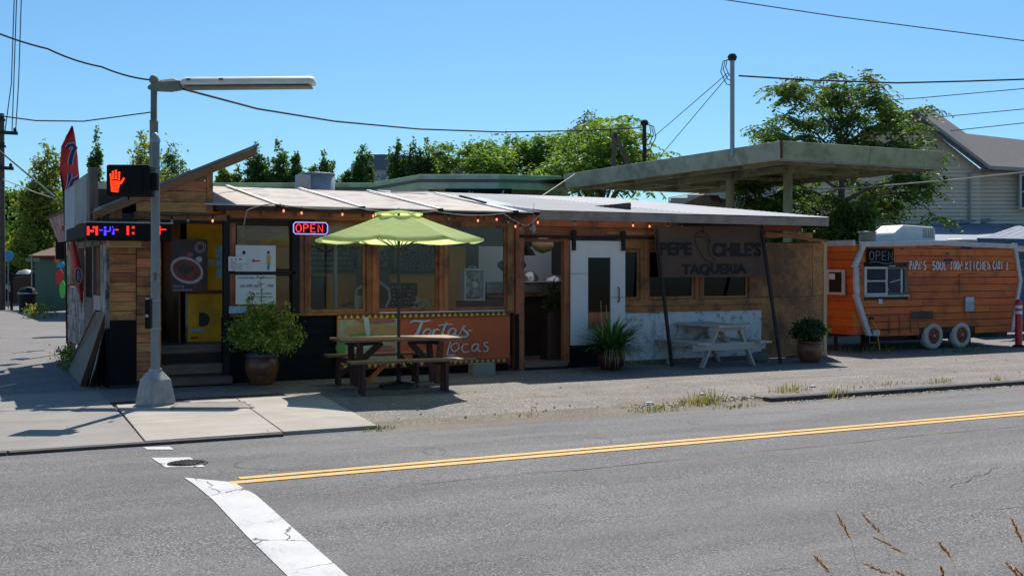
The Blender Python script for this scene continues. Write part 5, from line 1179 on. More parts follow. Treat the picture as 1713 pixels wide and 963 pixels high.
for k in range(4): a = Vector((802, 508)).lerp(Vector((828, 466)), k/4); b = Vector((802, 508)).lerp(Vector((828, 466)), (k+.75)/4); s = Vector((6, 4)); mb.poly([pd(*zh(*p), DH) for p in (a+s, a-s, b-s, b+s)])
mb.build('raised_hand_symbol', 'hand_orange', ph)
O = pd(242, 550, 13.45); pb = thing('push_button_box', 'slim black push button box strapped to the signal pole', 'push button', O)
MB().obox(O, RIGHT*(9*13.4/FPX), FWD*.1, UP*(52*13.4/FPX)).build('housing', 'signal_black', pb, .008); MB().obox(pd(243, 501, 13.44), RIGHT*.045, FWD*.06, UP*.02).build('visor', 'galvanised', pb)
MB().lathe(pd(246, 528, 13.44), [(.02, -.01), (.02, .012)], 10, -FWD).build('button', 'galvanised', pb)
# ---- street light behind it
D2 = 16.5; sb = pd(257.5, 640, D2); sb.z = 0
st = thing('street_light', 'old olive street light pole carrying a long pale horizontal lamp head, behind the signal pole', 'street light', sb)
zt_ = pd(257, 134, D2).z; zj = pd(257, 205, D2).z
MB().lathe((sb.x, sb.y, 0), [(.068, 0), (.062, zj)], 16).build('post', 'pole_olive', st); MB().lathe((sb.x, sb.y, zj-.02), [(.064, 0), (.064, .05), (.05, .055), (.046, zt_-zj)], 16).build('upper_post', 'pole_olive', st)
MB().lathe((sb.x, sb.y, zt_-.14), [(.062, 0), (.062, .03)], 12).lathe((sb.x, sb.y, zt_-.04), [(.06, 0), (.075, .04), (.05, .1), (0, .12)], 12).build('collar', 'pole_olive', st)
q = [(246, 144), (258, 136), (300, 133), (303, 137), (303, 150), (285, 153), (262, 152), (246, 149)]
MB().prism([tuple(pd(*p, D2-.05)) for p in q], tuple(FWD*.10)).build('arm', 'pole_olive', st, .02)
MB().prism([tuple(pd(*p, D2-.07)) for p in ((265, 134), (290, 131), (300, 135), (270, 137))], tuple(FWD*.14)).build('arm_cap', 'lamp_white', st, .01)
a, b = pd(303, 141, D2), pd(528, 139, D2); d = (b-a).normalized(); vs = []; n = 14; secs = []
LL = (b-a).length
for f, s in ((0, .25), (.012, .7), (.035, 1), (.965, 1), (.985, .9), (.997, .6), (1.0, .2)):
    p = a+d*LL*f
    for k in range(n):
        an = 2*math.pi*k/n; yy = math.sin(an)*.10*s; vs.append(p+FWD*math.cos(an)*.15*s+UP*(max(yy, -.03*s)))
fs = [(i*n+k, i*n+(k+1) % n, (i+1)*n+(k+1) % n, (i+1)*n+k) for i in range(6) for k in range(n)]
MB().add(vs, fs, True).add(vs[:n], [tuple(range(n))]).add(vs[-n:], [tuple(range(n))]).build('lamp_housing', 'lamp_white', st)
MB().obox(a+d*LL*.03-FWD*.13-UP*.075, d*LL*.94, FWD*.26, UP*.03).build('lens', 'pole_olive', st, .01)
for f in (.06, .3): MB().obox(a+d*LL*f-FWD*.155+UP*.03, d*.06, FWD*.02, UP*.03).build('latch', 'pole_olive', st)
# utility cover in the slab
c_ = pg(350, 679); t = thing('utility_cover', 'rectangular metal utility cover with a pale rim in the light concrete slab', 'utility cover', (c_.x, c_.y, .01))
Mx = [pg(286, 684, .014), pg(424, 682, .014), pg(410, 672, .014), pg(295, 674, .014)]
mb = MB()
for i in range(4): mb.beam(Mx[i]+UP*.004, Mx[(i+1) % 4]+UP*.004, .035, .012)
mb.build('rim', 'weather_white', t); MB().prism([tuple(p.lerp(sum(Mx, Vector())/4, .05)+UP*.003) for p in Mx], (0, 0, .004)).build('lid', 'concrete_grey', t)

# ================================================================== UMBRELLA, TABLES, PLANTS
uc = pd(667, 640, 15.85); ux, uy = uc.x, uc.y
um_ = thing('patio_umbrella', 'open lime green octagonal market umbrella through the brown picnic table', 'umbrella', (ux, uy, 0))
rz, az, Rr = 2.13, 2.47, 1.235
def uv_(th, r, z): th = math.radians(th); return Vector((ux, uy, z))+RIGHT*r*math.cos(th)-FWD*r*math.sin(th)
off = 7; vr = .30; mb = MB(); sub = 6; vz = 2.455
for k in range(8):
    t0, t1 = off+45*k, off+45*(k+1); rows = []
    for i in range(sub+1):
        f = i/sub; r = vr+(Rr-vr)*f; z = vz+(rz-vz)*(f**.92); row = []
        for j in range(5):
            g_ = j/4; p = uv_(t0, r, z).lerp(uv_(t1, r, z), g_); p.z -= .035*math.sin(math.pi*g_)*f; c_ = Vector((ux, uy, p.z)); p = c_+(p-c_)*(1-.035*math.sin(math.pi*g_)*f); row.append(p)
        rows.append(row)
    rows.append([p+Vector((0, 0, -.03)) for p in rows[-1]])
    mb = MB(); vs = [p for r in rows for p in r]; mb.add(vs, [(i*5+j, i*5+j+1, (i+1)*5+j+1, (i+1)*5+j) for i in range(len(rows)-1) for j in range(4)], True); mb.build('canopy_panel', 'canopy_lime', um_)
mb = MB(); vs = []
for k in range(8): vs += [uv_(off+45*k, .06, 2.535), uv_(off+45*k, .34, 2.485), uv_(off+45*k+22.5, .36, 2.465)]
n_ = 24
ring0 = [uv_(off+45*k/3, .05, 2.54) for k in range(n_)]; ring1 = [uv_(off+45*k/3, .33 if k % 3 == 0 else .345, 2.49 if k % 3 == 0 else 2.50) for k in range(n_)]; ring2 = [uv_(off+45*k/3, .345, 2.455 if k % 3 == 0 else 2.485) for k in range(n_)]
mb.add(ring0+ring1+ring2, [(i*n_+k, i*n_+(k+1) % n_, (i+1)*n_+(k+1) % n_, (i+1)*n_+k) for i in range(2) for k in range(n_)]+[tuple(range(n_))]).build('vent_cap', 'canopy_lime', um_)
MB().ball((ux, uy, 2.56), .022).lathe((ux, uy, 2.52), [(.012, 0), (.012, .04)], 8).build('finial', 'plate_white', um_)
MB().lathe((ux, uy, 0), [(.024, .05), (.02, 2.52)], 12).build('pole', 'umbrella_pole', um_)
MB().lathe((ux, uy, 0), [(.28, .01), (.28, .045), (.24, .075), (.05, .10), (.032, .12), (.032, .34), (.0, .34)], 28).build('base', 'umbrella_pole', um_)
MB().lathe((ux, uy, 1.28), [(.028, 0), (.04, .03), (.04, .14), (.028, .17)], 12).build('crank_housing', 'umbrella_pole', um_)
for k in range(8):
    MB().tube([uv_(off+45*k, .03, 2.44), uv_(off+45*k, Rr-.02, rz-.012)], .008, 5).build('rib', 'umbrella_pole', um_)
    MB().tube([uv_(off+45*k, .03, 1.98), uv_(off+45*k, .62, 2.30)], .007, 5).build('strut', 'umbrella_pole', um_)
# brown picnic table
cx_, cy_ = ux-.03, uy-.02
T = thing('picnic_table', 'brown weathered picnic table with attached benches under the lime umbrella', 'picnic table', (cx_, cy_, 0))
th_ = math.radians(-4); TX = Vector((math.cos(th_), math.sin(th_), 0)); TY = Vector((-math.sin(th_), math.cos(th_), 0)); TC = Vector((cx_, cy_, 0))
def tp(a, b, z): return TC+TX*a+TY*b+UP*z
for k in range(5):
    b0 = -.36+k*.146; MB().obox(tp(-.90, b0, .69), TX*1.76, TY*.138, UP*.036).build('tabletop_board', 'table_brown', T, .004)
for s in (-1, 1):
    for k in range(2):
        b0 = s*.66-.135+k*.136; MB().obox(tp(-.88, b0, .425), TX*1.60, TY*.13, UP*.035).build('bench_board', 'table_brown', T, .004)
for a in (-.66, .52):
    MB().beam(tp(a, -.36, .665), tp(a, .36, .665), .04, .085).build('top_brace', 'leg_brown', T)
    MB().beam(tp(a+.045, -.27, .66), tp(a+.045, -.10, .06), .04, .085, TX).build('leg', 'leg_brown', T); MB().beam(tp(a+.045, .27, .66), tp(a+.045, .10, .06), .04, .085, TX).build('leg', 'leg_brown', T)
    MB().beam(tp(a, 0, .64), tp(a*.45, 0, .665), .04, .07).build('brace', 'leg_brown', T); MB().beam(tp(a, 0, .30), tp(a*.35, 0, .66), .04, .085).build('brace', 'leg_brown', T)
    MB().beam(tp(a, -.75, .385), tp(a, .75, .385), .04, .075).build('bench_rail', 'leg_brown', T)
    for s in (-1, 1):
        mt = 'leg_orange' if (a < 0 and s < 0) else 'leg_brown'
        MB().beam(tp(a-.03, s*.66-.05, .42), tp(a-.03+(-.02), s*.66-.13, .0), .08, .04, TX).build('bench_leg', 'leg_brown', T); MB().beam(tp(a-.03, s*.66+.05, .42), tp(a-.03, s*.66+.12, .0), .08, .04, TX).build('bench_leg', 'leg_brown', T)
        MB().beam(tp(a-.0, s*.66, .14), tp(a+(-.3 if a > 0 else .3), s*.66, .42), .035, .06).build('bench_brace', mt, T)
# white picnic table, seen from its end
wc = Vector((12.02, 15.93, 0)); W_ = thing('picnic_table', 'white weathered A-frame picnic table in front of the peeling white wall', 'picnic table', wc)
def wp(a, b, z): return wc+XA*a+YA*b+UP*z
L2 = .68
for k in range(5): MB().obox(wp(-.36+.145*k, -L2, .70), XA*.138, YA*2*L2, UP*.036).build('tabletop_board', 'table_white', W_, .004)
for s in (-1, 1):
    for k in range(2): MB().obox(wp(s*.66-.13+.135*k, -L2, .41), XA*.128, YA*2*L2, UP*.036).build('bench_board', 'table_white', W_, .004)
for b in (-.5, .5):
    q = -.045 if b < 0 else .005
    MB().beam(wp(-.34, b, .675), wp(.34, b, .675), .04, .085).build('top_brace', 'table_white', W_); MB().beam(wp(-.78, b, .365), wp(.78, b, .365), .04, .13).build('cross_rail', 'table_white', W_, .004)
    for s in (-1, 1): MB().beam(wp(s*.22, b+.045, .70), wp(s*.56, b+.045, .0), .04, .11, YA).build('leg', 'table_white', W_, .004)
    MB().beam(wp(0, b, .42), wp(0, b*.2, .68), .08, .04).build('brace', 'table_white', W_)
# bush in glazed pot
def big_pot(x, y, r, h, parent, mat, rim):
    MB().lathe((x, y, 0), [(r*.62, 0), (r*.70, .03), (r*.92, h*.35), (r*1.0, h*.6), (r*.93, h*.84), (r*.86, h*.88), (r*.84, h*.88), (r*.8, h*.8), (0, h*.8)], 28).build('pot', mat, parent)
    MB().lathe((x, y, h*.88), [(r*.86, 0), (r*.93, .01), (r*.95, h*.07), (r*.90, h*.12), (r*.82, h*.12), (r*.80, 0)], 28).build('rim', rim, parent)
    MB().lathe((x, y, h*.8), [(r*.82, 0), (r*.8, .012), (0, .02)], 20).build('soil', 'soil', parent)
b_ = pg(438, 643); t = thing('potted_shrub', 'yellow-green leafy shrub in a brown glazed pot with a blue rim beside the porch', 'potted plant', (b_.x, b_.y, 0))
big_pot(b_.x, b_.y, .25, .46, t, 'pot_brown', 'pot_blue')
rgq = random.Random(6); bl = []
for (px, py, rx, rz_) in ((440, 560, .33, .2), (405, 548, .2, .16), (475, 545, .2, .17), (430, 528, .22, .14), (462, 575, .26, .14), (412, 572, .2, .14), (455, 520, .12, .1), (420, 508, .06, .16), (480, 515, .05, .1), (450, 545, .25, .2), (495, 560, .1, .12), (392, 560, .1, .1)):
    q = pd(px, py, 16.0+rgq.uniform(-.15, .15)); bl.append((tuple(q), (rx, rx*.9, rz_)))
P, cen = clumps(bl, 8500, 16, .24, 5); leaf_mesh('foliage', P, .045, 'leaf_bush', t, .5, 5)
mb = MB(); o_ = Vector((b_.x, b_.y, .42))
for c in cen[::5]: c = Vector(c); mb.tube([o_, o_.lerp(c, .5)+UP*.06, c], [.009, .006, .003], 4, False)
q = pd(436, 462, 16.0); mb.tube([o_, pd(438, 520, 16.0), q], [.006, .005, .002], 4); mb.build('stems', 'bark', t)
P = np.array([q.lerp(pd(438, 520, 16), k/60) for k in range(60)])+rgn.normal(size=(60, 3))*.028; leaf_mesh('tall_shoot', P, .05, 'leaf_bush', t, .45, 7)['kind'] = 'stuff'
# strappy plant
b_ = pg(1022, 619); t = thing('potted_agapanthus', 'big clump of strap-shaped green leaves in a dark red pot before the barn door', 'potted plant', (b_.x, b_.y, 0))
big_pot(b_.x, b_.y, .24, .34, t, 'pot_red', 'pot_red'); rg = random.Random(12)
for nm, n, L0_, mat, upf, W in (('leaves', 340, .72, 'leaf_strap', 1.0, .021), ('drooping_dry_leaves', 60, .6, 'dry_grass', .1, .008)):
    mb = MB()
    for k in range(n):
        a = rg.uniform(0, 6.28) if nm == 'leaves' else rg.uniform(-2.4, -.2); d = Vector((math.cos(a), math.sin(a), 0)); s = Vector((-d.y, d.x, 0)); L_ = L0_*rg.uniform(.55, 1.15); tilt = rg.random()**.6*1.25 if nm == 'leaves' else rg.uniform(.9, 1.3)
        p = Vector((b_.x, b_.y, .33))+d*.13*rg.random(); ang = math.pi/2-tilt; w_ = W*rg.uniform(.6, 1.2); vs = []
        for j in range(7): f = j/6; vs += [p-s*w_*(math.sin(math.pi*(.15+.84*f))), p+s*w_*(math.sin(math.pi*(.15+.84*f)))]; p = p+(d*math.cos(ang)+UP*math.sin(ang))*L_/6; ang -= (.13 if nm == 'leaves' else .33)*rg.uniform(.5, 1.6)
        mb.add(vs, [(2*j, 2*j+1, 2*j+3, 2*j+2) for j in range(6)], True)
    mb.build(nm, mat, t)
mb = MB()
for px, py in ((1005, 503), (1014, 510), (1026, 515)): mb.tube([(b_.x, b_.y, .4), pd(px+3, py+60, 18.4), pd(px, py, 18.4)], .004, 4)
mb.build('flower_stalks', 'straw', t)
# geranium pot at the plywood corner
b_ = pg(1355, 606); t = thing('potted_geranium', 'low dark green bushy plant in a round brown pot by the plywood corner', 'potted plant', (b_.x, b_.y, 0)); big_pot(b_.x, b_.y, .245, .40, t, 'pot_brown', 'pot_brown')
P, cen = clumps([((b_.x, b_.y, .58), (.29, .27, .17)), ((b_.x-.12, b_.y, .5), (.16, .16, .12)), ((b_.x+.14, b_.y, .56), (.16, .16, .14)), ((b_.x+.02, b_.y, .7), (.16, .16, .08))], 3600, 16, .25, 3); leaf_mesh('foliage', P, .055, 'leaf_dark', t, .8, 3)
b_ = pg(1290, 606); o = MB().ball((b_.x-.15, b_.y+.15, .08), .2, 12, 7, (1, .7, .62)).build('boulder', 'rock'); tag(o, 'grey boulder by the right leg of the taqueria board', 'rock')
b_ = pg(815, 628); o = MB().box(b_.x-.2, b_.x+.2, b_.y+.1, b_.y+.3, .0, .19).build('concrete_block', 'concrete_grey', None, .01); tag(o, 'grey concrete block below the right end of the food banner', 'block')
# ================================================================== ORANGE FOOD TRAILER
TV = 16.9
tl = pv(1440, 405, TV); tr_ = pv(1698, 405, TV); tz1 = 2.27; tz0 = .30; TW = 2.3
TR = thing('food_trailer', 'orange plank-sided food trailer with white trim and cream tyres, right of the plywood corner', 'food trailer', ((tl.x+tr_.x)/2, 18, 0))
def tx(px, py): p = pv(px, py, TV); return (p.x, p.z)
Lp = [tx(1441, 404), tx(1427, 447), tx(1431, 470), tx(1431, 492), tx(1455, 561)]
Rp = [tx(1698, 405), tx(1704, 447), tx(1707, 470), tx(1706, 492), tx(1693, 553)]
def edge(P, z):
    for (x0, z0), (x1, z1) in zip(P[:-1], P[1:]):
        if z1 <= z <= z0: return x0+(x1-x0)*(z0-z)/(z0-z1)
    return P[0][0] if z > P[0][1] else P[-1][0]
ztop = lambda u: tz1+.02*(1-((u-18.3)/2.3)**2)
core = [(x, z) for x, z in Lp]+[(x, z) for x, z in Rp[::-1]]
MB().prism([(x, TV+.02, z) for x, z in core], (0, TW, 0)).build('body', 'dark_inside', TR)
rg = random.Random(3)
winx0, winx1, wz0, wz1 = tx(1444, 494)[0], tx(1517, 494)[0], tx(1444, 494)[1], tx(1444, 446)[1]
mx0, mx1, mz0, mz1 = tx(1612, 521)[0], tx(1627, 521)[0], tx(1612, 521)[1], tx(1612, 496)[1]
vx0, vx1, vz0, vz1 = tx(1523, 534)[0], tx(1559, 534)[0], tx(1523, 534)[1], tx(1523, 521)[1]
wl0, wl1 = tx(1540, 560)[0]-.05, tx(1630, 560)[0]
z = .31; H_ = .152; row = 0
while z < 2.24:
    z1 = min(z+H_, 2.25); zm = (z+z1)/2; a, b = edge(Lp, zm)+.06, edge(Rp, zm)-.05
    spans = [(a, b)]
    def cut(sp, c0, c1):
        o = []
        for s0, s1 in sp:
            if c1 <= s0 or c0 >= s1: o.append((s0, s1)); continue
            if c0 > s0: o.append((s0, c0))
            if c1 < s1: o.append((c1, s1))
        return o
    if z1 > wz0+.03 and z < wz1-.03: spans = cut(spans, winx0, winx1)
    if row == 0: spans = cut(spans, wl0, wl1)
    out = []
    for s0, s1 in spans:
        k = s0
        while k < s1-.02:
            e_ = min(s1, k+rg.uniform(1.0, 2.4)); e_ = s1 if s1-e_ < .4 else e_; out.append((k, e_)); k = e_
    for s0, s1 in out:
        o = rg.uniform(0, .010); d0, d1 = rg.uniform(-.004, .004), rg.uniform(-.004, .004)
        if row == 0 and s0 < 17.9 and s1 > 17.7: d0 = .03
        MB().prism([(s0+.005, TV-.012-o, z+.006+d0*.2), (s1-.005, TV-.012-o, z+.006+d1), (s1-.005, TV-.012-o, z1-.006+d1*.3), (s0+.005, TV-.012-o, z1-.006-max(0, d0))], (0, .03+o, 0)).build('siding_board', 'trailer_orange', TR)
    z = z1; row += 1
# end face boards
UE = (Lp[1][0]+Lp[2][0])/2
z = .36
while z < 2.21:
    z1 = min(z+.17, 2.22); ue = edge(Lp, (z+z1)/2)
    MB().box(min(ue, UE+.02)-.03, ue+.12, TV+.03, TV+TW, z+.003, z1-.003).build('end_board', 'trailer_orange', TR); z = z1
mb = MB(); ew0, ew1 = pu(1417, 493, UE), pu(1389, 493, UE); zt_ = pu(1417, 451, UE).z; zb_ = ew0.z
y0, y1 = ew0.y, min(ew1.y, ew0.y+.75)
UE -= .05
f = MB().box(UE-.05, UE+.0, y0, y1, zb_, zb_+.05).box(UE-.05, UE, y0, y1, zt_-.05, zt_).box(UE-.05, UE, y0, y0+.05, zb_+.05, zt_-.05).box(UE-.05, UE, y1-.05, y1, zb_+.05, zt_-.05).build('end_window', 'trim_white', TR)
MB().box(UE-.03, UE-.022, y0+.04, y1-.04, zb_+.04, zt_-.04).build('pane', 'black_metal', f); UE += .05; MB().box(UE-.095, UE-.091, y0+.25, y0+.45, zt_-.2, zt_-.08).build('note_sheet', 'paper', f)
# trims
def trim(pts, wd, name='corner_trim', dy=.05, y=TV):
    for (x0, z0), (x1, z1) in zip(pts[:-1], pts[1:]): MB().prism([(x0, y-dy, z0), (x0+wd, y-dy, z0), (x1+wd, y-dy, z1), (x1, y-dy, z1)], (0, dy+.03, 0)).build(name, 'trim_white', TR, .004)
trim([(Lp[0][0]-.0, Lp[0][1]-.04), (Lp[1][0]-.03, Lp[1][1])], .11); trim([(Lp[1][0]+.01, Lp[1][1]-.001), (Lp[3][0]-.03, Lp[3][1])], .11, dy=.042); trim([(Lp[3][0]-.07, Lp[3][1]-.001), (Lp[4][0]-.1, Lp[4][1])], .115, dy=.055)
MB().box(Lp[4][0]+.05, Lp[4][0]+.22, TV-.055, TV, Lp[4][1], Lp[4][1]+.11).build('corner_trim', 'trim_white', TR)
trim([(Rp[0][0]-.10, Rp[0][1]-.02), (Rp[2][0]-.09, Rp[2][1]), (Rp[4][0]-.09, Rp[4][1])], .10)
for a, b, z0, z1 in ((Lp[0][0]-.05, 18.6, tz1-.02, tz1+.035), (18.6, Rp[0][0]+.02, tz1+.035, tz1-.02)):
    MB().prism([(a, TV-.06, z0-.10), (b, TV-.06, z1-.10), (b, TV-.06, z1), (a, TV-.06, z0)], (0, .07, 0)).build('top_trim', 'trim_white', TR, .004)
MB().box(UE-.02, UE+.04, TV+.01, TV+TW, 2.18, 2.29).build('end_trim', 'trim_white', TR)
MB().prism([(Lp[0][0]-.04, TV-.03, tz1-.03), (18.6, TV-.03, tz1+.025), (Rp[0][0], TV-.03, tz1-.03), (Rp[0][0], TV-.03, tz1-.06), (Lp[0][0]-.04, TV-.03, tz1-.06)], (0, TW, 0)).build('roof', 'black_wall', TR)
# windows
wm = (winx0+winx1)/2+.02; wd = .045
f = MB().box(winx0, wm, TV-.045, TV+.01, wz0, wz0+wd).box(winx0, wm, TV-.045, TV+.01, wz1-wd, wz1).box(winx0, winx0+wd*1.3, TV-.045, TV+.01, wz0+wd, wz1-wd).box(wm-wd*.7, wm, TV-.045, TV+.01, wz0+wd, wz1-wd).box(winx0+wd, wm-wd*.7, TV-.04, TV+.01, (wz0+wz1)/2-.015, (wz0+wz1)/2+.015).build('serving_window', 'trim_white', TR, .003)
MB().box(winx0+.04, wm-.02, TV-.01, TV-.004, wz0+.04, wz1-.04).build('pane', 'chalk_black', f)
f = MB().box(wm, winx1, TV-.03, TV+.01, wz0, wz0+.05).box(wm, winx1, TV-.03, TV+.01, wz1-.05, wz1).box(winx1-.09, winx1, TV-.03, TV+.01, wz0+.05, wz1-.05).build('open_window', 'grey_wood', TR)
MB().box(winx1-.18, winx1-.13, TV-.01, TV+.02, wz0+.05, wz1-.05).build('inner_frame', 'letter_grey', f); B('sill', 'trim_white', TR, winx0, winx1, TV-.07, TV-.0, wz0-.03, wz0-.002)
MB().box(winx0+.03, winx1-.03, TV-.001, TV+.016, wz0+.03, wz1-.03).build('opening', 'ink', TR)
a, b = pv(1480, 470, TV-.02), pv(1486, 486, TV-.02); MB().beam(a, b, .02, .01).build('inner_part', 'letter_grey', TR); MB().beam(pv(1489, 472, TV-.02), pv(1507, 467, TV-.02), .02, .015).build('inner_part', 'letter_grey', TR)
B('window_bracket', 'galvanised', TR, wm+.05, wm+.22, TV-.05, TV, wz1+.005, wz1+.03)
# lettering, sign
LV = TV-.032; random.seed(8)
for wtx, x0, x1, zs, n_ in (("PAPA'S", 1522, 1551, .17, 0), ("SOUL", 1560, 1586, .165, 0), ("FOOD", 1590, 1612, .17, 0), ("KITCHEn", 1615, 1659, .165, 0), ("CART", 1661, 1680, .165, 0), ("1", 1682, 1691, .165, 0)):
    a = pv(x0, 451 if x0 < 1655 else 450, LV); b = pv(x1, 450, LV); mb = MB()
    hand(mb, wtx, a, XA, UP, zs, b.x-a.x-.02, .0145, jit=.01); mb.build('lettering', 'hand_white', TR)
os_ = thing('unlit_open_sign', 'unlit OPEN sign on a black panel above the trailer window', 'sign', pv(1469, 443, TV-.05))
a, b = tx(1447, 443), tx(1492, 416); MB().box(a[0], b[0], TV-.06, TV-.035, a[1], b[1]).build('panel', 'signal_black', os_, .006)
mb = MB(); hand(mb, 'OPEN', (a[0]+.05, TV-.07, a[1]+.10), XA, UP, b[1]-a[1]-.16, b[0]-a[0]-.06, .007, tube=True)
mb.tube([(a[0]+.05+(b[0]-a[0]-.1)*k/8, TV-.07, a[1]+.045+.022*math.sin(k*.785)) for k in range(9)], .006, 5); mb.build('letter_tube', 'neon_off', os_)
# fittings
MB().box(mx0, mx1, TV-.05, TV-.01, mz0, mz1).build('meter_box', 'galvanised', TR, .004); MB().box(mx0+.01, mx1-.01, TV-.054, TV-.048, mz1-.11, mz1-.02).build('meter_label', 'trim_white', TR); MB().box(mx1, mx1+.03, TV-.035, TV-.005, mz0-.02, mz1+.02).build('meter_frame', 'leg_brown', TR)
g_ = MB().box(vx0, vx1, TV-.035, TV-.01, vz0, vz1).build('vent_grille', 'grey_wood', TR)
for k in range(5): zz_ = vz0+.012+(vz1-vz0-.02)*k/4; MB().box(vx0+.01, vx1-.01, TV-.045, TV-.036, zz_-.004, zz_+.004).build('vent_slat', 'black_metal', g_)
MB().box(tx(1468, 503)[0], tx(1474, 503)[0], TV-.04, TV-.01, tx(1470, 508)[1], tx(1470, 500)[1]).build('socket', 'trim_white', TR)
for x0, x1, y0_, y1_ in ((1560, 1578, 407, 411), (1608, 1624, 408, 417), (1650, 1664, 411, 415), (1505, 1510, 415, 417), (1578, 1592, 433, 437), (1581, 1586, 423, 425)):
    p, q = tx(x0, y1_), tx(x1, y0_); MB().box(p[0], q[0], TV-.027, TV-.018, p[1], q[1]).build('hole', 'ink', TR)
for pts in (((1605, 459), (1605, 492)), ((1605, 459), (1640, 458)), ((1615, 510), (1615, 530)), ((1488, 530), (1488, 558)), ((1505, 528), (1505, 558)), ((1462, 527), (1503, 527)), ((1522, 522), (1524, 557))):
    p, q = pv(*pts[0], TV-.024), pv(*pts[1], TV-.024); MB().beam(p, q, .02, .012).build('hatch_edge', 'rim_orange', TR)
MB().box(tx(1453, 535)[0], tx(1459, 535)[0], TV-.05, TV-.01, tx(1455, 535)[1], tx(1455, 530)[1]).build('outlet', 'black_metal', TR)
MB().tube([pv(1457, 533, TV-.06), pv(1466, 548, TV-.12), pv(1472, 585, TV-.3)], .008, 5).build('hose', 'ink_yellow', TR)
# wheels
for px in (1561, 1608):
    c = pv(px, 567, TV); c.z = .285; wn = MB().lathe((c.x, TV-.03, c.z), [(0, .05), (.165, .05), (.175, .0), (.25, -.0), (.285, .03), (.285, .15), (.25, .18), (0, .18)], 32, (0, 1, 0)).build('wheel', 'tire_cream', TR)
    MB().lathe((c.x, TV-.02, c.z), [(.0, -.015), (.05, -.015), (.09, .02), (.14, .03), (.165, .0), (.165, .03)], 28, (0, 1, 0)).build('rim', 'rim_orange', wn); MB().lathe((c.x, TV-.05, c.z), [(0, 0), (.022, .005), (.022, .05)], 10, (0, 1, 0)).build('hub', 'trim_white', wn)
    for k in range(6): MB().lathe((c.x+.08*math.cos(k*1.047), TV-.03, c.z+.08*math.sin(k*1.047)), [(0, 0), (.012, .002), (.012, .03)], 6, (0, 1, 0)).build('hole', 'ink', wn)
for u in (16.9, 19.9): MB().box(u, u+.12, TV+.3, TV+.42, .0, .35).build('jack_stand', 'rust_leg', TR)
MB().box(wl0, wl1+.25, TV+.06, TV+TW-.06, .22, .34).build('axle_frame', 'black_metal', TR); MB().box(17.0, 21.0, TV+.15, TV+.25, .2, .31).box(17.0, 21.0, TV+1.9, TV+2.0, .2, .31).build('chassis', 'black_metal', TR)
MB().box(15.3, 16.8, TV+.7, TV+1.0, .28, .33).build('hitch_deck', 'grey_wood', TR)
for u in (15.7, 16.5): MB().box(u, u+.05, TV+.72, TV+.78, 0, .28).build('hitch_leg', 'rust_leg', TR)
# roof units
a, b = pv(1484, 398, TV+.75), pv(1556, 398, TV+.75); zr = tz1-.01; ht = pv(1500, 377, TV+.9).z-zr
MB().prism([(a.x, TV+.6, zr+.02), (a.x+.05, TV+.6, zr+ht*.55), (a.x+.32, TV+.6, zr+ht), (b.x-.04, TV+.6, zr+ht*.92), (b.x, TV+.6, zr+ht*.75), (b.x, TV+.6, zr+.02)], (0, .65, 0)).build('roof_unit', 'ac_white', TR, .03)
MB().box(b.x-.38, b.x-.05, TV+.594, TV+.603, zr+ht*.32, zr+ht*.82).build('unit_grille', 'tan_trim', TR)
for k in range(6): MB().box(b.x-.37+k*.055, b.x-.35+k*.055, TV+.588, TV+.593, zr+ht*.34, zr+ht*.8).build('unit_slat', 'ac_white', TR)
c = pv(1451, 397, TV+.5); MB().lathe((c.x, c.y, zr), [(.17, 0), (.17, .20), (.16, .21), (0, .21)], 20).build('roof_vent', 'tan_trim', TR); MB().lathe((c.x, c.y, zr+.205), [(.20, 0), (.20, .02), (0, .03)], 20).build('vent_cap', 'galvanised', TR)
c = pv(1609, 398, TV+.6); MB().box(c.x-.24, c.x+.24, c.y-.2, c.y+.2, zr+.0, zr+.05).build('hatch_base', 'black_metal', TR); MB().box(c.x-.27, c.x+.27, c.y-.22, c.y+.22, zr+.05, zr+.11).build('roof_hatch', 'ac_white', TR, .03)
# red flexible post
c = pg(1704, 580); t = thing('red_post', 'red plastic delineator post with white bands beside the trailer rear', 'post', (c.x, c.y, 0))
MB().lathe((c.x, c.y, 0), [(.075, .0), (.07, .98), (.05, 1.03), (0, 1.05)], 16).build('tube', 'red_plastic', t)
for z0 in (.72, .84): MB().lathe((c.x, c.y, z0), [(.076, 0), (.076, .07)], 16).build('reflective_band', 'bollard_white', t)
MB().lathe((c.x, c.y, 0), [(.14, 0), (.13, .03), (.08, .05)], 16).build('foot', 'black_metal', t)
# structures right behind the trailer: blue wall, low roofs
t = thing('blue_shed', 'low blue-walled shed with a ribbed pale metal roof at the right edge behind the trailer', 'shed', (25.5, 22, 0))
a = pv(1633, 405, 19.6)
for k in range(9): B('wall_board', 'blue_panel', t, a.x, a.x+6, 19.9-.004*(k % 2), 19.95, .05+k*.235, .28+k*.235)
mb = MB(); n = 34
V0, V1 = pv(1713, 398, 19.4), pv(1713, 379, 23.0); E0, E1 = pv(1645, 398, 19.4), pv(1698, 380, 23.0)
for k in range(n+1):
    dz = .03 if k % 2 else 0; mb.v += [(E0.x+6.2*k/n, 19.4, V0.z+dz), (E1.x+6.2*k/n, 23.0, V1.z+dz)]
mb.f += [(2*k, 2*k+2, 2*k+3, 2*k+1) for k in range(n)]; mb.sm += [False]*n; pm('shed_metal', (.32, .33, .37), (.22, .23, .27), 3, rough=.75, spec=.2); mb.build('roof', 'shed_metal', t); B('fascia', 'blue_panel', t, a.x-.1, a.x+6, 19.42, 19.5, V0.z-.2, V0.z-.02)
t = thing('low_hall', 'long low building with a plain blue-grey roof behind the trailer', 'building', (26, 30, 0))
p0, p1, p2, p3 = pv(1560, 377, 31), pv(1725, 364, 31), pv(1725, 402, 27), pv(1545, 402, 27)
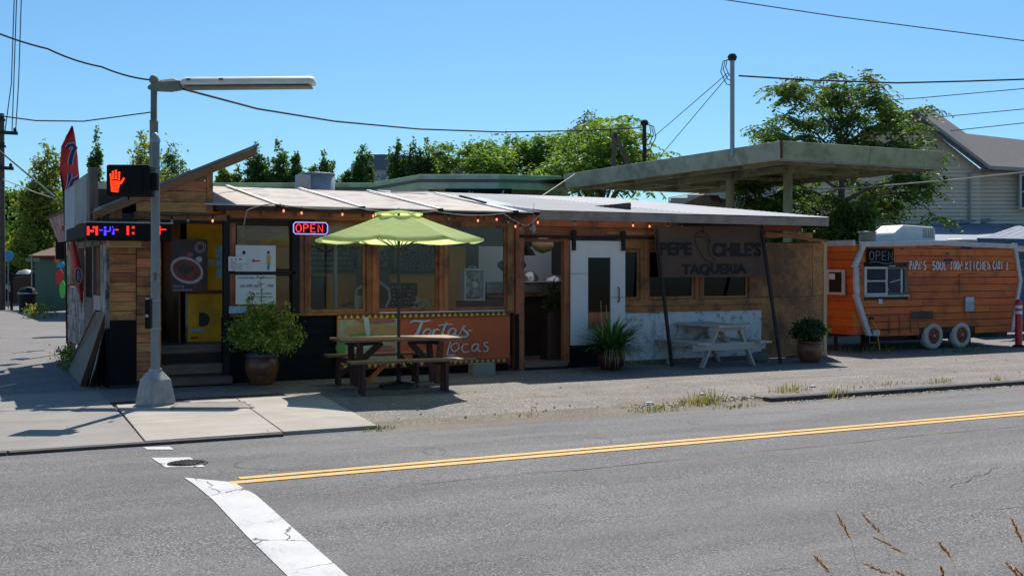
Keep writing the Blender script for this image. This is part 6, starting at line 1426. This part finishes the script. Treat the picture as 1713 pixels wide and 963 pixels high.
MB().prism([(p3.x, 27, p3.z), (p2.x+6, 27, p2.z), (p1.x+8, 31, p1.z+.3), (p0.x, 31, p0.z)], (0, 0, -.12)).build('roof', 'blue_roof', t); MB().beam(p0+UP*.05, p1+UP*.05, .2, .12).build('ridge_cap', 'blue_roof', t)
B('wall', 'siding_light', t, p3.x+.3, p2.x+6, 27.4, 31, 0, p3.z-.1)
t = thing('small_gabled_roof', 'small shingled gable roof peeking out between the tree and the low hall', 'roof', pv(1575, 374, 33))
q = [pv(x, y, 33) for x, y in ((1543, 374), (1562, 361), (1594, 359), (1583, 374))]; MB().prism([tuple(x) for x in q], (0, .6, .0)).build('roof_slope', 'shingle_tan', t)
q = [pv(x, y, 33.05) for x, y in ((1583, 374), (1594, 359), (1607, 370), (1605, 375))]; MB().prism([tuple(x) for x in q], (0, .6, 0)).build('gable', 'red_trim', t); q0 = pv(1560, 375, 33.3); B('wall', 'siding', t, q0.x, pv(1604, 374, 33.3).x, 33.1, 34, 0, q0.z)

# ================================================================== GREEN CANOPY AND OLD STATION
CN = thing('station_canopy', 'large flat pale green petrol station canopy on two round posts rising behind the roof', 'canopy', (20, 25, 0))
u0, u1, w0, w1, cz0, cz1 = 17.6, 22.9, 20.6, 31.0, 4.30, 4.74
A1 = Vector((u0, w0, 0)); 
def band(a, b, name, mat, parent, z0=cz0, z1=cz1, t=.12, inn=(0, 1, 0), flare=.10):
    a, b = Vector(a), Vector(b); i_ = Vector(inn); return MB().add([(a.x-i_.x*flare, a.y-i_.y*flare, z1), (b.x-i_.x*flare, b.y-i_.y*flare, z1), (b.x, b.y, z0), (a.x, a.y, z0), (a.x+i_.x*t, a.y+i_.y*t, z1), (b.x+i_.x*t, b.y+i_.y*t, z1), (b.x+i_.x*t, b.y+i_.y*t, z0), (a.x+i_.x*t, a.y+i_.y*t, z0)],
        [(3, 2, 1, 0), (4, 5, 6, 7), (0, 1, 5, 4), (2, 3, 7, 6), (0, 4, 7, 3), (1, 2, 6, 5)]).build(name, mat, parent, .015)
band((u0, w0, 0), (20.35, w0, 0), 'fascia', 'canopy_green', CN); band((20.36, w0, 0), (u1, w0, 0), 'fascia', 'canopy_green', CN)
band((u0, w0+.0, 0), (u0, 25.6, 0), 'fascia', 'canopy_grey', CN, inn=(1, 0, 0)); band((u0, 25.61, 0), (u0, w1, 0), 'fascia', 'canopy_grey', CN, inn=(1, 0, 0))
band((u1, w0, 0), (u1, w1, 0), 'fascia', 'canopy_green', CN, inn=(-1, 0, 0)); band((u0, w1, 0), (u1, w1, 0), 'fascia', 'canopy_green', CN, inn=(0, -1, 0))
MB().tube([(u0-.07, w0-.07, cz0+.02), (u0-.10, w0-.10, cz1)], .03, 6).build('torn_corner', 'red_trim', CN)
nd = 26
for k in range(nd): v = w0+.14+(w1-w0-.3)*k/nd; MB().box(u0+.13, u1-.13, v+.02, v+(w1-w0-.3)/nd-.02, cz0+.20, cz0+.24).build('deck_panel', 'deck_ribs', CN)
B('roof_deck', 'deck_ribs', CN, u0+.13, u1-.13, w0+.13, w1-.13, cz0+.245, cz0+.3)
for u in (18.6, 20.2, 21.8): B('beam', 'canopy_green', CN, u-.07, u+.07, w0+.13, w1-.13, cz0+.02, cz0+.195)
for v in (21.5, 23.4, 25.7, 28.5): B('cross_beam', 'canopy_green', CN, u0+.13, u1-.13, v-.06, v+.06, cz0+.0, cz0+.10)
for v in (23.4, 25.9): MB().lathe((20.2, v, 0), [(.125, 0), (.125, cz0+.02)], 18).build('column', 'canopy_green', CN)
B('lower_lip', 'tan_trim', CN, u0, u1, w0-.01, w0+.05, cz0-.03, cz0-.003); B('lower_lip', 'tan_trim', CN, u1-.05, u1+.01, w0+.06, w1, cz0-.03, cz0-.003)
MB().tube([pd(1418, 280, 28), pd(1425, 288, 28), pd(1436, 290, 28)], .02, 5).build('bent_pipe', 'canopy_green', CN)
ST = thing('old_station_building', 'old station building with a stepped pale green parapet behind the taqueria roof', 'building', (10, 36, 0))
def station(px, D, dz=0): p = pd(px, 300, D); return Vector((p.x, p.y, 0))
SP = [station(150, 39.2), station(375, 39.2), station(622, 39.2), station(700, 35.7), station(835, 35.7), station(940, 36.4), Vector((17.7, 31.0, 0))]
ms = ['canopy_green', 'canopy_green', 'canopy_green', 'canopy_grey', 'canopy_green_deep', 'canopy_green']
for i in range(6): band(SP[i], SP[i+1], 'parapet', {'canopy_green': 'parapet_green', 'canopy_grey': 'parapet_grey', 'canopy_green_deep': 'parapet_deep'}[ms[i]], ST, z0=4.28, z1=4.76, inn=tuple((SP[i+1]-SP[i]).normalized().cross(-UP)), flare=-.04)
for i in range(6):
    a, b = SP[i]+FWD*.8, SP[i+1]+FWD*.8; MB().prism([tuple(a), tuple(b), tuple(b+UP*4.35), tuple(a+UP*4.35)], tuple(FWD*.3)).build('wall', 'canopy_green_deep' if i == 4 else 'canopy_green', ST)
MB().prism([tuple(p+UP*4.5) for p in SP]+[(19, 46, 4.5), (4, 50, 4.5)], (0, 0, .1)).build('roof', 'deck_ribs', ST)
a, b = pd(745, 325, 35.2), pd(856, 325, 35.2); sg = thing('dark_station_sign', 'black sign with white script reading Jimmy\'s under the green parapet', 'sign', (a.x, a.y, 3.6))
O = Vector((a.x, a.y, 3.7)); MB().obox(O, (b-a), FWD*.06, UP*.56).build('board', 'signal_black', sg)
text("Jimmy's", .46, 'chalk_white', sg, Vector((a.x, a.y, 3.86))+RIGHT*.55-FWD*.02, RIGHT, wfit=1.45, shear=.35, off=.01)
B('upper_left_panel', 'canopy_green', ST, *(lambda p, q: (p.x, q.x+.3, p.y, p.y+.3, 3.45, 4.05))(pd(152, 300, 30), pd(180, 300, 30)))

# masts on the canopy and cables
def mast(lab, px, pyt, pyb, D, r, kind):
    t0, b0 = pd(px, pyt, D), pd(px, pyb, D); t = thing('service_mast', lab, 'mast', (t0.x, t0.y, b0.z), 'service masts behind the roof')
    MB().tube([(t0.x, t0.y, b0.z), (t0.x, t0.y, t0.z)], r, 8).build('pipe', 'galvanised' if kind else 'cable_black', t)
    MB().lathe((t0.x, t0.y, t0.z-.05), [(r*1.6, 0), (r*2.2, .08), (r*1.4, .16), (0, .18)], 10).build('weather_head', 'cable_black', t)
    for k in range(3):
        s = -1 if kind else 1; w_ = (.16+.06*k)*D/27; h_ = (.42+.12*k)*D/27
        MB().tube([t0, t0+RIGHT*s*w_*.8-UP*h_*.1, t0+RIGHT*s*w_-UP*h_*.5, t0+RIGHT*s*w_*.5-UP*h_*.95, t0+RIGHT*s*.02-UP*h_], .012*D/27, 5).build('drip_loop', 'cable_black', t)
    return t
mast('tall grey mast with looped black wires rising beside the canopy corner', 1225, 98, 262, 27, .055, 1)
mast('shorter black mast with curled wires left of the tall mast', 1078, 207, 290, 34, .06, 0)
def cable(lab, pts, r, mat='cable_black', sag=0):
    P = []
    for i in range(len(pts)-1):
        a, b = pts[i], pts[i+1]
        for k in range(12): f = k/12; P.append(a.lerp(b, f)-UP*4*sag*f*(1-f))
    P.append(pts[-1]); o = MB().tube(P, r, 5).build('overhead_cable', mat); return tag(o, lab, 'cable')
cable('thick twisted cable from the upper left sky down to the street light top', [pd(-40, 40, 16), pd(80, 82, 16.2), pd(170, 112, 16.4), pd(252, 134, 16.5)], .014, sag=.03)
cable('thick twisted cable running from the street light arm to the tree above the parapet', [pd(306, 149, 16.5), pd(430, 182, 20), pd(560, 203, 24), pd(700, 216, 28), pd(840, 221, 31), pd(960, 219, 33), pd(1070, 214, 34)], .02)
cable('thin cable sagging from the left edge to the street light pole', [pd(-30, 190, 16), pd(60, 202, 16.2), pd(140, 203, 16.4), pd(252, 188, 16.5)], .010)
cable('thick cable from the tall mast off to the right edge', [pd(1236, 127, 27), pd(1350, 134, 27.5), pd(1500, 139, 28), pd(1620, 136, 28.5), pd(1740, 132, 29)], .022)
cable('upper thin wire at the top right corner of the sky', [pd(1180, -5, 22), pd(1400, 28, 23), pd(1740, 72, 24)], .012)
cable('first thin wire to the right of the tree', [pd(1370, 176, 40), pd(1540, 164, 40), pd(1740, 146, 40)], .016)
cable('second thin wire to the right of the gable', [pd(1560, 197, 40), pd(1740, 180, 40)], .016)
cable('lowest thin wire just above the dark shingle roof', [pd(1590, 219, 40), pd(1740, 203, 40)], .016)
cable('upper guy wire slanting between the two masts', [pd(1218, 122, 27), pd(1095, 228, 33)], .010); cable('lower guy wire slanting between the two masts', [pd(1220, 125, 27), pd(1102, 264, 33)], .010)
cable('diagonal cable falling from the utility pole toward the boards', [pd(-10, 245, 44), pd(30, 278, 40), pd(92, 330, 30)], .03)
cable('lower diagonal cable falling from the utility pole toward the boards', [pd(5, 300, 44), pd(60, 322, 32), pd(96, 333, 30)], .016, 'cable_white')
cable('white wire crossing from the roof to the parapet', [pv(905, 329, 23.5), pd(962, 291, 34)], .015, 'cable_white')
cable('pale cable with bulbs sagging from the canopy toward the house', [pd(1350, 317, 28), pd(1450, 313, 30), pd(1600, 300, 32), pd(1740, 285, 34)], .018, 'cable_white')
# utility pole far left
up_ = pd(2, 500, 46); t = thing('utility_pole', 'wooden utility pole with dark crossarms at the left edge of the picture', 'utility pole', (up_.x, up_.y, 0))
MB().lathe((up_.x, up_.y, 0), [(.17, 0), (.12, pd(2, 190, 46).z)], 10).build('pole', 'bark', t)
for y, x1_ in ((200, 8), (222, 29), (244, 9), (281, 22)):
    c0, c1 = pd(-26+(4 if y > 240 else 0), y-2, 45.8), pd(x1_, y+1, 45.8); MB().beam(c0, c1, .12, .14 if y in (222, 281) else .1).build('crossarm', 'cable_black', t); MB().lathe(c1-RIGHT*.1+UP*.05, [(.06, 0), (.07, .12), (0, .2)], 8).build('insulator', 'cable_black', t)
for x0, x1_ in ((28, 20), (24, 8), (36, 26)): cable('near-vertical thin wire %s of the utility pole' % {28: 'nearest to the right', 24: 'closest to the side', 36: 'farthest right'}[x0], [pd(x0, -10, 44), pd(x0-5, 140, 45), pd(x1_, 222, 46)], .02)

# ================================================================== HOUSES BEHIND
HD = 44.0
def hp(px, py, D=HD): return pd(px, py, D)
hs = thing('grey_house', 'grey clapboard house with a steep gable and dark shingle roof behind the tree', 'house', hp(1560, 460))
def facepoly(name, pts, D, mat, parent, t=.3, bevel=0): return MB().prism([tuple(hp(x, y, D)) for x, y in pts], tuple(FWD*t)).build(name, mat, parent, bevel)
# walls of lapped boards joined as courses
def clap(parent, outline, D, mat, step=6.5):
    ys = [y for _, y in outline]; y = min(ys); mb = MB()
    def xs(yy):
        o = []
        for (x0, y0), (x1, y1) in zip(outline, outline[1:]+outline[:1]):
            if (y0-yy)*(y1-yy) < 0 or y0 == yy != y1: o.append(x0+(x1-x0)*(yy-y0)/(y1-y0))
        return (min(o), max(o)) if len(o) > 1 else None
    while y < max(ys)-1:
        a, b = xs(y+.3), xs(min(y+step, max(ys))-.3)
        if a and b:
            P = [hp(a[0], y, D), hp(a[1], y, D), hp(b[1], y+step, D-.14), hp(b[0], y+step, D-.14)]; mb.add(P+[hp(b[0], y+step, D+.02), hp(b[1], y+step, D+.02)], [(3, 2, 1, 0), (2, 3, 4, 5)])
        y += step
    o = mb.build('clapboards', mat, parent); o['kind'] = 'stuff'; return o
facepoly('wall', [(1300, 300), (1525, 192), (1640, 283), (1640, 470), (1300, 470)], HD, 'siding', hs)
clap(hs, [(1300, 300), (1525, 192), (1640, 283), (1640, 400), (1300, 400)], HD-.04, 'siding')
facepoly('wall', [(1640, 283), (1800, 290), (1800, 470), (1640, 470)], HD+.5, 'siding', hs); clap(hs, [(1622, 283), (1800, 291), (1800, 400), (1622, 400)], HD+.42, 'siding')
MB().beam(hp(1525, 186, HD-.5), hp(1655, 284, HD-.5), .22, .22, FWD).build('rake_board', 'house_trim', hs); MB().beam(hp(1525, 187, HD-.5), hp(1280, 304, HD-.5), .2, .2, FWD).build('rake_board', 'house_trim', hs)
def roofq(pts, name, mat, parent):   # (px, py, D) corners
    P = [hp(*p) for p in pts]; n = (P[1]-P[0]).cross(P[3]-P[0]).normalized(); n = n if n.z > 0 else -n; return MB().prism([tuple(p) for p in P], tuple(-n*.12)).build(name, mat, parent)
roofq([(1524, 183, HD-.8), (1656, 283, HD-.8), (1700, 283, HD+8), (1560, 183, HD+8)], 'roof', 'shingle', hs); roofq([(1524, 183, HD-.8), (1278, 303, HD-.8), (1300, 300, HD+8), (1560, 183, HD+8)], 'roof', 'shingle', hs)
roofq([(1586, 220, HD+5), (1800, 244, HD+5), (1810, 288, HD-.3), (1655, 278, HD-.3)], 'roof', 'shingle', hs)
MB().beam(hp(1650, 280, HD-.4), hp(1810, 289, HD-.4), .12, .14).build('gutter', 'house_trim', hs); MB().tube([hp(1645, 282, HD-.4), hp(1622, 292, HD-.2), hp(1622, 400, HD-.2)], .06, 6).build('downpipe', 'house_trim', hs)
for x0, y0, x1, y1 in ((1504, 310, 1541, 338), (1706, 291, 1745, 350)):
    a, b = hp(x0, y1, HD-.12), hp(x1, y0, HD-.12); s = (x1-x0)*HD/FPX; h_ = (y1-y0)*HD/FPX; f = MB()
    for o_, ax, az in ((a, s, .08), (a+UP*(h_-.08), s, .08)): f.obox(o_, RIGHT*ax, FWD*.1, UP*az)
    for o_ in (a+UP*.08, a+UP*.08+RIGHT*(s-.08)): f.obox(o_, RIGHT*.08, FWD*.1, UP*(h_-.16))
    f.obox(a+UP*h_*.48+RIGHT*.08, RIGHT*(s-.16), FWD*.08, UP*.05); f = f.build('window', 'trim_white', hs); MB().obox(a+RIGHT*.06+UP*.06+FWD*.05, RIGHT*(s-.12), FWD*.02, UP*(h_-.12)).build('pane', 'dark_film', f)
    MB().obox(a+RIGHT*.06+UP*.06+FWD*.08, RIGHT*(s-.12), FWD*.02, UP*(h_-.12)).build('blind', 'ink', f)
MB().ball(hp(1581, 300, HD-.4), .14).build('dish', 'cable_black', hs)
wh = thing('pale_house', 'pale siding house wall behind the canopy posts and the tree', 'house', hp(1230, 470, 41)); facepoly('wall', [(1120, 330), (1290, 300), (1330, 300), (1330, 470), (1120, 470)], 42, 'siding_light', wh); clap(wh, [(1120, 331), (1290, 301), (1330, 301), (1330, 400), (1120, 400)], 41.9, 'siding_light', 5)
bb = thing('low_annex', 'low tan annex with a dark red patch behind the metal roof edge', 'building', hp(1190, 470, 33)); facepoly('wall', [(1120, 352), (1178, 325), (1216, 334), (1222, 360), (1222, 470), (1120, 470)], 33.5, 'tan_trim', bb); facepoly('roof_patch', [(1186, 326), (1202, 327), (1208, 338), (1192, 334)], 33.3, 'red_trim', bb, .1)
fb = thing('far_building', 'big flat-roofed blue-grey building far behind the tall shrubs, left of centre', 'building', pd(680, 440, 95))
def fpoly(name, pts, D, mat, t=12): return MB().prism([tuple(pd(x, y, D)) for x, y in pts], tuple(FWD*t)).build(name, mat, fb)
fpoly('wall', [(587, 275), (607, 261), (607, 460), (587, 460)], 95, 'far_pale'); fpoly('wall', [(607, 280), (775, 285), (775, 460), (607, 460)], 95, 'far_pale'); fpoly('roof_band', [(606, 259), (640, 258), (775, 266), (775, 288), (606, 282)], 94.6, 'far_grey')
fpoly('rooftop_unit', [(726, 259), (755, 260), (755, 267), (726, 266)], 98, 'far_pale', 3)
for k in range(3): fpoly('window', [(612+k*26, 292), (630+k*26, 292), (630+k*26, 301), (612+k*26, 301)], 94.9, 'blue_roof', .05)
# left far side: shed, kiosk, bin, car, street sign
sh = thing('green_shed', 'small pale green board shed with a brown hip roof beyond the lane', 'shed', pg(85, 515)); D_ = 46
a, b = pd(58, 514, D_), pd(118, 514, D_); a.z = b.z = 0; n = 16; hgt = pd(60, 430, D_).z
for k in range(n): p = a.lerp(b, k/n); q = a.lerp(b, (k+.92)/n); MB().prism([tuple(p), tuple(q), tuple(q+UP*hgt), tuple(p+UP*hgt)], tuple(FWD*.1)).build('wall_board', 'shed_green', sh)
MB().obox(a+FWD*.12, b-a, FWD*2.2, UP*hgt).build('wall', 'shed_green', sh); MB().obox(a-RIGHT*.15-FWD*.15+UP*(hgt-.08), (b-a)+RIGHT*.3, FWD*.12, UP*.16).build('eave_board', 'red_trim', sh)
c_ = (a+b)/2+FWD*1.2+UP*(hgt+.62); e4 = [a-RIGHT*.2-FWD*.2, b+RIGHT*.2-FWD*.2, b+RIGHT*.2+FWD*2.5, a-RIGHT*.2+FWD*2.5]; e4 = [p+UP*(hgt+.06) for p in e4]; MB().add([tuple(p) for p in e4]+[tuple(c_+RIGHT*.1)], [(0, 1, 4), (1, 2, 4), (2, 3, 4), (3, 0, 4)]).build('roof', 'shed_roof', sh)
kk = thing('notice_kiosk', 'dark-framed street kiosk with a brown information panel left of the green shed', 'kiosk', pg(34, 517)); a = pd(17, 516, 46); a.z = 0
MB().obox(a, RIGHT*.08, FWD*.1, UP*1.55).obox(a+RIGHT*.95, RIGHT*.08, FWD*.1, UP*1.55).obox(a+UP*1.4, RIGHT*1.03, FWD*.9, UP*.08).build('frame', 'black_metal', kk); MB().obox(a+RIGHT*.09+UP*.3+FWD*.03, RIGHT*.85, FWD*.04, UP*1.08).build('panel', 'leg_brown', kk)
MB().lathe(a+RIGHT*.5+UP*1.48+FWD*.4, [(.42, 0), (.3, .15), (0, .22)], 14).build('dome', 'pole_paint', kk)
bn = thing('litter_bin', 'dark round litter bin standing before the green shed', 'bin', pg(48, 517)); c_ = pd(46, 516, 44); c_.z = 0; MB().lathe(c_, [(.3, 0), (.36, .7), (.36, .75), (.25, .95), (0, 1.0)], 16).build('body', 'black_metal', bn)
MB().lathe(c_+UP*.72, [(.37, 0), (.37, .05)], 16).build('ring', 'galvanised', bn)
ss = thing('street_name_sign', 'small green street name blade on a thin post by the green shed', 'sign', pg(52, 520)); c_ = pd(53, 516, 45); c_.z = 0; MB().tube([c_, c_+UP*2.3], .03, 6).build('post', 'galvanised', ss); MB().obox(c_-RIGHT*.25+UP*2.0, RIGHT*.55, FWD*.02, UP*.16).build('blade', 'canopy_green_deep', ss)
bs = thing('blue_round_sign', 'small round blue sign on a post above the kiosk', 'sign', pg(14, 520)); c_ = pd(14, 516, 47); c_.z = 0; MB().tube([c_, c_+UP*2.3], .03, 6).build('post', 'galvanised', bs); MB().lathe(c_+UP*2.25, [(.22, -.01), (.22, .01)], 16, FWD).build('disc', 'p_cyan', bs)
def car(lab, px, D, mat, L_=4.2):
    c = pd(px, 500, D); c.z = 0; t = thing('parked_car', lab, 'car', c, 'cars parked beyond the lane')
    pr = [(-.5, .25), (-.5, .62), (-.46, .72), (-.3, .80), (-.17, 1.30), (.17, 1.36), (.33, .92), (.47, .82), (.5, .6), (.5, .25)]
    MB().prism([tuple(c+RIGHT*x*L_+UP*z) for x, z in pr], tuple(FWD*1.7)).build('body', mat, t, .05)
    MB().prism([tuple(c-FWD*.01+RIGHT*x*L_+UP*z) for x, z in ((-.27, .83), (-.155, 1.24), (.15, 1.29), (.27, .93))], tuple(FWD*.02)).build('side_window', 'black_metal', t)
    for x in (-.31, .31): MB().lathe(c+RIGHT*x*L_+UP*.32-FWD*.02, [(0, 0), (.2, 0), (.32, .02), (.32, .2), (0, .2)], 18, FWD).build('wheel', 'black_metal', t)
pm('car_white', (.7, .7, .72), rough=.3, bump=0); pm('car_silver', (.4, .42, .45), rough=.3, bump=0)
car('silver car parked under the big trees at the far left', -2, 62, 'car_silver'); car('white car half hidden between the kiosk and the green shed', 44, 60, 'car_white', 3.8)
# ================================================================== TREES
G_ = 'trees behind the buildings'
tree('huge dark leafy tree at the far left edge', 18, 316, 480, 125, 62, 'leaf_big', n=30000, leaf=.26, seed=1, K=26, sig=.2)
tree('dark leafy tree behind the green shed', 82, 335, 480, 80, 58, 'leaf_big', n=20000, leaf=.24, seed=2, K=26, sig=.2)
tree('dark mass of foliage between the kiosk and the flag', 40, 395, 480, 70, 66, 'leaf_dark', n=9000, leaf=.28, seed=3, K=22, sig=.22)
tree('bright yellow-green maple rising left of the feather flag', 78, 250, 430, 60, 55, 'leaf_yellow', 'plume', n=20000, leaf=.2, seed=4, K=8, sig=.3)
tree('yellow-green tree showing right of the feather flag', 120, 300, 400, 30, 60, 'leaf_yellow', n=3500, leaf=.2, seed=5)
tree('slim dark conifer between the flag and the pedestrian signal', 162, 234, 400, 26, 58, 'leaf_conifer', 'column', n=5500, leaf=.2, seed=6, sig=.2, K=9)
tree('loose-crowned tree behind the street light pole', 238, 226, 390, 58, 50, 'leaf_yellow', 'plume', n=13000, leaf=.18, seed=7, K=7, sig=.24)
tree('darker green tree right of the street light pole', 288, 246, 390, 58, 56, 'leaf_conifer', 'plume', n=14000, leaf=.18, seed=8, K=8, sig=.3)
for i, (px, tp_, hw, s, mt) in enumerate(((376, 280, 13, 9, 'leaf_yellow'), (398, 284, 12, 16, 'leaf_yellow'), (426, 250, 19, 10, 'leaf_conifer'), (467, 241, 20, 11, 'leaf_conifer'), (497, 262, 13, 12, 'leaf_conifer'), (541, 262, 19, 13, 'leaf_conifer'), (585, 285, 14, 17, 'leaf_conifer'), (608, 252, 16, 14, 'leaf_conifer'))):
    tree(('short yellow-green tree just right of the tilted roof', 'small bright tree between the tilted roof and the first fir', 'first dark fir right of the tilted roof', 'tallest fir behind the pale roof', 'thin fir just right of the tallest one', 'fir standing behind the roof drum', 'low bushy fir left of the far building', 'fir before the pale corner of the far building')[i], px, tp_, 345, hw*1.65, 48, mt, 'plume', n=9000, leaf=.16, seed=s, sig=.26, K=6, group='small firs behind the pale roof')
tree('upright shrub before the far building, left one of three', 665, 240, 340, 19, 46, 'leaf_conifer', 'plume', n=7000, K=6, leaf=.15, seed=21, sig=.2, group='upright shrubs before the far building')
tree('upright shrub before the far building, middle of three', 692, 240, 340, 19, 46, 'leaf_conifer', 'plume', n=7000, K=6, leaf=.15, seed=22, sig=.2, group='upright shrubs before the far building')
tree('upright shrub before the far building, right one of three', 716, 238, 340, 20, 46, 'leaf_conifer', 'plume', n=7000, K=6, leaf=.15, seed=23, sig=.2, group='upright shrubs before the far building')
tree('low green bush filling in beside the upright shrubs', 735, 268, 340, 40, 47, 'leaf_conifer', n=5000, leaf=.15, seed=24)
tree('dark conifer top showing above the mimosa', 848, 221, 330, 26, 60, 'leaf_conifer', 'cone', n=3500, leaf=.2, seed=25, sig=.3)
tree('wide feathery light green mimosa above the green parapet, left half', 800, 240, 330, 80, 44, 'leaf_mimosa', 'wide', n=20000, leaf=.15, seed=26, K=16, sig=.2, flat=.8)
tree('wide feathery light green mimosa above the green parapet, right half', 895, 228, 330, 85, 45, 'leaf_mimosa', 'wide', n=22000, leaf=.15, seed=27, K=16, sig=.2, flat=.8)
tree('sparse twiggy grey-green tree behind the palmate tree', 985, 186, 330, 75, 50, 'leaf_twig', n=9000, leaf=.10, seed=28, K=34, sig=.13)
def frond_tree(lab, px, D, spots, mat, L_, lsz, seed):
    b_ = pd(px, 450, D); t = thing('tree', lab, 'tree', (b_.x, b_.y, 0), G_); rg = np.random.default_rng(seed); tf = []; mb = MB(); mb.tube([(b_.x, b_.y, 0), (b_.x, b_.y, 5.5)], [.2, .08], 7)
    for x, y in spots:
        q = pd(x, y, D+rg.uniform(-1.5, 1.5)); mb.tube([(b_.x, b_.y, 3.5), tuple(q)], [.06, .02], 4, False)
        for _ in range(3): tf.append(np.array(q)+rg.normal(size=3)*.35)
    mb.build('trunk', 'bark', t); fronds(t, tf, L_, 8, mat, seed, 'crown', lsz)
LATER = lambda: frond_tree('glossy green tree with long drooping leaves behind the wooden stakes', 1003, 41, [(950, 270), (965, 245), (985, 228), (1005, 222), (1030, 225), (1048, 240), (1060, 262), (1040, 265), (1015, 250), (990, 255), (970, 270), (1000, 275), (1030, 285), (1055, 285), (960, 290), (940, 285), (985, 290), (1012, 232), (1025, 245), (1065, 275)], 'leaf_mimosa', 1.15, .26, 29)
sk = thing('wooden_stakes', 'two rough wooden stakes leaning together behind the canopy', 'stakes', pd(1027, 290, 36)); MB().beam(pd(1026, 288, 36), pd(1028, 222, 36), .14, .1, FWD).build('stake', 'grey_wood', sk); MB().beam(pd(1055, 285, 36), pd(1029, 224, 36), .12, .1, FWD).build('stake', 'grey_wood', sk)
# tree of heaven with fronds
def fronds(parent, cen, L_, n, mat, seed, name='foliage', leafsz=.13):
    rg = np.random.default_rng(seed); P = []; Dn = []
    for c in cen:
        for _ in range(n):
            a = rg.uniform(0, 6.28); d = np.array([math.cos(a), math.sin(a), rg.uniform(-.1, .5)]); d /= np.linalg.norm(d); p = np.array(c)+rg.normal(size=3)*.08; L2 = L_*rg.uniform(.6, 1.2)
            s = np.cross(d, [0, 0, 1]); s /= np.linalg.norm(s)
            for k in range(9):
                p = p+d*L2/9; d = d+np.array([0, 0, -.13]); d /= np.linalg.norm(d)
                for q in (-1, 1): P.append(p); Dn.append(s*q*.9+d*.35-np.array([0, 0, .25]))
    return leaf_mesh(name, np.array(P), leafsz, mat, parent, .32, seed, 0, Dn)
LATER()
tb_ = pd(1405, 420, 34); at = thing('tree_of_heaven', 'big spreading tree with feathery fronds and reddish seed clusters behind the green canopy', 'tree', (tb_.x, tb_.y, 0))
rg = np.random.default_rng(3); tufts = []
mb = MB(); root = Vector((tb_.x, tb_.y, 0)); fork = Vector((tb_.x, tb_.y, 2.9)); mb.tube([root, fork], [.22, .17], 8)
limbs = ((1285, 268), (1325, 205), (1330, 160), (1385, 190), (1392, 150), (1420, 210), (1450, 200), (1462, 162), (1500, 200), (1520, 230), (1490, 250), (1545, 265), (1300, 230), (1350, 240), (1440, 250), (1400, 300), (1340, 320), (1300, 340), (1450, 320), (1500, 310), (1540, 300), (1380, 350), (1430, 360), (1290, 355), (1350, 370), (1480, 360), (1415, 385), (1360, 395), (1460, 340), (1530, 320), (1265, 300), (1270, 345))
for px, py in limbs:
    q = pd(px, py, 34+rg.uniform(-1.6, 1.6)); m = fork.lerp(q, .5)+Vector((0, 0, .3)); st_ = fork.lerp(Vector((root.x, root.y, 7.0)), min(.95, max(0, (q.z-3.4)/5))); m = st_.lerp(q, .5)+Vector((0, 0, .2)); mb.tube([st_, m, q], [.05, .03, .012], 5, False)
    for _ in range(6): tufts.append(np.array(q)+rg.normal(size=3)*(.30, .30, .26))
for px, py in ((1326, 150), (1391, 146), (1463, 146), (1460, 175), (1395, 175)):
    q = pd(px, py, 34); tufts += [np.array(q)+rg.normal(size=3)*.14 for _ in range(2)]
mb.tube([fork, Vector((root.x+.1, root.y, 4.6)), Vector((root.x, root.y, 6.0))], [.14, .08, .02], 6); mb.build('trunk', 'bark', at); fronds(at, tufts, .68, 11, 'leaf_ailanthus', 4, leafsz=.16)
rs = [t_ for k, t_ in enumerate(tufts) if k % 4 == 0 and t_[2] > 4.5]; P = np.concatenate([np.array(c)+rg.normal(size=(26, 3))*(.16, .16, .10)+np.array([0, 0, .12]) for c in rs]); leaf_mesh('seed_clusters', P, .09, 'leaf_rust', at, .7, 5)['kind'] = 'stuff'
tree('dark leafy shrub tree behind the right end of the metal roof', 1300, 340, 440, 46, 31, 'leaf_big', n=5000, leaf=.14, seed=31, K=20)
tree('leafy shrub tree with bright new leaves above the trailer nose', 1415, 345, 440, 60, 30, 'leaf_ailanthus', n=6500, leaf=.15, seed=32, K=20)
tree('low hedge mass far behind the parking lot', 250, 300, 440, 110, 75, 'leaf_big', n=7000, leaf=.3, seed=33, K=24, sig=.22)
